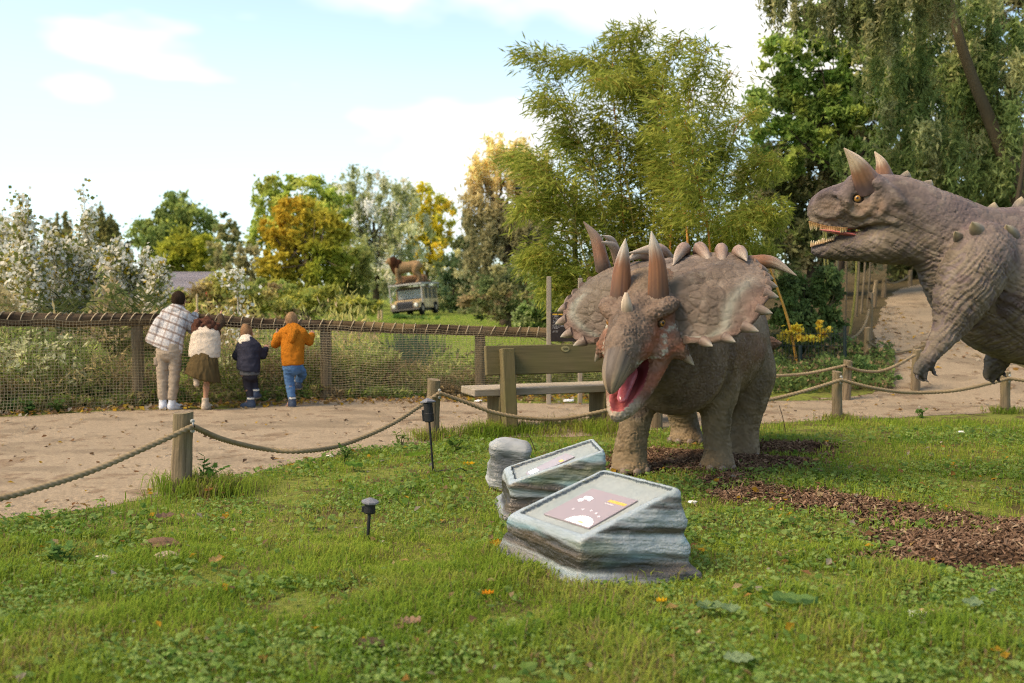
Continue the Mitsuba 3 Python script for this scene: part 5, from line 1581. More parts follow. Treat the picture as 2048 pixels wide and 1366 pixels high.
# the sleeve of netting wrapped over the rail reads as a thin dark hem below it
q = np.linspace(-330, 1290, 160)
pp = np.array([on_fence(s)[0] - (0, on_fence(s)[1] * .9, on_fence(s)[1] * .72) for s in q])
v, f, _ = tube(pp, .006, 5)
part(fence, 'hem_rope', (v, f), 'matte', smooth=True, color=np.broadcast_to((.10, .075, .05), v.shape))

# ------------------------------------------------------------------ rope barrier


def rope_mesh(pts, R=.0195, step=.0075, twist=150.0, k=12):
    L = np.linalg.norm(np.diff(np.asarray(pts), axis=0), axis=1).sum()
    n = max(12, int(L / step))
    p = curve(pts, n)
    t, nn, bb = frames(p)
    s = np.concatenate([[0], np.cumsum(np.linalg.norm(np.diff(p, axis=0), axis=1))])
    a = np.linspace(0, 2 * np.pi, k, endpoint=False)
    lobe = R * (1 + .20 * np.cos(3 * a[None] - s[:, None] * twist))
    v = p[:, None] + lobe[..., None] * (nn[:, None] * np.cos(a)[None, :, None] + bb[:, None] * np.sin(a)[None, :, None])
    i, j = np.meshgrid(np.arange(n - 1), np.arange(k), indexing='ij')
    a0, a1 = i * k + j, i * k + (j + 1) % k
    f = np.vstack([np.stack([a0, a1, a1 + k], -1).reshape(-1, 3), np.stack([a0, a1 + k, a0 + k], -1).reshape(-1, 3)])
    v = v.reshape(-1, 3)
    c = lerp((.20, .148, .085), (.30, .235, .15), fb(v, 5, 3)) * (.8 + .4 * fb(v, 60, 4))[:, None]
    return v, f, c


def rope(label, pts, R=.019, group=None, **kw):
    key = thing('barrier_rope', label, 'rope', group)
    v, f, c = rope_mesh(np.array(pts), R, **kw)
    part(key, '', (v, f), 'matte', smooth=True, color=c)


def rope_post(label, top, base, width, group, bolt=None, seed=0, depth=None):
    """A round timber post from its base pixel on the ground to its top pixel."""
    key = thing('rope_post', label, 'post', group)
    b = gnd(*base) if depth is None else at(*base, depth)
    t = at(top[0], top[1], b[1])
    r = width / FPX * b[1] / 2
    z = np.linspace(0, 1, 14)[:, None]
    p = b - (0, 0, .06) + (t - b + (0, 0, .06)) * z
    v, f, uv = tube(p, np.linspace(r * 1.05, r * .97, 14), 20, rough=.07, seed=seed)
    n = len(v)
    # the sawn top: a slightly sloping, chamfered end
    tp = v[:, 2] > t[2] - .004
    v[tp, 2] += .12 * (v[tp, 0] - t[0]) * (1 if seed % 2 else -1) + .1 * (v[tp, 1] - t[1])
    part(key, 'pole', (v, f), 'post_wood', uv=uv)
    if bolt:
        bp = at(bolt[0], bolt[1], b[1] - r * .9)
        for dz in (.035, -.035):
            m = trimesh.creation.icosphere(2, .016)
            part(key, 'bolt', (m.vertices + bp + (0, 0, dz), m.faces), 'satin', smooth=True, color=np.broadcast_to((.28, .29, .27), m.vertices.shape))
        hv, hf, _ = tube(curve(np.array([bp + (0, .02, .035), bp + (.008, -.014, .02), bp + (.008, -.018, -.02), bp + (0, .02, -.035)]), 10), .007, 6)
        part(key, 'bracket', (hv, hf), 'satin', smooth=True, color=np.broadcast_to((.30, .30, .28), hv.shape))
    return b, t, r


NR, FR = 'rope posts along the lawn', 'rope posts at the path fork'
p1 = rope_post('thick weathered post with the rope bolted on, in the left foreground', (367, 824), (361, 987), 40, NR, (385, 852), 1)
p2 = rope_post('rope post standing just behind the leaning black lamp', (868, 759), (864, 878), 27, NR, (879, 788), 2)
p3 = rope_post('rope post glimpsed between the legs of the horned statue', (1316, 757), (1313, 857), 22, NR, (1318, 790), 3)
p4 = rope_post('pale rope post on the lawn edge, right of the horned statue', (1674, 743), (1674, 841), 20, NR, (1682, 760), 4)
p5 = rope_post('rope post at the far right lawn edge, under the statue belly', (2011, 743), (2010, 826), 19, NR, (2019, 757), 5)
q1 = rope_post('darker rope post standing close behind the pale one', (1696, 721), (1691, 801), 18, FR, None, 6)
q2 = rope_post('rope post behind the near hand of the grey statue', (1834, 699), (1830, 782), 18, FR, None, 7)
q3 = rope_post('short rope post touching the wrist of the grey statue', (1849, 684), (1846, 765), 14, FR, None, 8, depth=16.6)
HP = 'rope posts climbing the wooded path'
h1 = rope_post('rope post by the weeds at the path fork', (1735, 655), (1733, 728), 13, HP, None, 9)
h2 = rope_post('tall rope post at the left edge of the climbing path', (1741, 585), (1739, 684), 11, HP, None, 10, depth=17.6)
h3 = rope_post('rope post leaning inward higher up the climbing path', (1752, 561), (1748, 608), 9, HP, None, 11, depth=22)
h4 = rope_post('small rope post in front of the dark wood', (1769, 555), (1767, 592), 9, HP, None, 12, depth=24.5)
h5 = rope_post('last rope post at the top of the climbing path', (1821, 541), (1820, 577), 8, HP, None, 13, depth=27)
y1, y2, y3, y4, y5 = p1[0][1] - .09, p2[0][1] - .09, p3[0][1] - .08, p4[0][1] - .08, p5[0][1] - .08
rope('thick tan rope coming in from the left edge to the foreground post', [at(-260, 1052, 5.9), at(-60, 1010, 6.25), at(60, 981, 6.5), at(180, 943, 6.85), at(290, 896, 7.15), at(385, 853, y1)])
rope('tan rope sagging over the path between the foreground post and lamp', [at(385, 853, y1), at(450, 880, y1 + .5), at(530, 898, y1 + 1.05), at(610, 902, 8.6), at(690, 888, 9.1), at(780, 850, 9.6), at(840, 812, 10.0), at(879, 786, y2)])
rope('tan rope hanging in front of the bench', [at(879, 786, y2), at(925, 802, y2 + .1), at(985, 824, y2 + .2), at(1050, 836, y2 + .3), at(1120, 838, y2 + .45), at(1190, 826, y2 + .55), at(1260, 808, y3 - .1), at(1318, 790, y3)])
rope('tan rope running from behind the horned statue to the pale post', [at(1318, 790, y3), at(1400, 804, y3 + .15), at(1480, 806, y3 + .25), at(1540, 799, y3 + .4), at(1610, 782, y4 - .15), at(1682, 760, y4)])
rope('tan rope hanging below the grey statue between two lawn posts', [at(1682, 760, y4), at(1740, 775, y4 + .1), at(1800, 784, y4 + .3), at(1860, 785, y4 + .45), at(1930, 778, y5 - .2), at(2019, 757, y5)])
rope('tan rope leaving the frame at the right edge', [at(2019, 757, y5), at(2060, 763, y5), at(2120, 772, y5 + .1), at(2200, 772, y5 + .2)])
qa = q1[0][1] - .09
rope('far rope passing behind the flank of the horned statue', [at(1440, 745, qa - .3), at(1500, 751, qa - .2), at(1560, 751, qa - .1), at(1620, 746, qa), at(1690, 731, qa)], step=.02)
rope('far rope sagging between the dark post and the statue hand', [at(1692, 733, qa), at(1720, 741, qa + .1), at(1755, 743, qa + .2), at(1790, 732, qa + .25), at(1830, 710, q2[0][1] - .09)], step=.02)
rope('thin far rope from the path fork to the statue wrist', [at(1735, 684, h1[0][1] - .07), at(1760, 698, 15.9), at(1790, 705, 16.2), at(1820, 700, 16.4), at(1848, 690, 16.5)], step=.03)
rope('slack rope between the two lower posts of the climbing path', [at(1700, 678, 16.6), at(1716, 668, 16.9), at(1730, 648, 17.2), at(1738, 620, 17.5)], step=.03)
rope('rope rising from the tall post to the leaning one', [at(1739, 597, 17.5), at(1742, 602, 19), at(1746, 590, 21), at(1750, 568, 21.9)], step=.04)
rope('topmost rope against the dark wood', [at(1769, 562, 24.4), at(1785, 567, 25), at(1805, 560, 26), at(1821, 549, 26.9)], step=.04)

# ------------------------------------------------------------------ bench
bench = thing('park_bench', 'heavy wooden bench seen from behind, standing between path and lawn', 'bench')
e1, e2 = np.array([.94, .34, 0]), np.array([-.34, .94, 0])
e1, e2 = unit(e1), unit(np.array([-e1[1], e1[0], 0]))
BO = gnd(1012, 868)
BR = np.stack([e1, e2, [0, 0, 1.0]], 1)


def bpl(a, b, z):
    return BO + a * e1 + b * e2 + np.array([0, 0, z])


tilt = BR @ rot([1, 0, 0], -9)
plank(bench, 'backrest', (2.10, .055, .30), 'bench_wood', 0, (tilt, bpl(.87, .12, .735)), .004, 1)
plank(bench, 'seat', (2.32, .46, .075), 'seat_wood', 0, (BR, bpl(.86, .335, .41)), .004, 2)
for k, a in enumerate((.03, 1.20)):
    plank(bench, 'leg', (.125, .40, .40), 'bench_wood', 2, (BR, bpl(a + .0, .305, .17)), .003, 3 + k)
    plank(bench, 'back_support', (.13, .14, .92), 'bench_wood', 2, (BR @ rot([1, 0, 0], -8), bpl(a, .015, .40)), .004, 5 + k)
th = np.linspace(0, 2 * np.pi, 28, endpoint=False)
pm = trimesh.creation.extrude_polygon(Polygon(np.stack([.045 * np.cos(th), .032 * np.sin(th)], 1)), .006)
bm = [pm]
for w, h, x, y in ((.05, .006, 0, .006), (.036, .005, -.004, -.006), (.012, .016, .02, .0)):
    q = trimesh.creation.box((w, h, .004)); q.apply_translation((x, y, .008)); bm.append(q)
PR = np.stack([e1, tilt[:, 2], -tilt[:, 1]], 1)
pc = bpl(.87, .12, .735) + tilt @ np.array([-.18, -.030, .10])
part(bench, 'plaque', (pm.vertices @ PR.T + pc, pm.faces), 'satin', color=np.broadcast_to((.26, .22, .10), pm.vertices.shape), label='small oval maker plate')
q = trimesh.util.concatenate(bm[1:])
part(bench, 'plaque_mark', (q.vertices @ PR.T + pc, q.faces), 'satin', color=np.broadcast_to((.09, .075, .03), q.vertices.shape))

# ------------------------------------------------------------------ information sign by the fence
sign = thing('information_sign', 'dark information board with orange title between two timber posts', 'sign')
SY = 13.1
for px, w in ((1097.5, 9.5), (1160, 9)):
    b = at(px, 800, SY); b[2] = 0
    t = at(px, 553 if px < 1120 else 556, SY)
    plank(sign, 'post', (w / FPX * SY, .06, t[2] + .05), 'seat_wood', 2, (np.eye(3), np.array([b[0], SY, t[2] / 2 - .025])), .003, int(px))


def sgn(px, py, dy=0.0):
    return at(px, py, SY - dy)


a, b = sgn(1101.5, 625), sgn(1157, 683)
m = bevel_box((b[0] - a[0], .02, a[2] - b[2]), .003)
part(sign, 'board', (m.vertices + (a + b) / 2 + (0, -.035, 0), m.faces), 'satin', color=np.broadcast_to((.018, .012, .010), m.vertices.shape))
r_ = rng(31)


def marks(x0, x1, y, h, fill=.75, w=1.1):
    out, x = [], x0
    while x < x1 - .4:
        ww = w * r_.uniform(.6, 1.3)
        if r_.random() < fill:
            p, q = sgn(x, y - h / 2), sgn(min(x + ww, x1), y + h / 2)
            k = trimesh.creation.box((q[0] - p[0], .002, p[2] - q[2])); k.apply_translation((p + q) / 2 + (0, -.047, 0)); out.append(k)
        x += ww + .35
    return out


q = trimesh.util.concatenate(marks(1105, 1125, 628.6, 2.1, .95, 1.5))
part(sign, 'title', (q.vertices, q.faces), 'satin', color=np.broadcast_to((.75, .45, .04), q.vertices.shape), label='orange title lettering')
lines = marks(1105, 1116, 631.8, 1.0)
for y in (636, 638.2, 640.4, 642.6, 644.8):
    lines += marks(1105, 1118, y, .8, .5)
for y in (648.5, 650.5, 652.5, 654.5, 656.5, 661.5, 663.5):
    lines += marks(1105, 1119 if y < 660 else 1116, y, .6)
for y in (648.5, 650.5, 652.5):
    lines += marks(1121, 1131, y, .6)
q = trimesh.util.concatenate(lines)
part(sign, 'lettering', (q.vertices, q.faces), 'satin', color=np.broadcast_to((.45, .43, .42), q.vertices.shape), label='small pale text')


def sbox(x0, y0, x1, y1, col, name, lift=.047, **kw):
    p, q = sgn(x0, y0), sgn(x1, y1)
    k = trimesh.creation.box((q[0] - p[0], .003, p[2] - q[2])); k.apply_translation((p + q) / 2 + (0, -lift, 0))
    part(sign, name, (k.vertices, k.faces), 'satin', color=np.broadcast_to(col, k.vertices.shape), **kw)


sbox(1123, 639, 1131, 646.5, (.05, .32, .42), 'map_picture', label='small blue and green picture')
sbox(1123.4, 639.4, 1128, 642, (.20, .36, .05), 'map_land', .0495)
sbox(1126, 640.5, 1130.4, 642.6, (.42, .36, .04), 'map_land', .0500)
sbox(1135, 637, 1143, 650, (.42, .22, .03), 'animal_picture')
sbox(1132, 657, 1143.5, 659.4, (.72, .72, .70), 'stripe', label='white stripe')
sbox(1143.5, 657, 1147, 659.4, (.6, .08, .08), 'stripe', label='red stripe')

# ------------------------------------------------------------------ black garden lamps


def lathe(prof, k=20):
    p = np.asarray(prof, float)
    a = np.linspace(0, 2 * np.pi, k, endpoint=False)
    v = np.stack([p[:, :1] * np.cos(a), p[:, :1] * np.sin(a), p[:, 1:] * np.ones(k)], -1).reshape(-1, 3)
    i, j = np.meshgrid(np.arange(len(p) - 1), np.arange(k), indexing='ij')
    a0, a1 = i * k + j, i * k + (j + 1) % k
    return v, np.vstack([np.stack([a0, a1, a1 + k], -1).reshape(-1, 3), np.stack([a0, a1 + k, a0 + k], -1).reshape(-1, 3)])


def lamp(label, top, base, cap_px, house, sides, tiltd):
    key = thing('garden_lamp', label, 'lamp', 'black garden lamps in the lawn')
    b = gnd(*base); t = at(*top, b[1])
    ax = unit(t - b); L = np.linalg.norm(t - b)
    s = np.cross([0, 1.0, 0], ax); s = unit(s); w = np.cross(ax, s)
    R = np.stack([s, w, ax], 1)
    cr = cap_px / FPX * b[1] / 2
    hr = house[0] / FPX * b[1] / 2
    hl = house[1] / FPX * b[1]
    ch = cr * .62
    Rc = R @ rot([1, 0, 0], tiltd)
    v, f = lathe([(0.001, ch), (cr * .12, ch * .97), (cr * .98, .012), (cr, .004), (cr * .95, 0), (.001, .002)], sides)
    part(key, 'cap', (v @ Rc.T + b + ax * (L - ch), f), 'satin', color=np.broadcast_to((.15, .15, .165), v.shape), label='grey pitched cap')
    v, f = lathe([(.001, 0), (hr * .9, 0), (hr, .006), (hr, hl * .45), (hr * .93, hl * .47), (hr * .93, hl), (.001, hl)], 18)
    part(key, 'housing', (v @ R.T + b + ax * (L - ch - hl), f), 'satin', color=np.broadcast_to((.012, .012, .013), v.shape))
    m = bevel_box((hr * .5, hr * .5, hl * .6), .003)
    part(key, 'clip', ((m.vertices + (-hr * 1.1, 0, hl * .35)) @ R.T + b + ax * (L - ch - hl), m.faces), 'satin', color=np.broadcast_to((.014, .014, .015), m.vertices.shape))
    v, f, _ = tube(np.stack([b - ax * .05, b + ax * (L - ch - hl * .8)]), (.0085 if L > .4 else .010), 10)
    part(key, 'stem', (v, f), 'satin', smooth=True, color=np.broadcast_to((.013, .013, .014), v.shape))
    return key, b


lamp('short black garden lamp with a faceted grey cap in the open lawn', (741, 995), (735, 1083), 36, (24, 21), 8, 4)
k2, lb = lamp('tall leaning black garden lamp in front of a rope post', (855, 796), (867, 951), 32, (20, 38), 4, -8)
r_ = rng(4)
cab = curve(np.array([lb + (0, 0, .05), lb + (.03, -.05, .04), lb + (.10, -.10, .06), lb + (.16, -.04, .045), lb + (.22, -.10, .07), lb + (.27, -.03, .03)]), 30)
v, f, _ = tube(cab, .004, 5)
part(k2, 'cable', (v, f), 'satin', smooth=True, color=np.broadcast_to((.015, .015, .015), v.shape))

# ------------------------------------------------------------------ artificial rock stands with reading panels


def rock_stand(label, F, Lc, R, zl, zh, sheet_quad, seed, print_kind):
    key = thing('rock_stand', label, 'information stand')
    F, Lc, R = (np.asarray(q, float) for q in (F, Lc, R))
    B = Lc + R - F
    lo = np.min([F, Lc, R, B], 0) - (.12, .12, .05); hi = np.max([F, Lc, R, B], 0) + (.12, .12, zh + .12)
    fl = Field(lo, hi, .0105)
    c = (F + B) / 2
    s = tuple(slice(0, m) for m in fl.n)
    X = fl._pts(s)

    def prism(grow, batter, planes):
        d = np.full(X.shape[:3], -9.0)
        for a, b in ((F, R), (R, B), (B, Lc), (Lc, F)):
            e = unit(b - a); nrm = np.array([e[1], -e[0], 0])
            if nrm @ (c - a) > 0:
                nrm = -nrm
            nrm = unit(nrm + np.array([0, 0, batter]))
            dd = (X - a) @ nrm - grow
            d = np.where(d > -8, np.maximum(d, dd) + np.clip(.035 - np.abs(d - dd), 0, None) ** 2 / .035 * .25, dd)
        for p, nrm in planes:
            dd = (X - p) @ nrm
            d = np.maximum(d, dd) + np.clip(.03 - np.abs(d - dd), 0, None) ** 2 / .03 * .25
        return d
    P = [np.append(F[:2], zl), np.append(Lc[:2], zl), np.append(R[:2], zh), np.append(B[:2], zh)]
    tn = unit(np.cross(P[2] - P[0], P[1] - P[0])); tn = tn if tn[2] > 0 else -tn
    body = prism(0.0, .06, [(P[0], tn)])
    warp = meshkit.fbm(np.stack([X[..., 0] * 1.2, X[..., 1] * 1.2, X[..., 2] * 13 + 1.2 * X[..., 0]], -1), 4, seed) - .5
    lump = meshkit.fbm(X * 5.5, 3, seed + 5) - .5
    side = sstep(.10, .02, (X - P[0]) @ tn + .10)
    body = body + (.055 * warp + .03 * lump) * side
    foot = prism(.045, .35, [(np.array([0, 0, .055]), np.array([0, 0, 1.0]))]) + .02 * lump
    k = .04
    hh = np.clip(k - np.abs(body - foot), 0, None)
    d = np.minimum(body, foot) - hh * hh / k * .25
    # sunk field for the panel
    u1, u2 = P[1] - P[0], P[2] - P[0]
    L1, L2 = np.linalg.norm(u1), np.linalg.norm(u2)
    q = X - P[0]
    G = np.linalg.inv(np.array([[u1 @ u1, u1 @ u2], [u1 @ u2, u2 @ u2]]))
    ab = np.stack([q @ u1, q @ u2], -1) @ G
    a1, a2 = ab[..., 0], ab[..., 1]
    m1, m2 = .068 / L1, .068 / L2
    rec = np.maximum.reduce([(m1 - a1) * L1, (a1 - 1 + m1) * L1, (m2 - a2) * L2, (a2 - 1 + m2) * L2, -.026 - q @ tn])
    d = np.maximum(d, -rec)
    d = np.maximum(d, -(X[..., 2] - .002))
    fl.a = d.astype(np.float32)
    v, f = fl.mesh(1, 0)
    nn = normals(v, f)
    st = meshkit.fbm(np.stack([v[:, 0] * 1.3, v[:, 1] * 1.3, v[:, 2] * 15 + 1.5 * v[:, 0]], -1), 4, seed + 2)
    st2 = meshkit.fbm(np.stack([v[:, 0] * 2, v[:, 1] * 2, v[:, 2] * 22 + 2 * v[:, 0]], -1), 3, seed + 9)
    topw = sstep(.5, .85, nn @ tn) * sstep(.06, .02, np.abs((v - P[0]) @ tn + .01))
    sidew = 1 - topw
    v = v + nn * (sidew * (.026 * (st2 - .5) + .014 * (fb(v, 24, seed) - .5)) + .003 * (fb(v, 30, 3) - .5))[:, None]
    col = lerp((.032, .029, .023), (.265, .295, .305), sstep(.43, .60, st))
    col = lerp(col, np.broadcast_to((.11, .085, .062), col.shape), sstep(.52, .66, st2) * .6)
    col = lerp(col, np.broadcast_to((.13, .245, .28), col.shape), sstep(.56, .70, meshkit.fbm(v * (2, 2, 9), 3, seed + 20)) * .65)
    col = lerp(col, np.broadcast_to((.12, .14, .07), col.shape), sstep(.55, .70, meshkit.fbm(v * (3, 3, 7), 3, seed + 30)) * .55)
    col = lerp(col, np.broadcast_to((.115, .108, .112), col.shape), sstep(.075, .03, v[:, 2]) * .6)
    tcol = lerp((.25, .295, .325), (.31, .355, .375), fb(v, 4, seed))
    tcol = lerp(tcol, np.broadcast_to((.22, .255, .245), tcol.shape), sstep(.52, .7, fb(v, 9, seed + 3)) * .5)
    col = lerp(col, tcol, topw)
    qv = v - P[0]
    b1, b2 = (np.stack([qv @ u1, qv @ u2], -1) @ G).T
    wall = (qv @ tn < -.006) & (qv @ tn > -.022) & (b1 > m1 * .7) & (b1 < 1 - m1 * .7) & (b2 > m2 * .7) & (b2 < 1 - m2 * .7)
    col = np.where(wall[:, None], (.055, .07, .085), col)  # recess walls coloured dark: navy paint plus the shade inside the recess
    bed = (qv @ tn <= -.022) & (b1 > m1 * .7) & (b1 < 1 - m1 * .7) & (b2 > m2 * .7) & (b2 < 1 - m2 * .7) & (v[:, 2] > .1)
    col = np.where(bed[:, None], lerp((.22, .255, .25), (.30, .315, .30), fb(v, 6, seed)), col)
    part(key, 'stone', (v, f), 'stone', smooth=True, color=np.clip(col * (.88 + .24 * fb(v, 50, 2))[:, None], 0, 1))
    # the printed sheet lies on the sunk field
    plane0 = P[0] - tn * .0245

    def on_panel(px, py):
        dd = ray(px, py)
        t = ((plane0 - [0, 0, EYE]) @ tn) / (dd @ tn)
        return np.array([0, 0, EYE]) + dd * t
    Q = [on_panel(*w) for w in sheet_quad]

    def uvp(s_, t_, lift):
        return (Q[0] * (1 - s_) + Q[1] * s_) * (1 - t_) + (Q[3] * (1 - s_) + Q[2] * s_) * t_ + tn * lift

    def slab(poly, lift, th, name, col, **kw):
        poly = np.asarray(poly)
        n = len(poly)
        top = np.array([uvp(a, b, lift + th) for a, b in poly]); bot = np.array([uvp(a, b, lift) for a, b in poly])
        vv = np.vstack([top, bot])
        fc = [(0, i, i + 1) for i in range(1, n - 1)] + [(i, (i + 1) % n, (i + 1) % n + n) for i in range(n)] + [(i, (i + 1) % n + n, i + n) for i in range(n)]
        part(key, name, (vv, np.array(fc)), 'panel_print', color=np.broadcast_to(col, vv.shape), **kw)
    slab([(0, 0), (1, 0), (1, 1), (0, 1)], .001, .006, 'panel', (.27, .215, .22), label='glossy dark reading panel')  # dark brown sheet, its base colour lifted to imitate reflected sky
    if print_kind:
        th = np.linspace(0, 2 * np.pi, 26, endpoint=False)
        slab([(np.clip(.72 + .26 * np.cos(a), 0, .985), np.clip(.02 + .24 * np.sin(a), .012, 1)) for a in np.linspace(0, np.pi, 16)], .0072, .0012, 'white_field', (.82, .82, .82), label='white oval corner of the print')
        for cx, cy, rx, ry, cc in ((.22, .72, .10, .05, (.75, .77, .80)), (.16, .62, .055, .05, (.7, .72, .76)), (.30, .66, .03, .02, (.7, .72, .76)), (.30, .34, .02, .025, (.55, .5, .52)), (.45, .40, .022, .025, (.55, .5, .52)), (.60, .43, .022, .025, (.55, .5, .52)), (.74, .40, .022, .025, (.55, .5, .52)), (.86, .34, .022, .025, (.55, .5, .52))):
            slab([(cx + rx * np.cos(a), cy + ry * np.sin(a)) for a in th[::2]], .0072, .0012, 'print_spot', cc)
        rr = rng(seed)
        x = .60
        while x < .95:
            w = rr.uniform(.018, .032)
            slab([(x, .76), (x + w, .76), (x + w, .83), (x, .83)], .0072, .0012, 'title_letter', (.75, .42, .06))
            x += w + .007
        slab([(.60, .70), (.78, .70), (.78, .715), (.60, .715)], .0072, .0012, 'print_line', (.55, .52, .5))
        slab([(.70, .06), (.80, .06), (.80, .10), (.70, .10)], .0086, .0008, 'print_mark', (.65, .45, .12))
    else:
        slab([(.62, .70), (.92, .70), (.92, .78), (.62, .78)], .0072, .0012, 'title_letter', (.75, .42, .06))
        slab([(.1, .05), (.7, .05), (.7, .25), (.1, .25)], .0072, .0012, 'white_field', (.8, .8, .8))
    return key


scene['panel_print'] = {'type': 'twosided', 'bsdf': {'type': 'principled', 'base_color': VC, 'roughness': 0.22, 'specular': 0.75, 'clearcoat': 0.8, 'clearcoat_gloss': 0.9}}
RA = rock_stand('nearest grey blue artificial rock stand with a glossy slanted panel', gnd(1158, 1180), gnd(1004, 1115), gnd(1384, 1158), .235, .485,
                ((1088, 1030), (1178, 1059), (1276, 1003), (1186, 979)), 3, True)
LB, FB_ = gnd(990, 1000), gnd(1006, 1046)
RB = gnd(1222, 1046)
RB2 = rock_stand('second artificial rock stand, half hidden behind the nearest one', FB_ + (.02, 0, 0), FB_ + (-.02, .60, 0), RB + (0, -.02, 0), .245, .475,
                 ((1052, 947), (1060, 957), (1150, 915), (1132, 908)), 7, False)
bo = thing('grey_boulder', 'smooth grey artificial boulder behind the second rock stand', 'boulder')
o = gnd(1018, 982) + (0, .12, 0)
fl = Field(o - (.3, .3, .05), o + (.3, .3, .5), .015)
fl.box(o + (0, 0, .15), (.145, .14, .19), rot([0, 1, 0], 4), rd=.05, k=.02).box(o + (.03, .02, .08), (.165, .15, .12), rot([0, 0, 1], 12), rd=.05, k=.05).ell(o + (-.06, 0, .30), (.09, .12, .05), k=.05)
fl.clip((0, 0, .002), (0, 0, -1))
v, f = fl.mesh(2, 1)
st = meshkit.fbm(np.stack([v[:, 0] * 2, v[:, 1] * 2, v[:, 2] * 9 + 3 * v[:, 0]], -1), 4, 4)
v = v + normals(v, f) * (.06 * (st - .5) + .02 * (fb(v, 9, 5) - .5))[:, None]
part(bo, '', (v, f), 'stone', smooth=True, color=lerp((.11, .115, .115), (.29, .30, .30), sstep(.33, .65, st)))

# ------------------------------------------------------------------ pole with lamps hidden in the bamboo
pole = thing('lamp_pole', 'black pole with two lamps sticking out of the bamboo on the left', 'lamp pole')
PY = 17.2
b = at(1150, 700, PY); b[2] = 0
t_ = at(1150, 362, PY)
v, f, _ = tube(np.stack([b, (b + t_) / 2, t_]), .045, 10)
part(pole, 'post', (v, f), 'satin', smooth=True, color=np.broadcast_to((.02, .022, .025), v.shape))
v, f, _ = tube(np.stack([at(1150, 384, PY), at(1090, 381, PY), at(1031, 376, PY)]), .026, 10)
part(pole, 'arm', (v, f), 'satin', smooth=True, color=np.broadcast_to((.03, .034, .042), v.shape))
v, f, _ = tube(np.stack([at(1150, 478, PY), at(1098, 494, PY - .1)]), .018, 8)
part(pole, 'arm', (v, f), 'satin', smooth=True, color=np.broadcast_to((.03, .034, .042), v.shape))
m = bevel_box((.26, .12, .05), .01)
part(pole, 'lamp', (m.vertices @ rot([0, 1, 0], -14).T + at(1080, 498, PY - .1), m.faces), 'satin', color=np.broadcast_to((.025, .028, .034), m.vertices.shape))
m = bevel_box((.16, .12, .07), .01)
part(pole, 'lamp', (m.vertices + at(1136, 567, PY - .2), m.faces), 'satin', color=np.broadcast_to((.03, .033, .04), m.vertices.shape))
v, f, _ = tube(np.stack([at(1150, 567, PY), at(1139, 567, PY - .15)]), .018, 8)
part(pole, 'arm', (v, f), 'satin', smooth=True, color=np.broadcast_to((.03, .034, .042), v.shape))

# ------------------------------------------------------------------ dark wire fence behind the horned statue
wf = thing('wire_fence', 'dark green wire panel fence in the shrubs behind the horned statue', 'fence')
WY = 15.3
wires = []
for px in np.arange(1500, 1690, 6.5):
    a = at(px, 780, WY); a[2] = height(a[0], WY); b = at(px, 664 if px < 1600 else 655, WY)
    wires.append((*tube(np.stack([a, b]), .004, 4)[:2], (.012, .02, .018)))
for py in np.arange(668, 790, 24):
    wires.append((*tube(np.stack([at(1500, py, WY), at(1690, py, WY)]), .005, 4)[:2], (.012, .02, .018)))
v, f, c = join(wires)
part(wf, 'wires', (v, f), 'satin', color=c, kind='stuff')
for px, top in ((1600, 690), (1689, 652), (1500, 690)):
    a = at(px, 790, WY); a[2] = height(a[0], WY) - .02; b = at(px, top, WY)
    v, f, _ = tube(np.stack([a, b]), .028, 8)
    part(wf, 'post', (v, f), 'satin', smooth=True, color=np.broadcast_to((.012, .022, .02), v.shape))

# ------------------------------------------------------------------ small things on the lawn
for k, (px, py, qx, qy, lab) in enumerate(((1072, 908, 1056, 868, 'thin bare twig standing in the grass in front of the bench'), (1572, 866, 1558, 810, 'thin bare twig standing right of the horned statue'))):
    a, b = gnd(px, py), None
    b = at(qx, qy, a[1])
    v, f, _ = tube(curve(np.array([a - (0, 0, .02), (a + b) / 2 + (.006, 0, 0), b]), 10), np.linspace(.006, .003, 10), 6)
    key = thing('twig', lab, 'twig')
    part(key, '', (v, f), 'matte', smooth=True, color=np.broadcast_to((.07, .05, .035), v.shape))


def big_leaf(name, label, cat, px, py, L, W, col, yaw, curl=.25, lift=.02, seed=0, tilt=0.0):
    key = thing(name, label, cat)
    u = np.linspace(0, 1, 13); w = np.linspace(-1, 1, 9)
    U, Wd = np.meshgrid(u, w, indexing='ij')
    half = W / 2 * np.sin(np.pi * np.clip(U, .02, 1) ** .8) ** .75 * (1 + .10 * np.sin(U * 31 + seed))
    x, y = (U - .5) * L, Wd * half
    z = lift + curl * L * (Wd ** 2) * .35 + curl * L * .4 * (U - .5) ** 2 + .006 * np.sin(U * 20 + Wd * 3 + seed) + .06 * L * (np.abs(Wd) < .12) * -.2 + (U - .5) * L * tilt
    v = np.stack([x, y, z], -1).reshape(-1, 3) @ rot([0, 0, 1], yaw).T
    o = gnd(px, py)
    i, j = np.meshgrid(np.arange(12), np.arange(8), indexing='ij')
    a = (i * 9 + j).ravel()
    f = np.vstack([np.stack([a, a + 9, a + 10], 1), np.stack([a, a + 10, a + 1], 1)])
    vein = (np.abs(Wd) < .1).ravel() * .25
    part(key, '', (v + o, f), 'foliage', smooth=True, color=np.clip(np.asarray(col) * (.85 + .3 * fb(v, 25, seed) + vein)[:, None], 0, 1))
    return key


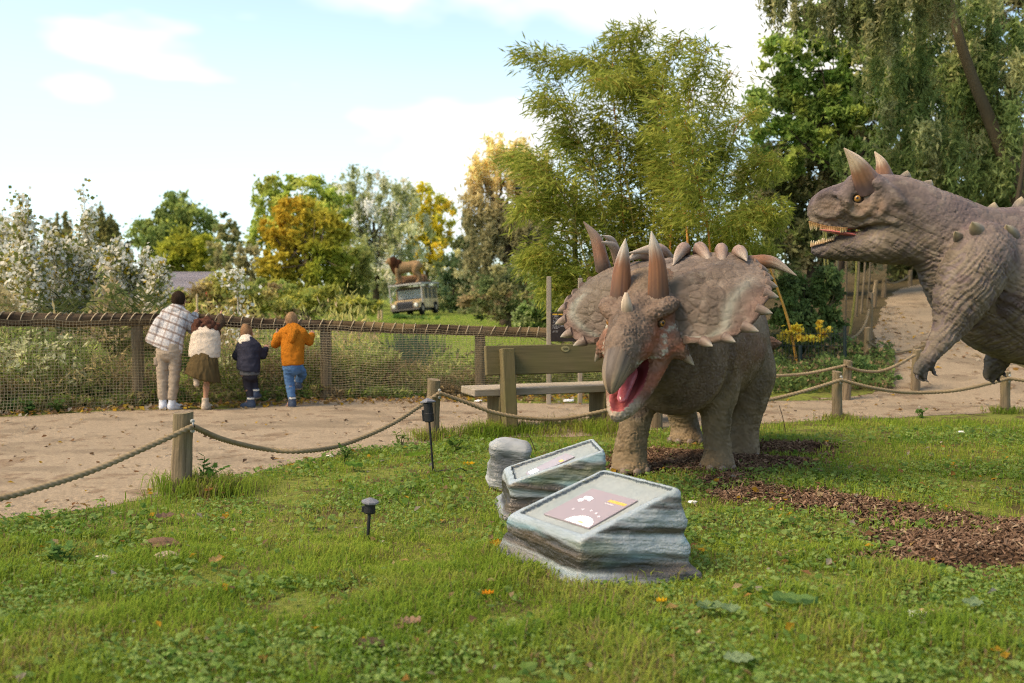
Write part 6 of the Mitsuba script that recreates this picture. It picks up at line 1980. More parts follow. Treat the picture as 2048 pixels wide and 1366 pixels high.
for args in (('dock_leaf', 'left of two round grey green leaves below the rock stand', 'leaf', 1421, 1235, .13, .105, (.20, .28, .13), 10, .3, .045, 1), ('dock_leaf', 'right of two round grey green leaves below the rock stand', 'leaf', 1462, 1238, .10, .085, (.22, .30, .15), 80, .3, .045, 2),
             ('dock_leaf', 'long curled green leaf right of the two round ones', 'leaf', 1590, 1232, .20, .10, (.15, .25, .08), -20, .4, .06, 3), ('dock_leaf', 'pale broad leaf low in the grass at the far right', 'leaf', 1945, 1228, .12, .09, (.22, .30, .16), 60, .2, .05, 4),
             ('dock_leaf', 'pointed bright green leaf near the leaning lamp', 'leaf', 832, 925, .20, .07, (.16, .26, .03), 35, .3, .06, 5), ('dock_leaf', 'broad green leaf left of the leaning lamp', 'leaf', 708, 945, .18, .10, (.12, .22, .04), -30, .4, .05, 6),
             ('dock_leaf', 'pale round leaf at the bottom edge, right of centre', 'leaf', 1478, 1345, .12, .11, (.24, .32, .17), 0, .2, .05, 7),
             ('yellow_leaf', 'bright yellow fallen leaf between lamp and boulder', 'leaf', 938, 938, .10, .06, (.70, .42, .02), 20, .3, .04, 8), ('yellow_leaf', 'orange leaf leaning on the left foot of the nearest rock stand', 'leaf', 992, 1106, .10, .07, (.60, .28, .02), 80, .4, .05, 9),
             ('yellow_leaf', 'orange fallen leaf below and left of the nearest rock stand', 'leaf', 976, 1213, .055, .045, (.62, .27, .02), 10, .4, .06, 10), ('brown_leaf', 'pinkish brown dead leaf in the bottom centre grass', 'leaf', 822, 1272, .085, .06, (.42, .27, .18), 15, .5, .06, 11),
             ('brown_leaf', 'smaller dead leaf left of the pinkish brown one', 'leaf', 797, 1280, .06, .045, (.30, .18, .12), 70, .5, .05, 12), ('brown_leaf', 'curled tan leaf in the grass below the foreground post', 'leaf', 432, 1140, .09, .05, (.45, .30, .12), 60, .5, .05, 13),
             ('brown_leaf', 'brown dead leaf left of the lamp in the lawn', 'leaf', 330, 1050, .11, .06, (.26, .17, .12), 30, .5, .05, 14), ('brown_leaf', 'orange brown leaf caught at the foot of the thistle', 'leaf', 418, 1003, .07, .05, (.36, .18, .06), 60, .4, .08, 15),
             ('yellow_leaf', 'small yellow leaf right of the two round ones', 'leaf', 1323, 1228, .05, .04, (.66, .40, .02), 10, .4, .06, 16), ('yellow_leaf', 'yellow leaf on the lawn edge near the path', 'leaf', 585, 938, .08, .05, (.60, .36, .06), 10, .3, .03, 17)):
    big_leaf(*args)


def scrap(label, px, py, size, col, seed, name='litter_scrap', cat='litter'):
    m = trimesh.creation.icosphere(2, 1.0)
    v = m.vertices * np.array([size, size * .7, size * .3])
    v = v * (.55 + .9 * fb(m.vertices, 1.8, seed))[:, None]
    v[:, 2] = np.maximum(v[:, 2], -size * .1)
    o = gnd(px, py)
    key = thing(name, label, cat)
    part(key, '', (v + o + (0, 0, size * .12 + .02), m.faces), 'matte', color=np.broadcast_to(col, v.shape))


scrap('crumpled white paper scrap lying at lower right', 1830, 1240, .05, (.78, .78, .76), 1)
scrap('tan cardboard scrap beside the white paper at lower right', 1856, 1236, .045, (.55, .38, .22), 2)
scrap('white scrap on the grass right of the nearest rock stand', 1385, 1012, .035, (.72, .72, .70), 3)
scrap('white scrap at the lawn edge beside the path rope', 660, 918, .035, (.70, .69, .66), 4)
scrap('white scrap by the fence foot near the bench', 957, 806, .05, (.80, .80, .80), 5)
scrap('white scrap under the bench seat', 1137, 806, .07, (.80, .80, .80), 6)
scrap('pale stone lying in the left foreground grass', 335, 1122, .07, (.42, .32, .25), 7, 'stone', 'stone')
scrap('small pale stone near the left edge of the lawn', 206, 1124, .04, (.62, .55, .42), 8, 'stone', 'stone')
scrap('dark clod of soil in the bottom centre grass', 742, 1305, .075, (.075, .052, .038), 9, 'soil_clod', 'clod')
scrap('brown clod of bark behind the pale stone', 320, 1100, .10, (.15, .095, .06), 10, 'bark_clod', 'clod')
scrap('white scrap on the grass at the right edge', 1922, 870, .05, (.75, .75, .73), 11)

# thistle by the foreground post and a few leafy weeds
r_ = rng(51)


def leafy(name, label, px, py, hgt, stems, nl, L, W, col, seed):
    r = rng(seed)
    key = thing(name, label, 'weed')
    o = gnd(px, py)
    ms = []
    for _s in range(stems):
        top = o + (r.normal(0, .35) * hgt, r.normal(0, .3) * hgt, hgt * r.uniform(.55, 1))
        c = curve(np.array([o - (0, 0, .02), (o + top) / 2 + (r.normal(0, .02), 0, .02), top]), 10)
        ms.append((*tube(c, np.linspace(.005, .0025, 10), 5)[:2], np.array(col) * .8))
        for u in np.linspace(.1, 1, nl):
            q = c[int(u * 9)]
            d = unit(np.append(r.normal(0, 1, 2), .35 + r.normal(0, .3)))
            ln = L * r.uniform(.6, 1.2) * (1.2 - .6 * u)
            sd = unit(np.cross(d, [0, 0, 1.0]))
            n = 5
            for j in range(n):                                          # lobed leaf: a midrib of paired lobes
                p0 = q + d * ln * j / n
                for sg in (-1, 1):
                    e = unit(d * .6 + sg * sd + np.array([0, 0, .1]))
                    tp = p0 + e * W * (1 - .6 * j / n)
                    ms.append((*blade_mesh(p0[None], tp[None], np.array([W * .55]), d[None], np.zeros((1, 3)))[:2], np.array(col) * r.uniform(.75, 1.25)))
            ms.append((*blade_mesh(q[None], (q + d * ln)[None], np.array([W * .6]), sd[None], np.zeros((1, 3)))[:2], np.array(col)))
    v, f, c = join(ms)
    part(key, '', (v, f), 'foliage', color=np.clip(c, 0, 1))


leafy('thistle', 'tall jagged thistle growing beside the foreground post', 415, 985, .27, 4, 11, .12, .035, (.10, .20, .04), 1)
leafy('leafy_weed', 'small leafy weed at the path edge just left of the leaning lamp', 802, 890, .15, 4, 5, .07, .03, (.16, .22, .06), 2)
leafy('leafy_weed', 'leafy weed patch at the foot of the rope post behind the lamp', 905, 905, .14, 6, 6, .08, .03, (.11, .19, .04), 3)
leafy('leafy_weed', 'bushy weed on the lawn halfway between foreground post and leaning lamp', 690, 925, .12, 5, 5, .09, .035, (.10, .17, .04), 4)
leafy('leafy_weed', 'green weed on the lawn under the hand of the grey statue', 1845, 836, .10, 5, 5, .06, .03, (.12, .22, .05), 5)
leafy('leafy_weed', 'low ragged weed in the left foreground', 120, 1130, .12, 7, 5, .10, .035, (.15, .26, .07), 6)
leafy('leafy_weed', 'ivy-leaved weed at the foot of the net at left', 60, 830, .14, 7, 5, .08, .04, (.06, .12, .035), 7)
leafy('leafy_weed', 'green weed under the net right of the ivy-leaved one', 120, 826, .14, 7, 5, .08, .04, (.09, .15, .04), 8)
# ------------------------------------------------------------------ four children at the fence, seen from behind


class Kid:
    def __init__(self, label, u0, v0):
        self.o = gnd(260 + u0 * .205, 560 + v0 * .205)
        self.s = .205 / FPX * self.o[1]
        self.u0, self.v0 = u0, v0
        self.key = thing('person', label, 'child')
        self.hands = []

    def p(self, u, v, y=0.0):
        return np.array([(u - self.u0) * self.s, y, (self.v0 - v) * self.s])

    def row(self, u, v, y, *r):
        return (*self.p(u, v, y), *r)

    def field(self, h=.009, lo=(-.36, -.36, -.03), hi=(.36, .62, 1.5)):
        return Field(lo, hi, h)

    def add(self, name, fl, mat, colfn, smooth=2, fold=0.0, fs=9, seed=0, sub=0, stretch=(1, 1, 1), **kw):
        v, f = fl.mesh(smooth, sub)
        if fold:
            n = meshkit.fbm(v * np.array(stretch) * fs + seed, 3, seed)
            v = v + normals(v, f) * (fold * (np.abs(n - .5) * -2 + .25))[:, None]
        return part(self.key, name, (v + self.o, f), mat, smooth=True, color=np.clip(colfn(v), 0, 1), **kw)

    def skin(self, head, hr, neck, chest, hips, arms, legs, tone, lean=0.0, bare=None):
        """One continuous body: arms = [(shoulder, elbow, wrist)], legs = [(hip, knee, ankle, toe)]."""
        fl = self.field(.0085)
        h = self.p(*head)
        fl.ell(h, (hr * .80, hr * .98, hr * 1.08), k=.02)
        fl.ell(h + (0, hr * .45, -hr * .45), (hr * .58, hr * .55, hr * .62), k=.04)
        fl.cone(h + (0, hr * .95, -hr * .05), h + (0, hr * 1.14, -hr * .28), .012, .015, k=.015)                 # nose
        fl.ell(h + (0, hr * .93, -hr * .62), (.022, .012, .008), k=.008)                                       # lips
        for s in (-1, 1):
            fl.ell(h + (s * hr * .82, hr * .02, -hr * .12), (.010, .020, .027), rot([0, 0, 1], -s * 25), k=.008)  # ears
            fl.ell(h + (s * hr * .33, hr * .98, hr * .02), (.016, .012, .010), k=.008, sub=True)
        n = self.p(*neck)
        fl.cone(h + (0, -.005, -hr * .6), n, .043, .047, k=.02)
        c, q = self.p(*chest), self.p(*hips)
        fl.oval([(*n, .05, .05), (*(n * .6 + c * .4), .10, .075), (*c, .115, .085), (*((c + q) / 2), .10, .075), (*q, .108, .085)], up=(0, 1, 0), k=.03, n=12)
        for sh, el, wr in arms:
            a, b, w = self.p(*sh), self.p(*el), self.p(*wr)
            fl.cone(a, b, .040, .031, k=.03).cone(b, w, .031, .021, k=.015)
            self.hand(fl, w, unit(w - b))
        for hp, kn, an, toe in legs:
            a, b, w, t = self.p(*hp), self.p(*kn), self.p(*an), self.p(*toe)
            fl.cone(a, b, .056, .037, k=.03)
            m = b * .65 + w * .35 + (0, -.012, 0)
            fl.cone(b, m, .036, .037, k=.02).cone(m, w, .036, .026, k=.02)
            fl.cone(w - (0, .01, .01), t, .026, .02, k=.02)
        self.add('body', fl, 'satin', lambda v: np.asarray(tone) * (.88 + .24 * fb(v, 18, 3))[:, None], smooth=2)
        for s in (-1, 1):
            m = trimesh.creation.icosphere(2, .011)
            part(self.key, 'eye', (m.vertices + h + (s * hr * .33, hr * .88, hr * .02) + self.o, m.faces), 'gloss', smooth=True, color=np.broadcast_to((.06, .04, .03), m.vertices.shape))
        return h

    def hand(self, fl, w, d):
        """Palm, four curled fingers and a thumb from the wrist along d."""
        side = unit(np.cross(d, [0, 1.0, .4]))
        nrm = unit(np.cross(side, d))
        pc = w + d * .030
        R = np.stack([side, nrm, d], 1)
        fl.ell(pc, (.026, .013, .034), R, k=.012)
        for k, (o, L) in enumerate(((-.020, .040), (-.007, .047), (.006, .044), (.018, .035))):
            a = pc + side * o + d * .026
            b = a + d * L * .55 + side * o * .2
            c = b + unit(d * .55 + nrm * .75) * L * .5
            fl.cone(a, b, .0078, .0072, k=.004).cone(b, c, .0072, .0062, k=.004)
        a = w + d * .018 - side * .022
        fl.cone(a, a + unit(d * .7 - side * .8) * .026, .0088, .008, k=.006).cone(a + unit(d * .7 - side * .8) * .026, a + unit(d * .7 - side * .8) * .026 + unit(d * .9 + nrm * .4) * .02, .008, .0068, k=.004)

    def hair(self, h, hr, col, fluff=.016, seed=0, extra=None, fs=(26, 26, 12), drop=-.55):
        fl = self.field(.009)
        fl.ell(h + (0, -hr * .06, hr * .10), (hr * .86, hr * 1.03, hr * 1.08), k=.02)
        fl.clip(h + (0, hr * .55, 0), (0, 1, -.45))
        fl.clip(h + (0, 0, hr * drop), (0, .25, -1))
        if extra:
            extra(fl)
        v, f = fl.mesh(2, 0)
        n = meshkit.fbm(v * np.array(fs), 3, seed)
        v = v + normals(v, f) * (fluff * (n - .45))[:, None]
        part(self.key, 'hair', (v + self.o, f), 'matte', smooth=True, color=np.clip(np.asarray(col) * (.55 + .95 * meshkit.fbm(v * np.array(fs) * 1.4, 3, seed + 1))[:, None], 0, 1))

    def shoe(self, fl_col, an, toe, h=.12, r=.045, sole=(.55, .53, .5), name='shoe', band=None, tilt=None):
        a, t = self.p(*an), self.p(*toe)
        fl = self.field(.008, np.minimum(a, t) - .14, np.maximum(a, t) + .16)
        d = unit(np.array([*(t - a)[:2], 0]) + 1e-6)
        base = min(a[2], t[2])
        heel = np.array([a[0], a[1], base + .03]) - d * .022
        tip = np.array([t[0], t[1], base + .028])
        fl.cone((a[0], a[1], base + h), (a[0], a[1], base + .05), r, r * .95, k=.02)
        fl.cone(heel, tip, .038, .036, k=.025)
        fl.cone(heel + (0, 0, .03), tip * .6 + heel * .4 + (0, 0, .022), .036, .034, k=.02)
        fl.clip((0, 0, base + .001), (0, 0, -1)).clip((0, 0, base + h), (0, 0, 1))
        col = np.asarray(fl_col)

        def cf(v):
            z = v[:, 2] - base
            c = np.where((z < .022)[:, None], sole, col * (.85 + .3 * fb(v, 30, 3))[:, None])
            if band is not None:
                c = np.where(((z > h - .030) & (z < h - .012))[:, None], band, c)
            return c
        return self.add(name, fl, 'satin', cf, smooth=1)


# ---- the tall boy in the plaid shirt jacket
k = Kid('tallest child with short dark hair, cream plaid jacket and beige trousers, leaning on rail', 385, 1270)
head = (415, 194, .30)
h = k.skin(head, .097, (408, 268, .27), (400, 400, .20), (385, 690, .03), [((300, 330, .24), (235, 400, .34), (262, 336, .47)), ((520, 345, .24), (572, 470, .26), (540, 338, .47))],
           [((322, 700, .02), (322, 920, .02), (325, 1160, -.01), (318, 1250, .08)), ((440, 700, .02), (430, 920, .03), (412, 1160, 0), (452, 1250, .06))], (.30, .165, .095))
k.hair(h, .097, (.030, .020, .014), .010, 1)
fl = k.field(.0098)
fl.oval([k.row(405, 290, .26, .075, .065), k.row(402, 318, .25, .112, .08), k.row(398, 390, .21, .150, .105), k.row(385, 520, .12, .152, .115), k.row(362, 640, .05, .165, .12), k.row(350, 760, .03, .172, .12)], up=(0, 1, 0), k=.03, n=16)
fl.oval([k.row(300, 360, .16, .05, .055), k.row(245, 490, .10, .062, .065), k.row(205, 620, .05, .066, .055)], up=(0, 1, 0), k=.05, n=8)
fl.cone(k.p(512, 350, .24), k.p(560, 480, .26), .058, .056, k=.03).cone(k.p(560, 490, .26), k.p(542, 352, .44), .06, .045, k=.02)
fl.cone(k.p(300, 335, .24), k.p(240, 400, .34), .064, .056, k=.03).cone(k.p(240, 400, .34), k.p(262, 345, .44), .055, .045, k=.02)
fl.clip(k.p(330, 672, 0), (-.40, 0, -.92))


def plaid(v):
    a = v[:, 2] * .93 + v[:, 0] * .37 + .25 * v[:, 1]
    b = v[:, 0] * .93 - v[:, 2] * .32 + .3 * v[:, 1]
    c = np.broadcast_to((.47, .45, .44), (len(v), 3)).copy()
    fa, fb_ = (a / .105) % 1, (b / .095) % 1
    c = lerp(c, np.broadcast_to((.24, .18, .15), c.shape), .75 * (np.abs(fa - .5) < .13))
    c = lerp(c, np.broadcast_to((.24, .18, .15), c.shape), .65 * (np.abs(fb_ - .5) < .11))
    c = lerp(c, np.broadcast_to((.12, .08, .06), c.shape), .7 * ((np.abs(fa - .5) < .045) & (np.abs(fb_ - .5) < .40)))
    c = lerp(c, np.broadcast_to((.22, .21, .22), c.shape), .6 * ((np.abs(fa - .93) < .035) | (np.abs(fb_ - .95) < .03)))
    return c * (.9 + .2 * fb(v, 60, 3))[:, None]


k.add('shirt_jacket', fl, 'matte', plaid, fold=.022, fs=7, seed=3, stretch=(1.3, 1.0, .6), label='cream plaid shirt jacket')
fl = k.field(.0098)
fl.oval([k.row(402, 274, .265, .072, .060), k.row(402, 295, .245, .082, .07)], up=(0, 1, 0), k=.02, n=5)
fl.ell(k.p(400, 300, .20), (.10, .05, .05), k=.03)
k.add('collar', fl, 'matte', plaid, fold=.008, seed=5)
fl = k.field(.0098)
fl.oval([k.row(380, 640, .03, .135, .10), k.row(380, 720, .02, .14, .105)], up=(0, 1, 0), k=.03, n=4)
fl.chain([k.row(322, 720, .02, .075), k.row(318, 850, .02, .071), k.row(320, 960, .015, .064), k.row(322, 1080, .0, .058), k.row(324, 1165, -.01, .052)], k=.008, n=12)
fl.chain([k.row(440, 720, .02, .076), k.row(438, 850, .025, .071), k.row(430, 960, .02, .064), k.row(420, 1080, .01, .058), k.row(410, 1165, 0, .052)], k=.008, n=12)
fl.clip(k.p(0, 1168, 0), (0, 0, -1))
k.add('trousers', fl, 'matte', lambda v: np.asarray((.33, .265, .20)) * (.88 + .24 * fb(v, 12, 4))[:, None], fold=.020, fs=10, seed=7, stretch=(.8, .8, 1.6), label='beige cargo trousers')
for u, v_, y in ((268, 790, .0), (478, 770, .01)):
    m = bevel_box((.05, .085, .10), .012)
    part(k.key, 'pocket', (m.vertices + k.p(u, v_, y) + k.o, m.faces), 'matte', color=np.broadcast_to((.31, .245, .185), m.vertices.shape))
for a, t in (((325, 1270, -.01), (312, 1270, .13)), ((412, 1270, 0), (462, 1270, .10))):
    k.shoe((.55, .56, .60), a, t, .135, .046, (.6, .6, .61))

# ---- the girl with the curls
k = Kid('child with dark curly hair, cream fleece vest and brown skirt, one foot lifted behind', 730, 1270)
head = (722, 440, .20)
h = k.skin(head, .088, (728, 520, .14), (728, 600, .08), (730, 770, .02), [((640, 520, .10), (598, 575, .17), (625, 545, .40)), ((800, 510, .12), (838, 420, .28), (800, 352, .44))],
           [((760, 800, .0), (752, 985, .02), (738, 1170, .0), (748, 1252, .10)), ((700, 800, .02), (694, 940, .12), (690, 925, -.10), (690, 985, -.13))], (.40, .215, .13))


def curls(fl):
    r = rng(6)
    for j in range(60):
        a = r.uniform(-1, 1)
        c = k.p(712 + a * 122, 428 + abs(a) * 30 + r.uniform(-35, 75), .15 + r.uniform(-.09, .06))
        fl.ell(c, np.array([.034, .034, .04]) * r.uniform(.7, 1.25), k=.012)


k.hair(h, .088, (.080, .038, .026), .035, 4, curls, (30, 30, 26), -.9)
fl = k.field(.0098)
fl.oval([k.row(728, 490, .12, .10, .08), k.row(730, 540, .10, .155, .10), k.row(726, 640, .07, .166, .118), k.row(724, 720, .04, .168, .12), k.row(724, 800, .03, .165, .12)], up=(0, 1, 0), k=.03, n=12)
fl.ell(k.p(735, 530, .03), (.10, .05, .05), k=.03)
fl.clip(k.p(724, 752, 0), (-.04, 0, -1))
k.add('vest', fl, 'matte', lambda v: np.asarray((.48, .405, .325)) * (.82 + .36 * fb(v, 45, 4))[:, None], fold=.020, fs=9, seed=2, label='cream fleece vest')
fl = k.field(.0098)
for a, b, w in (((640, 520, .10), (598, 575, .17), (622, 548, .37)), ((800, 510, .12), (838, 420, .28), (806, 362, .41))):
    fl.cone(k.p(*a), k.p(*b), .056, .047, k=.02).cone(k.p(*b), k.p(*w), .046, .036, k=.02)
k.add('sleeves', fl, 'matte', lambda v: np.asarray((.060, .042, .028)) * (.8 + .4 * fb(v, 20, 4))[:, None], fold=.014, fs=16, seed=4, label='dark brown sleeves')
fl = k.field(.0098)
fl.oval([k.row(730, 735, .02, .135, .10), k.row(728, 800, .0, .150, .125), k.row(716, 880, -.02, .178, .165), k.row(716, 1010, -.03, .205, .20)], up=(0, 1, 0), k=.02, n=10)
fl.clip(k.p(716, 950, 0), (-.30, 0, -.95))
fl.oval([k.row(718, 930, -.02, .150, .15), k.row(712, 1060, -.03, .20, .19)], up=(0, 1, 0), k=.01, n=4, sub=True)
k.add('skirt', fl, 'matte', lambda v: np.asarray((.085, .060, .028)) * (.8 + .4 * fb(v, 14, 4))[:, None], fold=.034, fs=10, seed=8, stretch=(1.7, 1.7, .25), label='dark olive brown skirt')
k.shoe((.42, .34, .25), (736, 1270, 0), (752, 1270, .12), .15, .042, (.40, .31, .22), 'boot')
fl = k.field(.008)
fl.cone(k.p(692, 915, -.02), k.p(690, 935, -.12), .040, .042, k=.02).cone(k.p(690, 930, -.12), k.p(688, 1005, -.15), .038, .034, k=.03)
k.add('boot', fl, 'satin', lambda v: np.where((v[:, 1:2] < -.165), (.40, .31, .22), np.asarray((.42, .34, .25)) * (.85 + .3 * fb(v, 30, 3))[:, None]), smooth=1)

# ---- the small boy in the navy jacket
k = Kid('smallest child, navy jacket with cream collar, dark leggings and navy wellington boots', 1145, 1255)
head = (1124, 518, .12)
h = k.skin(head, .083, (1135, 590, .06), (1158, 700, .04), (1165, 900, .0), [((1080, 650, .06), (1018, 752, .14), (994, 702, .40)), ((1240, 650, .05), (1286, 730, .14), (1262, 680, .42))],
           [((1150, 920, .0), (1150, 1035, .03), (1178, 1150, .0), (1110, 1240, .02)), ((1195, 920, .02), (1192, 1010, .10), (1216, 1060, .05), (1222, 1140, .12))], (.36, .20, .13))


def quiff(fl):
    for u, v_, y, r in ((1110, 462, .10, .036), (1100, 452, .13, .028), (1130, 462, .08, .03), (1092, 470, .16, .026)):
        fl.ell(k.p(u, v_, y), (r, r, r * 1.2), k=.02)


k.hair(h, .083, (.21, .122, .065), .018, 3, quiff, (22, 22, 12), -.35)
fl = k.field(.0098)
fl.oval([k.row(1130, 600, .05, .075, .07), k.row(1150, 640, .04, .115, .085), k.row(1160, 720, .03, .120, .095), k.row(1160, 820, .01, .126, .105), k.row(1160, 900, .0, .122, .105), k.row(1160, 960, .0, .12, .1)], up=(0, 1, 0), k=.03, n=14)
fl.cone(k.p(1082, 655, .05), k.p(1024, 745, .12), .058, .054, k=.03).cone(k.p(1024, 745, .12), k.p(1000, 715, .33), .052, .046, k=.02)
fl.cone(k.p(1236, 655, .05), k.p(1278, 735, .12), .058, .052, k=.03).cone(k.p(1278, 735, .12), k.p(1264, 695, .36), .05, .04, k=.02)
fl.clip(k.p(1160, 885, 0), (-.17, 0, -1))
k.add('jacket', fl, 'matte', lambda v: np.asarray((.034, .034, .048)) * (.75 + .5 * fb(v, 22, 4))[:, None], fold=.018, fs=12, seed=3, label='navy corduroy jacket')
fl = k.field(.008)
fl.oval([k.row(1130, 575, .06, .068, .062), k.row(1134, 605, .045, .086, .075), k.row(1136, 622, .03, .088, .07)], up=(0, 1, 0), k=.02, n=6)
k.add('collar', fl, 'matte', lambda v: np.asarray((.60, .52, .42)) * (.8 + .4 * fb(v, 60, 4))[:, None], fold=.012, fs=30, seed=2, label='cream fleece collar')
fl = k.field(.008)
fl.cone(k.p(1003, 722, .31), k.p(997, 708, .35), .048, .044, k=.01)
k.add('cuff', fl, 'matte', lambda v: np.asarray((.58, .50, .42)) * (.8 + .4 * fb(v, 60, 4))[:, None], fold=.008, fs=30, seed=2, label='cream turned-up cuff')
fl = k.field(.0098)
fl.oval([k.row(1170, 860, .0, .108, .09), k.row(1172, 940, .0, .110, .09)], up=(0, 1, 0), k=.02, n=5)
fl.clip(k.p(1172, 925, 0), (0, 0, -1))
k.add('shirt', fl, 'matte', lambda v: np.asarray((.10, .10, .105)) * (.8 + .4 * fb(v, 22, 4))[:, None], fold=.010, seed=5, label='grey shirt hem')
fl = k.field(.0098)
fl.oval([k.row(1170, 890, .0, .095, .08), k.row(1170, 930, .0, .095, .08)], up=(0, 1, 0), k=.02, n=3)
fl.chain([k.row(1150, 930, .0, .058), k.row(1148, 1030, .02, .048), k.row(1165, 1090, .01, .042), k.row(1178, 1150, .0, .038)], k=.01, n=8)
fl.chain([k.row(1198, 930, .01, .056), k.row(1195, 1000, .08, .047), k.row(1210, 1040, .06, .04), k.row(1216, 1075, .05, .038)], k=.01, n=8)
k.add('leggings', fl, 'matte', lambda v: np.asarray((.032, .030, .038)) * (.8 + .4 * fb(v, 22, 4))[:, None], fold=.010, fs=16, seed=6)
k.shoe((.035, .05, .085), (1180, 1255, 0), (1098, 1255, .03), .148, .048, (.20, .18, .15), 'boot', (.62, .58, .50))
k.shoe((.035, .05, .085), (1218, 1168, .05), (1226, 1168, .16), .135, .046, (.20, .18, .15), 'boot', (.62, .58, .50))

# ---- the boy in the orange hoodie
k = Kid('child with short blond hair, orange hooded jumper, blue jeans and navy boots, climbing the net', 1570, 1250)
head = (1567, 392, .12)
h = k.skin(head, .088, (1575, 470, .06), (1592, 580, .03), (1590, 830, .0), [((1492, 510, .05), (1392, 630, .15), (1356, 532, .46)), ((1690, 520, .05), (1742, 600, .15), (1715, 540, .48))],
           [((1555, 850, .0), (1556, 985, .02), (1580, 1150, .0), (1530, 1235, .03)), ((1640, 850, .03), (1650, 930, .22), (1602, 1010, .24), (1602, 1070, .33))], (.36, .20, .13))
k.hair(h, .088, (.235, .145, .078), .014, 5, None, (24, 24, 12), -.45)
fl = k.field(.0098)
fl.oval([k.row(1578, 475, .06, .08, .07), k.row(1588, 510, .05, .122, .085), k.row(1592, 590, .03, .128, .10), k.row(1592, 700, .01, .126, .105), k.row(1592, 790, .0, .118, .10), k.row(1592, 830, .0, .115, .1)], up=(0, 1, 0), k=.03, n=14)
fl.cone(k.p(1496, 515, .04), k.p(1402, 625, .13), .060, .052, k=.03).cone(k.p(1402, 625, .13), k.p(1364, 555, .40), .050, .038, k=.02)
fl.cone(k.p(1686, 520, .04), k.p(1732, 600, .13), .058, .052, k=.03).cone(k.p(1732, 600, .13), k.p(1716, 555, .42), .05, .04, k=.02)
fl.clip(k.p(1592, 826, 0), (.08, 0, -1))
org = lambda v: np.asarray((.36, .125, .014)) * (.82 + .36 * fb(v, 16, 4))[:, None]
k.add('hoodie', fl, 'matte', org, fold=.024, fs=9, seed=3, stretch=(1.2, 1, .8), label='orange hooded jumper')
fl = k.field(.008)
fl.ell(k.p(1592, 500, -.03), (.090, .055, .055), k=.02).ell(k.p(1602, 545, -.075), (.055, .045, .060), k=.03).ell(k.p(1604, 580, -.085), (.03, .03, .035), k=.03)
fl.cone(k.p(1540, 480, .03), k.p(1640, 482, .03), .04, .04, k=.03)
k.add('hood', fl, 'matte', org, fold=.022, fs=14, seed=9, stretch=(1.6, 1, .5), label='orange hood hanging down the back')
fl = k.field(.0098)
fl.oval([k.row(1592, 800, .0, .112, .09), k.row(1590, 860, .0, .115, .092)], up=(0, 1, 0), k=.02, n=4)
fl.chain([k.row(1556, 860, .0, .068), k.row(1554, 980, .02, .056), k.row(1568, 1070, .01, .049), k.row(1580, 1150, .0, .044)], k=.012, n=10)
fl.chain([k.row(1636, 850, .02, .066), k.row(1650, 925, .20, .055), k.row(1625, 970, .23, .047), k.row(1602, 1010, .24, .042)], k=.012, n=10)
k.add('jeans', fl, 'matte', lambda v: lerp((.045, .10, .22), (.11, .20, .36), fb(v, 14, 4)), fold=.016, fs=13, seed=6, stretch=(.8, .8, 1.7), label='blue jeans')
k.shoe((.035, .05, .085), (1582, 1250, 0), (1535, 1250, .08), .148, .048, (.26, .22, .17), 'boot', (.62, .58, .50))
k.shoe((.035, .05, .085), (1602, 1090, .24), (1602, 1090, .34), .14, .046, (.26, .22, .17), 'boot', (.62, .58, .50))
# ------------------------------------------------------------------ beyond the fence: car, lions, shed, stakes
VY = 51.0
vo = at(812, 634, VY); vo[2] = 0.0
car = thing('off_road_car', 'battered cream off-road car with roof rack, tilted in the meadow', 'car')
VR = rot([0, 0, 1], -12) @ rot([0, 1, 0], -6.0)
VO = vo + (0, 0, -.02)


def cv_(p):
    return np.asarray(p) @ VR.T * .86 + VO


def cbox(name, lo, hi, col, mat='satin', b=.02, parent=car, wear=0.0, **kw):
    lo, hi = np.asarray(lo, float), np.asarray(hi, float)
    m = bevel_box(hi - lo, b)
    if wear:
        m = m.subdivide().subdivide().subdivide()
    v = m.vertices + (lo + hi) / 2
    v[:, 2] = np.where(v[:, 2] < 1.26, v[:, 2] * .70, v[:, 2] - .378)      # sunk on its springs
    c = np.broadcast_to(col, v.shape)
    if wear:
        c = lerp(np.array(col), np.array(col) * .45, sstep(.52, .72, fb(v, 5, 3)) * wear)
    return part(parent, name, (cv_(v), m.faces), mat, color=c, **kw)


cream, black, rust = (.50, .37, .19), (.03, .028, .032), (.25, .13, .06)
scene['car_glass'] = {'type': 'principled', 'base_color': {'type': 'rgb', 'value': [.30, .34, .35]}, 'roughness': .12, 'specular': .8}
cbox('body', (-.84, .55, .55), (.84, 4.0, 1.28), cream, wear=.8)
cbox('wing', (-.86, .0, .62), (-.46, 1.0, 1.10), cream, wear=.6)
cbox('wing', (.46, .0, .62), (.86, 1.0, 1.10), cream, wear=.6)
cbox('bonnet', (-.47, .03, .98), (.47, 1.15, 1.19), (.08, .075, .085), wear=.5)
g = cbox('grille', (-.47, -.02, .62), (.47, .06, 1.06), (.035, .034, .042))
for k in range(6):
    z = .66 + .066 * k
    cbox('bar', (-.44, -.04, z), (.44, -.018, z + .022), (.06, .06, .07), parent=g, b=.004)
for s in (-1, 1):
    cbox('lamp_panel', (s * .66 - .17, -.015, .66), (s * .66 + .17, .02, 1.02), (.09, .085, .09))
    v, f = lathe([(.001, .03), (.06, .028), (.10, .012), (.115, 0), (.001, 0)], 18)
    v = v @ rot([1, 0, 0], 90).T
    part(car, 'headlight', (cv_(v + (s * .66, -.02, .59)), f), 'gloss', smooth=True, color=np.broadcast_to((.72, .71, .66), v.shape), label='round pale headlight')
cbox('bumper', (-.85, -.12, .46), (.85, .02, .60), (.10, .09, .085), wear=.6)
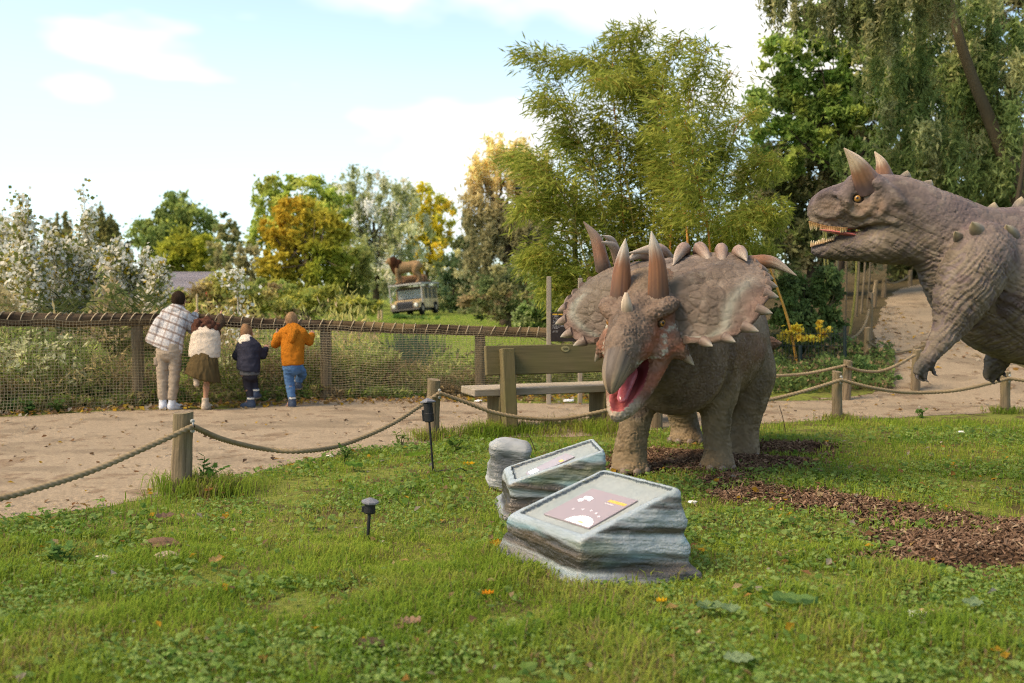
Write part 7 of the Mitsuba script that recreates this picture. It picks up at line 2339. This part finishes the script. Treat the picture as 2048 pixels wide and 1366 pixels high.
# cabin with its frames, screens and roof
cbox('screen_frame', (-.80, 1.10, 1.26), (.80, 1.20, 1.34), (.22, .15, .09), b=.01)
cbox('screen_frame', (-.80, 1.16, 1.86), (.80, 1.26, 1.94), (.12, .10, .09), b=.01)
for s in (-1, 1):
    cbox('screen_pillar', (s * .77 - .04, 1.10, 1.26), (s * .77 + .04, 1.24, 1.92), (.30, .22, .13), b=.01)
cbox('windscreen', (-.73, 1.14, 1.34), (.73, 1.16, 1.86), (.3, .33, .33), mat='car_glass', b=.004, label='dull milky windscreen')
cbox('roof', (-.80, 1.18, 1.92), (.80, 3.95, 2.02), (.20, .16, .13), b=.03, wear=.6)
for s in (-1, 1):
    for y0, y1 in ((1.20, 1.30), (1.98, 2.08), (2.76, 2.86), (3.84, 3.94)):
        cbox('side_pillar', (s * .80 - .035, y0, 1.27), (s * .80 + .035, y1, 1.93), cream, b=.01)
    for y0, y1 in ((1.30, 1.98), (2.08, 2.76), (2.86, 3.84)):
        cbox('side_window', (s * .79 - .01, y0, 1.31), (s * .79 + .01, y1, 1.88), (.05, .055, .055), mat='gloss', b=.003, label='dark side window')
    cbox('door', (s * .845 - .012, 1.25, .62), (s * .845 + .012, 2.02, 1.30), (.60, .46, .24), b=.006, wear=.7)
    for y0 in (.25, 2.95):
        cbox('wheel_arch', (s * .80 - .055, y0 - .08, .46), (s * .80 + .055, y0 + .80, 1.0), (.012, .012, .012), b=.05)
        v, f = lathe([(.16, -.09), (.33, -.11), (.37, -.07), (.37, .07), (.33, .11), (.16, .09)], 26)
        v = v @ rot([0, 1, 0], 90).T
        w = part(car, 'wheel', (cv_(v + (s * .78, y0 + .36, .37)), f), 'matte', color=np.broadcast_to((.022, .021, .02), v.shape))
        v, f = lathe([(.001, .10), (.10, .10), (.17, .07), (.17, -.07), (.001, -.07)], 18)
        v = v @ rot([0, 1, 0], 90).T
        part(w, 'hub', (cv_(v + (s * .80, y0 + .36, .37)), f), 'satin', color=np.broadcast_to((.30, .25, .18), v.shape))
cbox('debris', (-.7, .95, 1.19), (.75, 1.12, 1.27), (.45, .28, .08), b=.03, label='drift of dead leaves on the bonnet', wear=.9)
rack = cbox('roof_rack', (-1.0, .35, 2.20), (1.0, 3.95, 2.245), (.07, .05, .04), b=.01, label='dark flat roof rack')
for s in (-1, 1):
    cbox('rail', (s * .98 - .02, .35, 2.14), (s * .98 + .02, 3.95, 2.20), (.38, .36, .34), parent=rack, b=.004)
    for y in (.40, 2.0, 3.85):
        cbox('stay', (s * .94 - .025, y - .025, 1.90 if y > 1 else 1.02), (s * .94 + .025, y + .025, 2.20), (.42, .40, .38), parent=rack, b=.004)
cbox('rail', (-.98, .33, 2.13), (.98, .37, 2.20), (.45, .44, .42), parent=rack, b=.004)
cbox('floor_pan', (-.7, .6, .34), (.7, 3.7, .56), (.02, .02, .02))

# the standing lion
lion = thing('lion', 'maned lion standing on the car roof rack, looking left', 'lion')
LR = VR @ rot([0, 0, 1], 20)
LO = cv_((-.05, 1.2, 1.868))


def lv(p):
    return np.asarray(p) @ LR.T + LO


fl = Field((-1.25, -.5, -.05), (1.25, .5, 1.5), .026)
fl.oval([(-.38, 0, .82, .20, .30), (0, 0, .80, .20, .25), (.42, 0, .84, .18, .24), (.60, 0, .86, .14, .2)], k=.06, n=10)
fl.chain([(-.45, 0, .92, .2), (-.72, -.02, 1.12, .16)], k=.08, n=5)
fl.ell((-.80, -.04, 1.18), (.17, .13, .15), k=.05).ell((-.93, -.06, 1.12), (.10, .075, .07), k=.05).ell((-.95, -.06, 1.07), (.07, .05, .04), k=.03)
for s in (-1, 1):
    fl.ell((-.74, s * .11 - .03, 1.31), (.03, .04, .05), k=.03)
    x0 = -.42 + .07 * s
    fl.chain([(x0, s * .12, .75, .14), (x0 - .02, s * .12, .42, .075), (x0 + .01, s * .12, .1, .058), (x0 - .08, s * .12, .045, .06)], k=.05, n=10)
    x1 = .52 + .06 * s
    fl.chain([(x1, s * .11, .80, .17), (x1 - .10, s * .11, .52, .10), (x1 + .09, s * .11, .30, .06), (x1 + .05, s * .11, .08, .05), (x1 - .05, s * .11, .04, .055)], k=.05, n=12)
fl.chain([(.68, 0, .95, .05), (.80, .03, .75, .03), (.82, .05, .4, .025), (.86, .05, .18, .03)], k=.04, n=10)
v, f = fl.mesh(2, 0)
c = lerp((.24, .15, .075), (.31, .20, .105), fb(v, 6, 3))
c = np.where((v[:, :1] < -.92) & (v[:, 2:] < 1.12), (.62, .5, .38), c)
c = np.where((v[:, :1] > .80) & (v[:, 2:] < .28), (.05, .03, .02), c)
part(lion, 'body', (lv(v), f), 'matte', smooth=True, color=c)
fl = Field((-1.2, -.6, .3), (.1, .6, 1.6), .025)
fl.ell((-.62, -.02, 1.10), (.25, .25, .29), k=.08).ell((-.50, 0, .86), (.27, .25, .30), k=.08).ell((-.38, 0, 1.02), (.22, .2, .2), k=.08).ell((-.55, -.02, .66), (.17, .17, .2), k=.08)
fl.ell((-.93, -.06, 1.14), (.20, .12, .15), k=.02, sub=True)
v, f = fl.mesh(1, 0)
v = v + normals(v, f) * (.09 * (meshkit.fbm(v * (9, 9, 3.5), 3, 4) - .5))[:, None]
c = lerp((.022, .011, .008), (.07, .03, .016), fb(v, 10, 5))
c = lerp(c, np.broadcast_to((.30, .16, .06), c.shape), sstep(-.74, -.88, v[:, 0]) * .9)
part(lion, 'mane', (lv(v), f), 'matte', smooth=True, color=c, label='dark brown mane')
# the lioness resting behind his legs
lioness = thing('lioness', 'tawny lioness lying on the car roof rack behind the standing lion', 'lioness')
QO = cv_((.02, 2.05, 1.868))
fl = Field((-1.0, -.5, -.02), (1.0, .5, .7), .022)
fl.oval([(-.45, 0, .20, .18, .19), (0, 0, .21, .21, .20), (.45, 0, .22, .2, .2)], k=.05, n=8)
fl.ell((.50, -.12, .2), (.2, .12, .19), k=.05)
fl.chain([(-.5, 0, .28, .13), (-.70, -.05, .30, .11)], k=.05, n=5).ell((-.76, -.08, .31), (.12, .11, .10), k=.04).ell((-.86, -.10, .27), (.07, .06, .05), k=.03)
for s in (-1, 1):
    fl.ell((-.74, s * .08 - .06, .41), (.025, .03, .035), k=.02)
    fl.chain([(-.42, s * .13, .12, .08), (-.75, s * .13 - .05, .05, .05), (-.9, s * .12 - .06, .04, .05)], k=.03, n=6)
fl.chain([(.42, -.2, .06, .07), (.2, -.22, .05, .05)], k=.03, n=4).chain([(.64, 0, .14, .04), (.85, -.1, .05, .025), (.7, -.3, .03, .025)], k=.03, n=8)
fl.clip((0, 0, .001), (0, 0, -1))
v, f = fl.mesh(2, 0)
part(lioness, '', ((v @ LR.T) + QO, f), 'matte', smooth=True, color=lerp((.25, .14, .07), (.31, .18, .10), fb(v, 6, 3)))

# the low shed with the grey roof
shed = thing('shed', 'low shed with a wide grey shingled roof, half hidden by shrubs', 'shed')
HY = 43.0
a, b = at(232, 545, HY), at(437, 549, HY)
e = at(437, 592, HY - 2.0)
W = b[0] - a[0]
wall = bevel_box((W - .5, 3.4, e[2] + .12), .02)
wv = wall.vertices + ((a[0] + b[0]) / 2, HY, (e[2] + .12) / 2)
part(shed, 'wall', (wv, wall.faces), 'matte', color=np.broadcast_to((.13, .10, .075), wv.shape))
courses = 12
gcol = rng(2)
for sgn_, nm in ((-1, 'roof'), (1, 'roof')):
    rows = []
    for k in range(courses):
        t0, t1 = k / courses, (k + 1) / courses
        y0, z0 = HY + sgn_ * 2.0 * (1 - t0), e[2] + (a[2] - e[2]) * t0
        y1, z1 = HY + sgn_ * 2.0 * (1 - t1), e[2] + (a[2] - e[2]) * t1
        q = np.array([(a[0], y0, z0 + .05), (b[0], y0, z0 + .05), (b[0], y1, z1 + .03), (a[0], y1, z1 + .03), (a[0], y0, z0), (b[0], y0, z0)])
        fc = np.array([(0, 1, 2), (0, 2, 3), (4, 5, 1), (4, 1, 0)])
        rows.append((q, fc if sgn_ < 0 else fc[:, ::-1], np.array((.205, .19, .21)) * gcol.uniform(.85, 1.12)))
    v, f, c = join(rows)
    part(shed, nm, (v, f), 'matte', color=c, label='grey roof laid in narrow courses')
for x in (a[0] + .3, b[0] - .3):
    g = trimesh.Trimesh([(x, HY - 1.9, e[2]), (x, HY + 1.9, e[2]), (x, HY, a[2] - .02), (x + .05, HY - 1.9, e[2]), (x + .05, HY + 1.9, e[2]), (x + .05, HY, a[2] - .02)], [(0, 1, 2), (3, 5, 4), (0, 2, 5), (0, 5, 3), (1, 4, 5), (1, 5, 2)], process=False)
    part(shed, 'gable', (g.vertices, g.faces), 'matte', color=np.broadcast_to((.15, .12, .09), (6, 3)))

# red curved awning, stakes
aw = thing('red_awning', 'curved red awning peeping over the shrubs below the shed roof', 'awning')
AY = 36.0
prof = curve(np.array([at(372, 612, AY), at(380, 598, AY), at(390, 586, AY), at(400, 583, AY), at(412, 587, AY)]), 16)
vv, ff = [], []
for k, p in enumerate(prof):
    for dy in (0, 1.2):
        for dz in (0, -.10):
            vv.append(p + (0, dy, dz))
vv = np.array(vv)
for k in range(15):
    o = k * 4
    for a_, b_ in ((0, 2), (2, 3), (3, 1), (1, 0)):
        ff += [(o + a_, o + b_, o + b_ + 4), (o + a_, o + b_ + 4, o + a_ + 4)]
part(aw, 'canopy', (vv, np.array(ff)), 'matte', color=np.broadcast_to((.62, .07, .06), vv.shape))
for px in (376, 410):
    p = at(px, 600, AY); v, f, _ = tube(np.array([(p[0], AY + .6, 0), (p[0], AY + .6, at(px, 592, AY)[2])]), .03, 6)
    part(aw, 'post', (v, f), 'matte', smooth=True, color=np.broadcast_to((.3, .05, .05), v.shape))
for k, (px, top, base, y, w, lab) in enumerate(((394, 588, 660, 24, .05, 'pale stake in front of the red awning'), (757, 604, 640, 44, .11, 'left of two pale stakes left of the parked car'), (763, 604, 640, 44, .10, 'right of two pale stakes left of the parked car'))):
    t = at(px, top, y); z = np.linspace(0, 1, 5)[:, None]
    p0 = np.array([t[0], y, -.03])
    v, f, _ = tube(p0 + (t - p0) * z, w / 2, 8)
    key = thing('stake', lab, 'stake')
    part(key, '', (v, f), 'matte', smooth=True, color=np.broadcast_to((.50, .38, .24), v.shape))
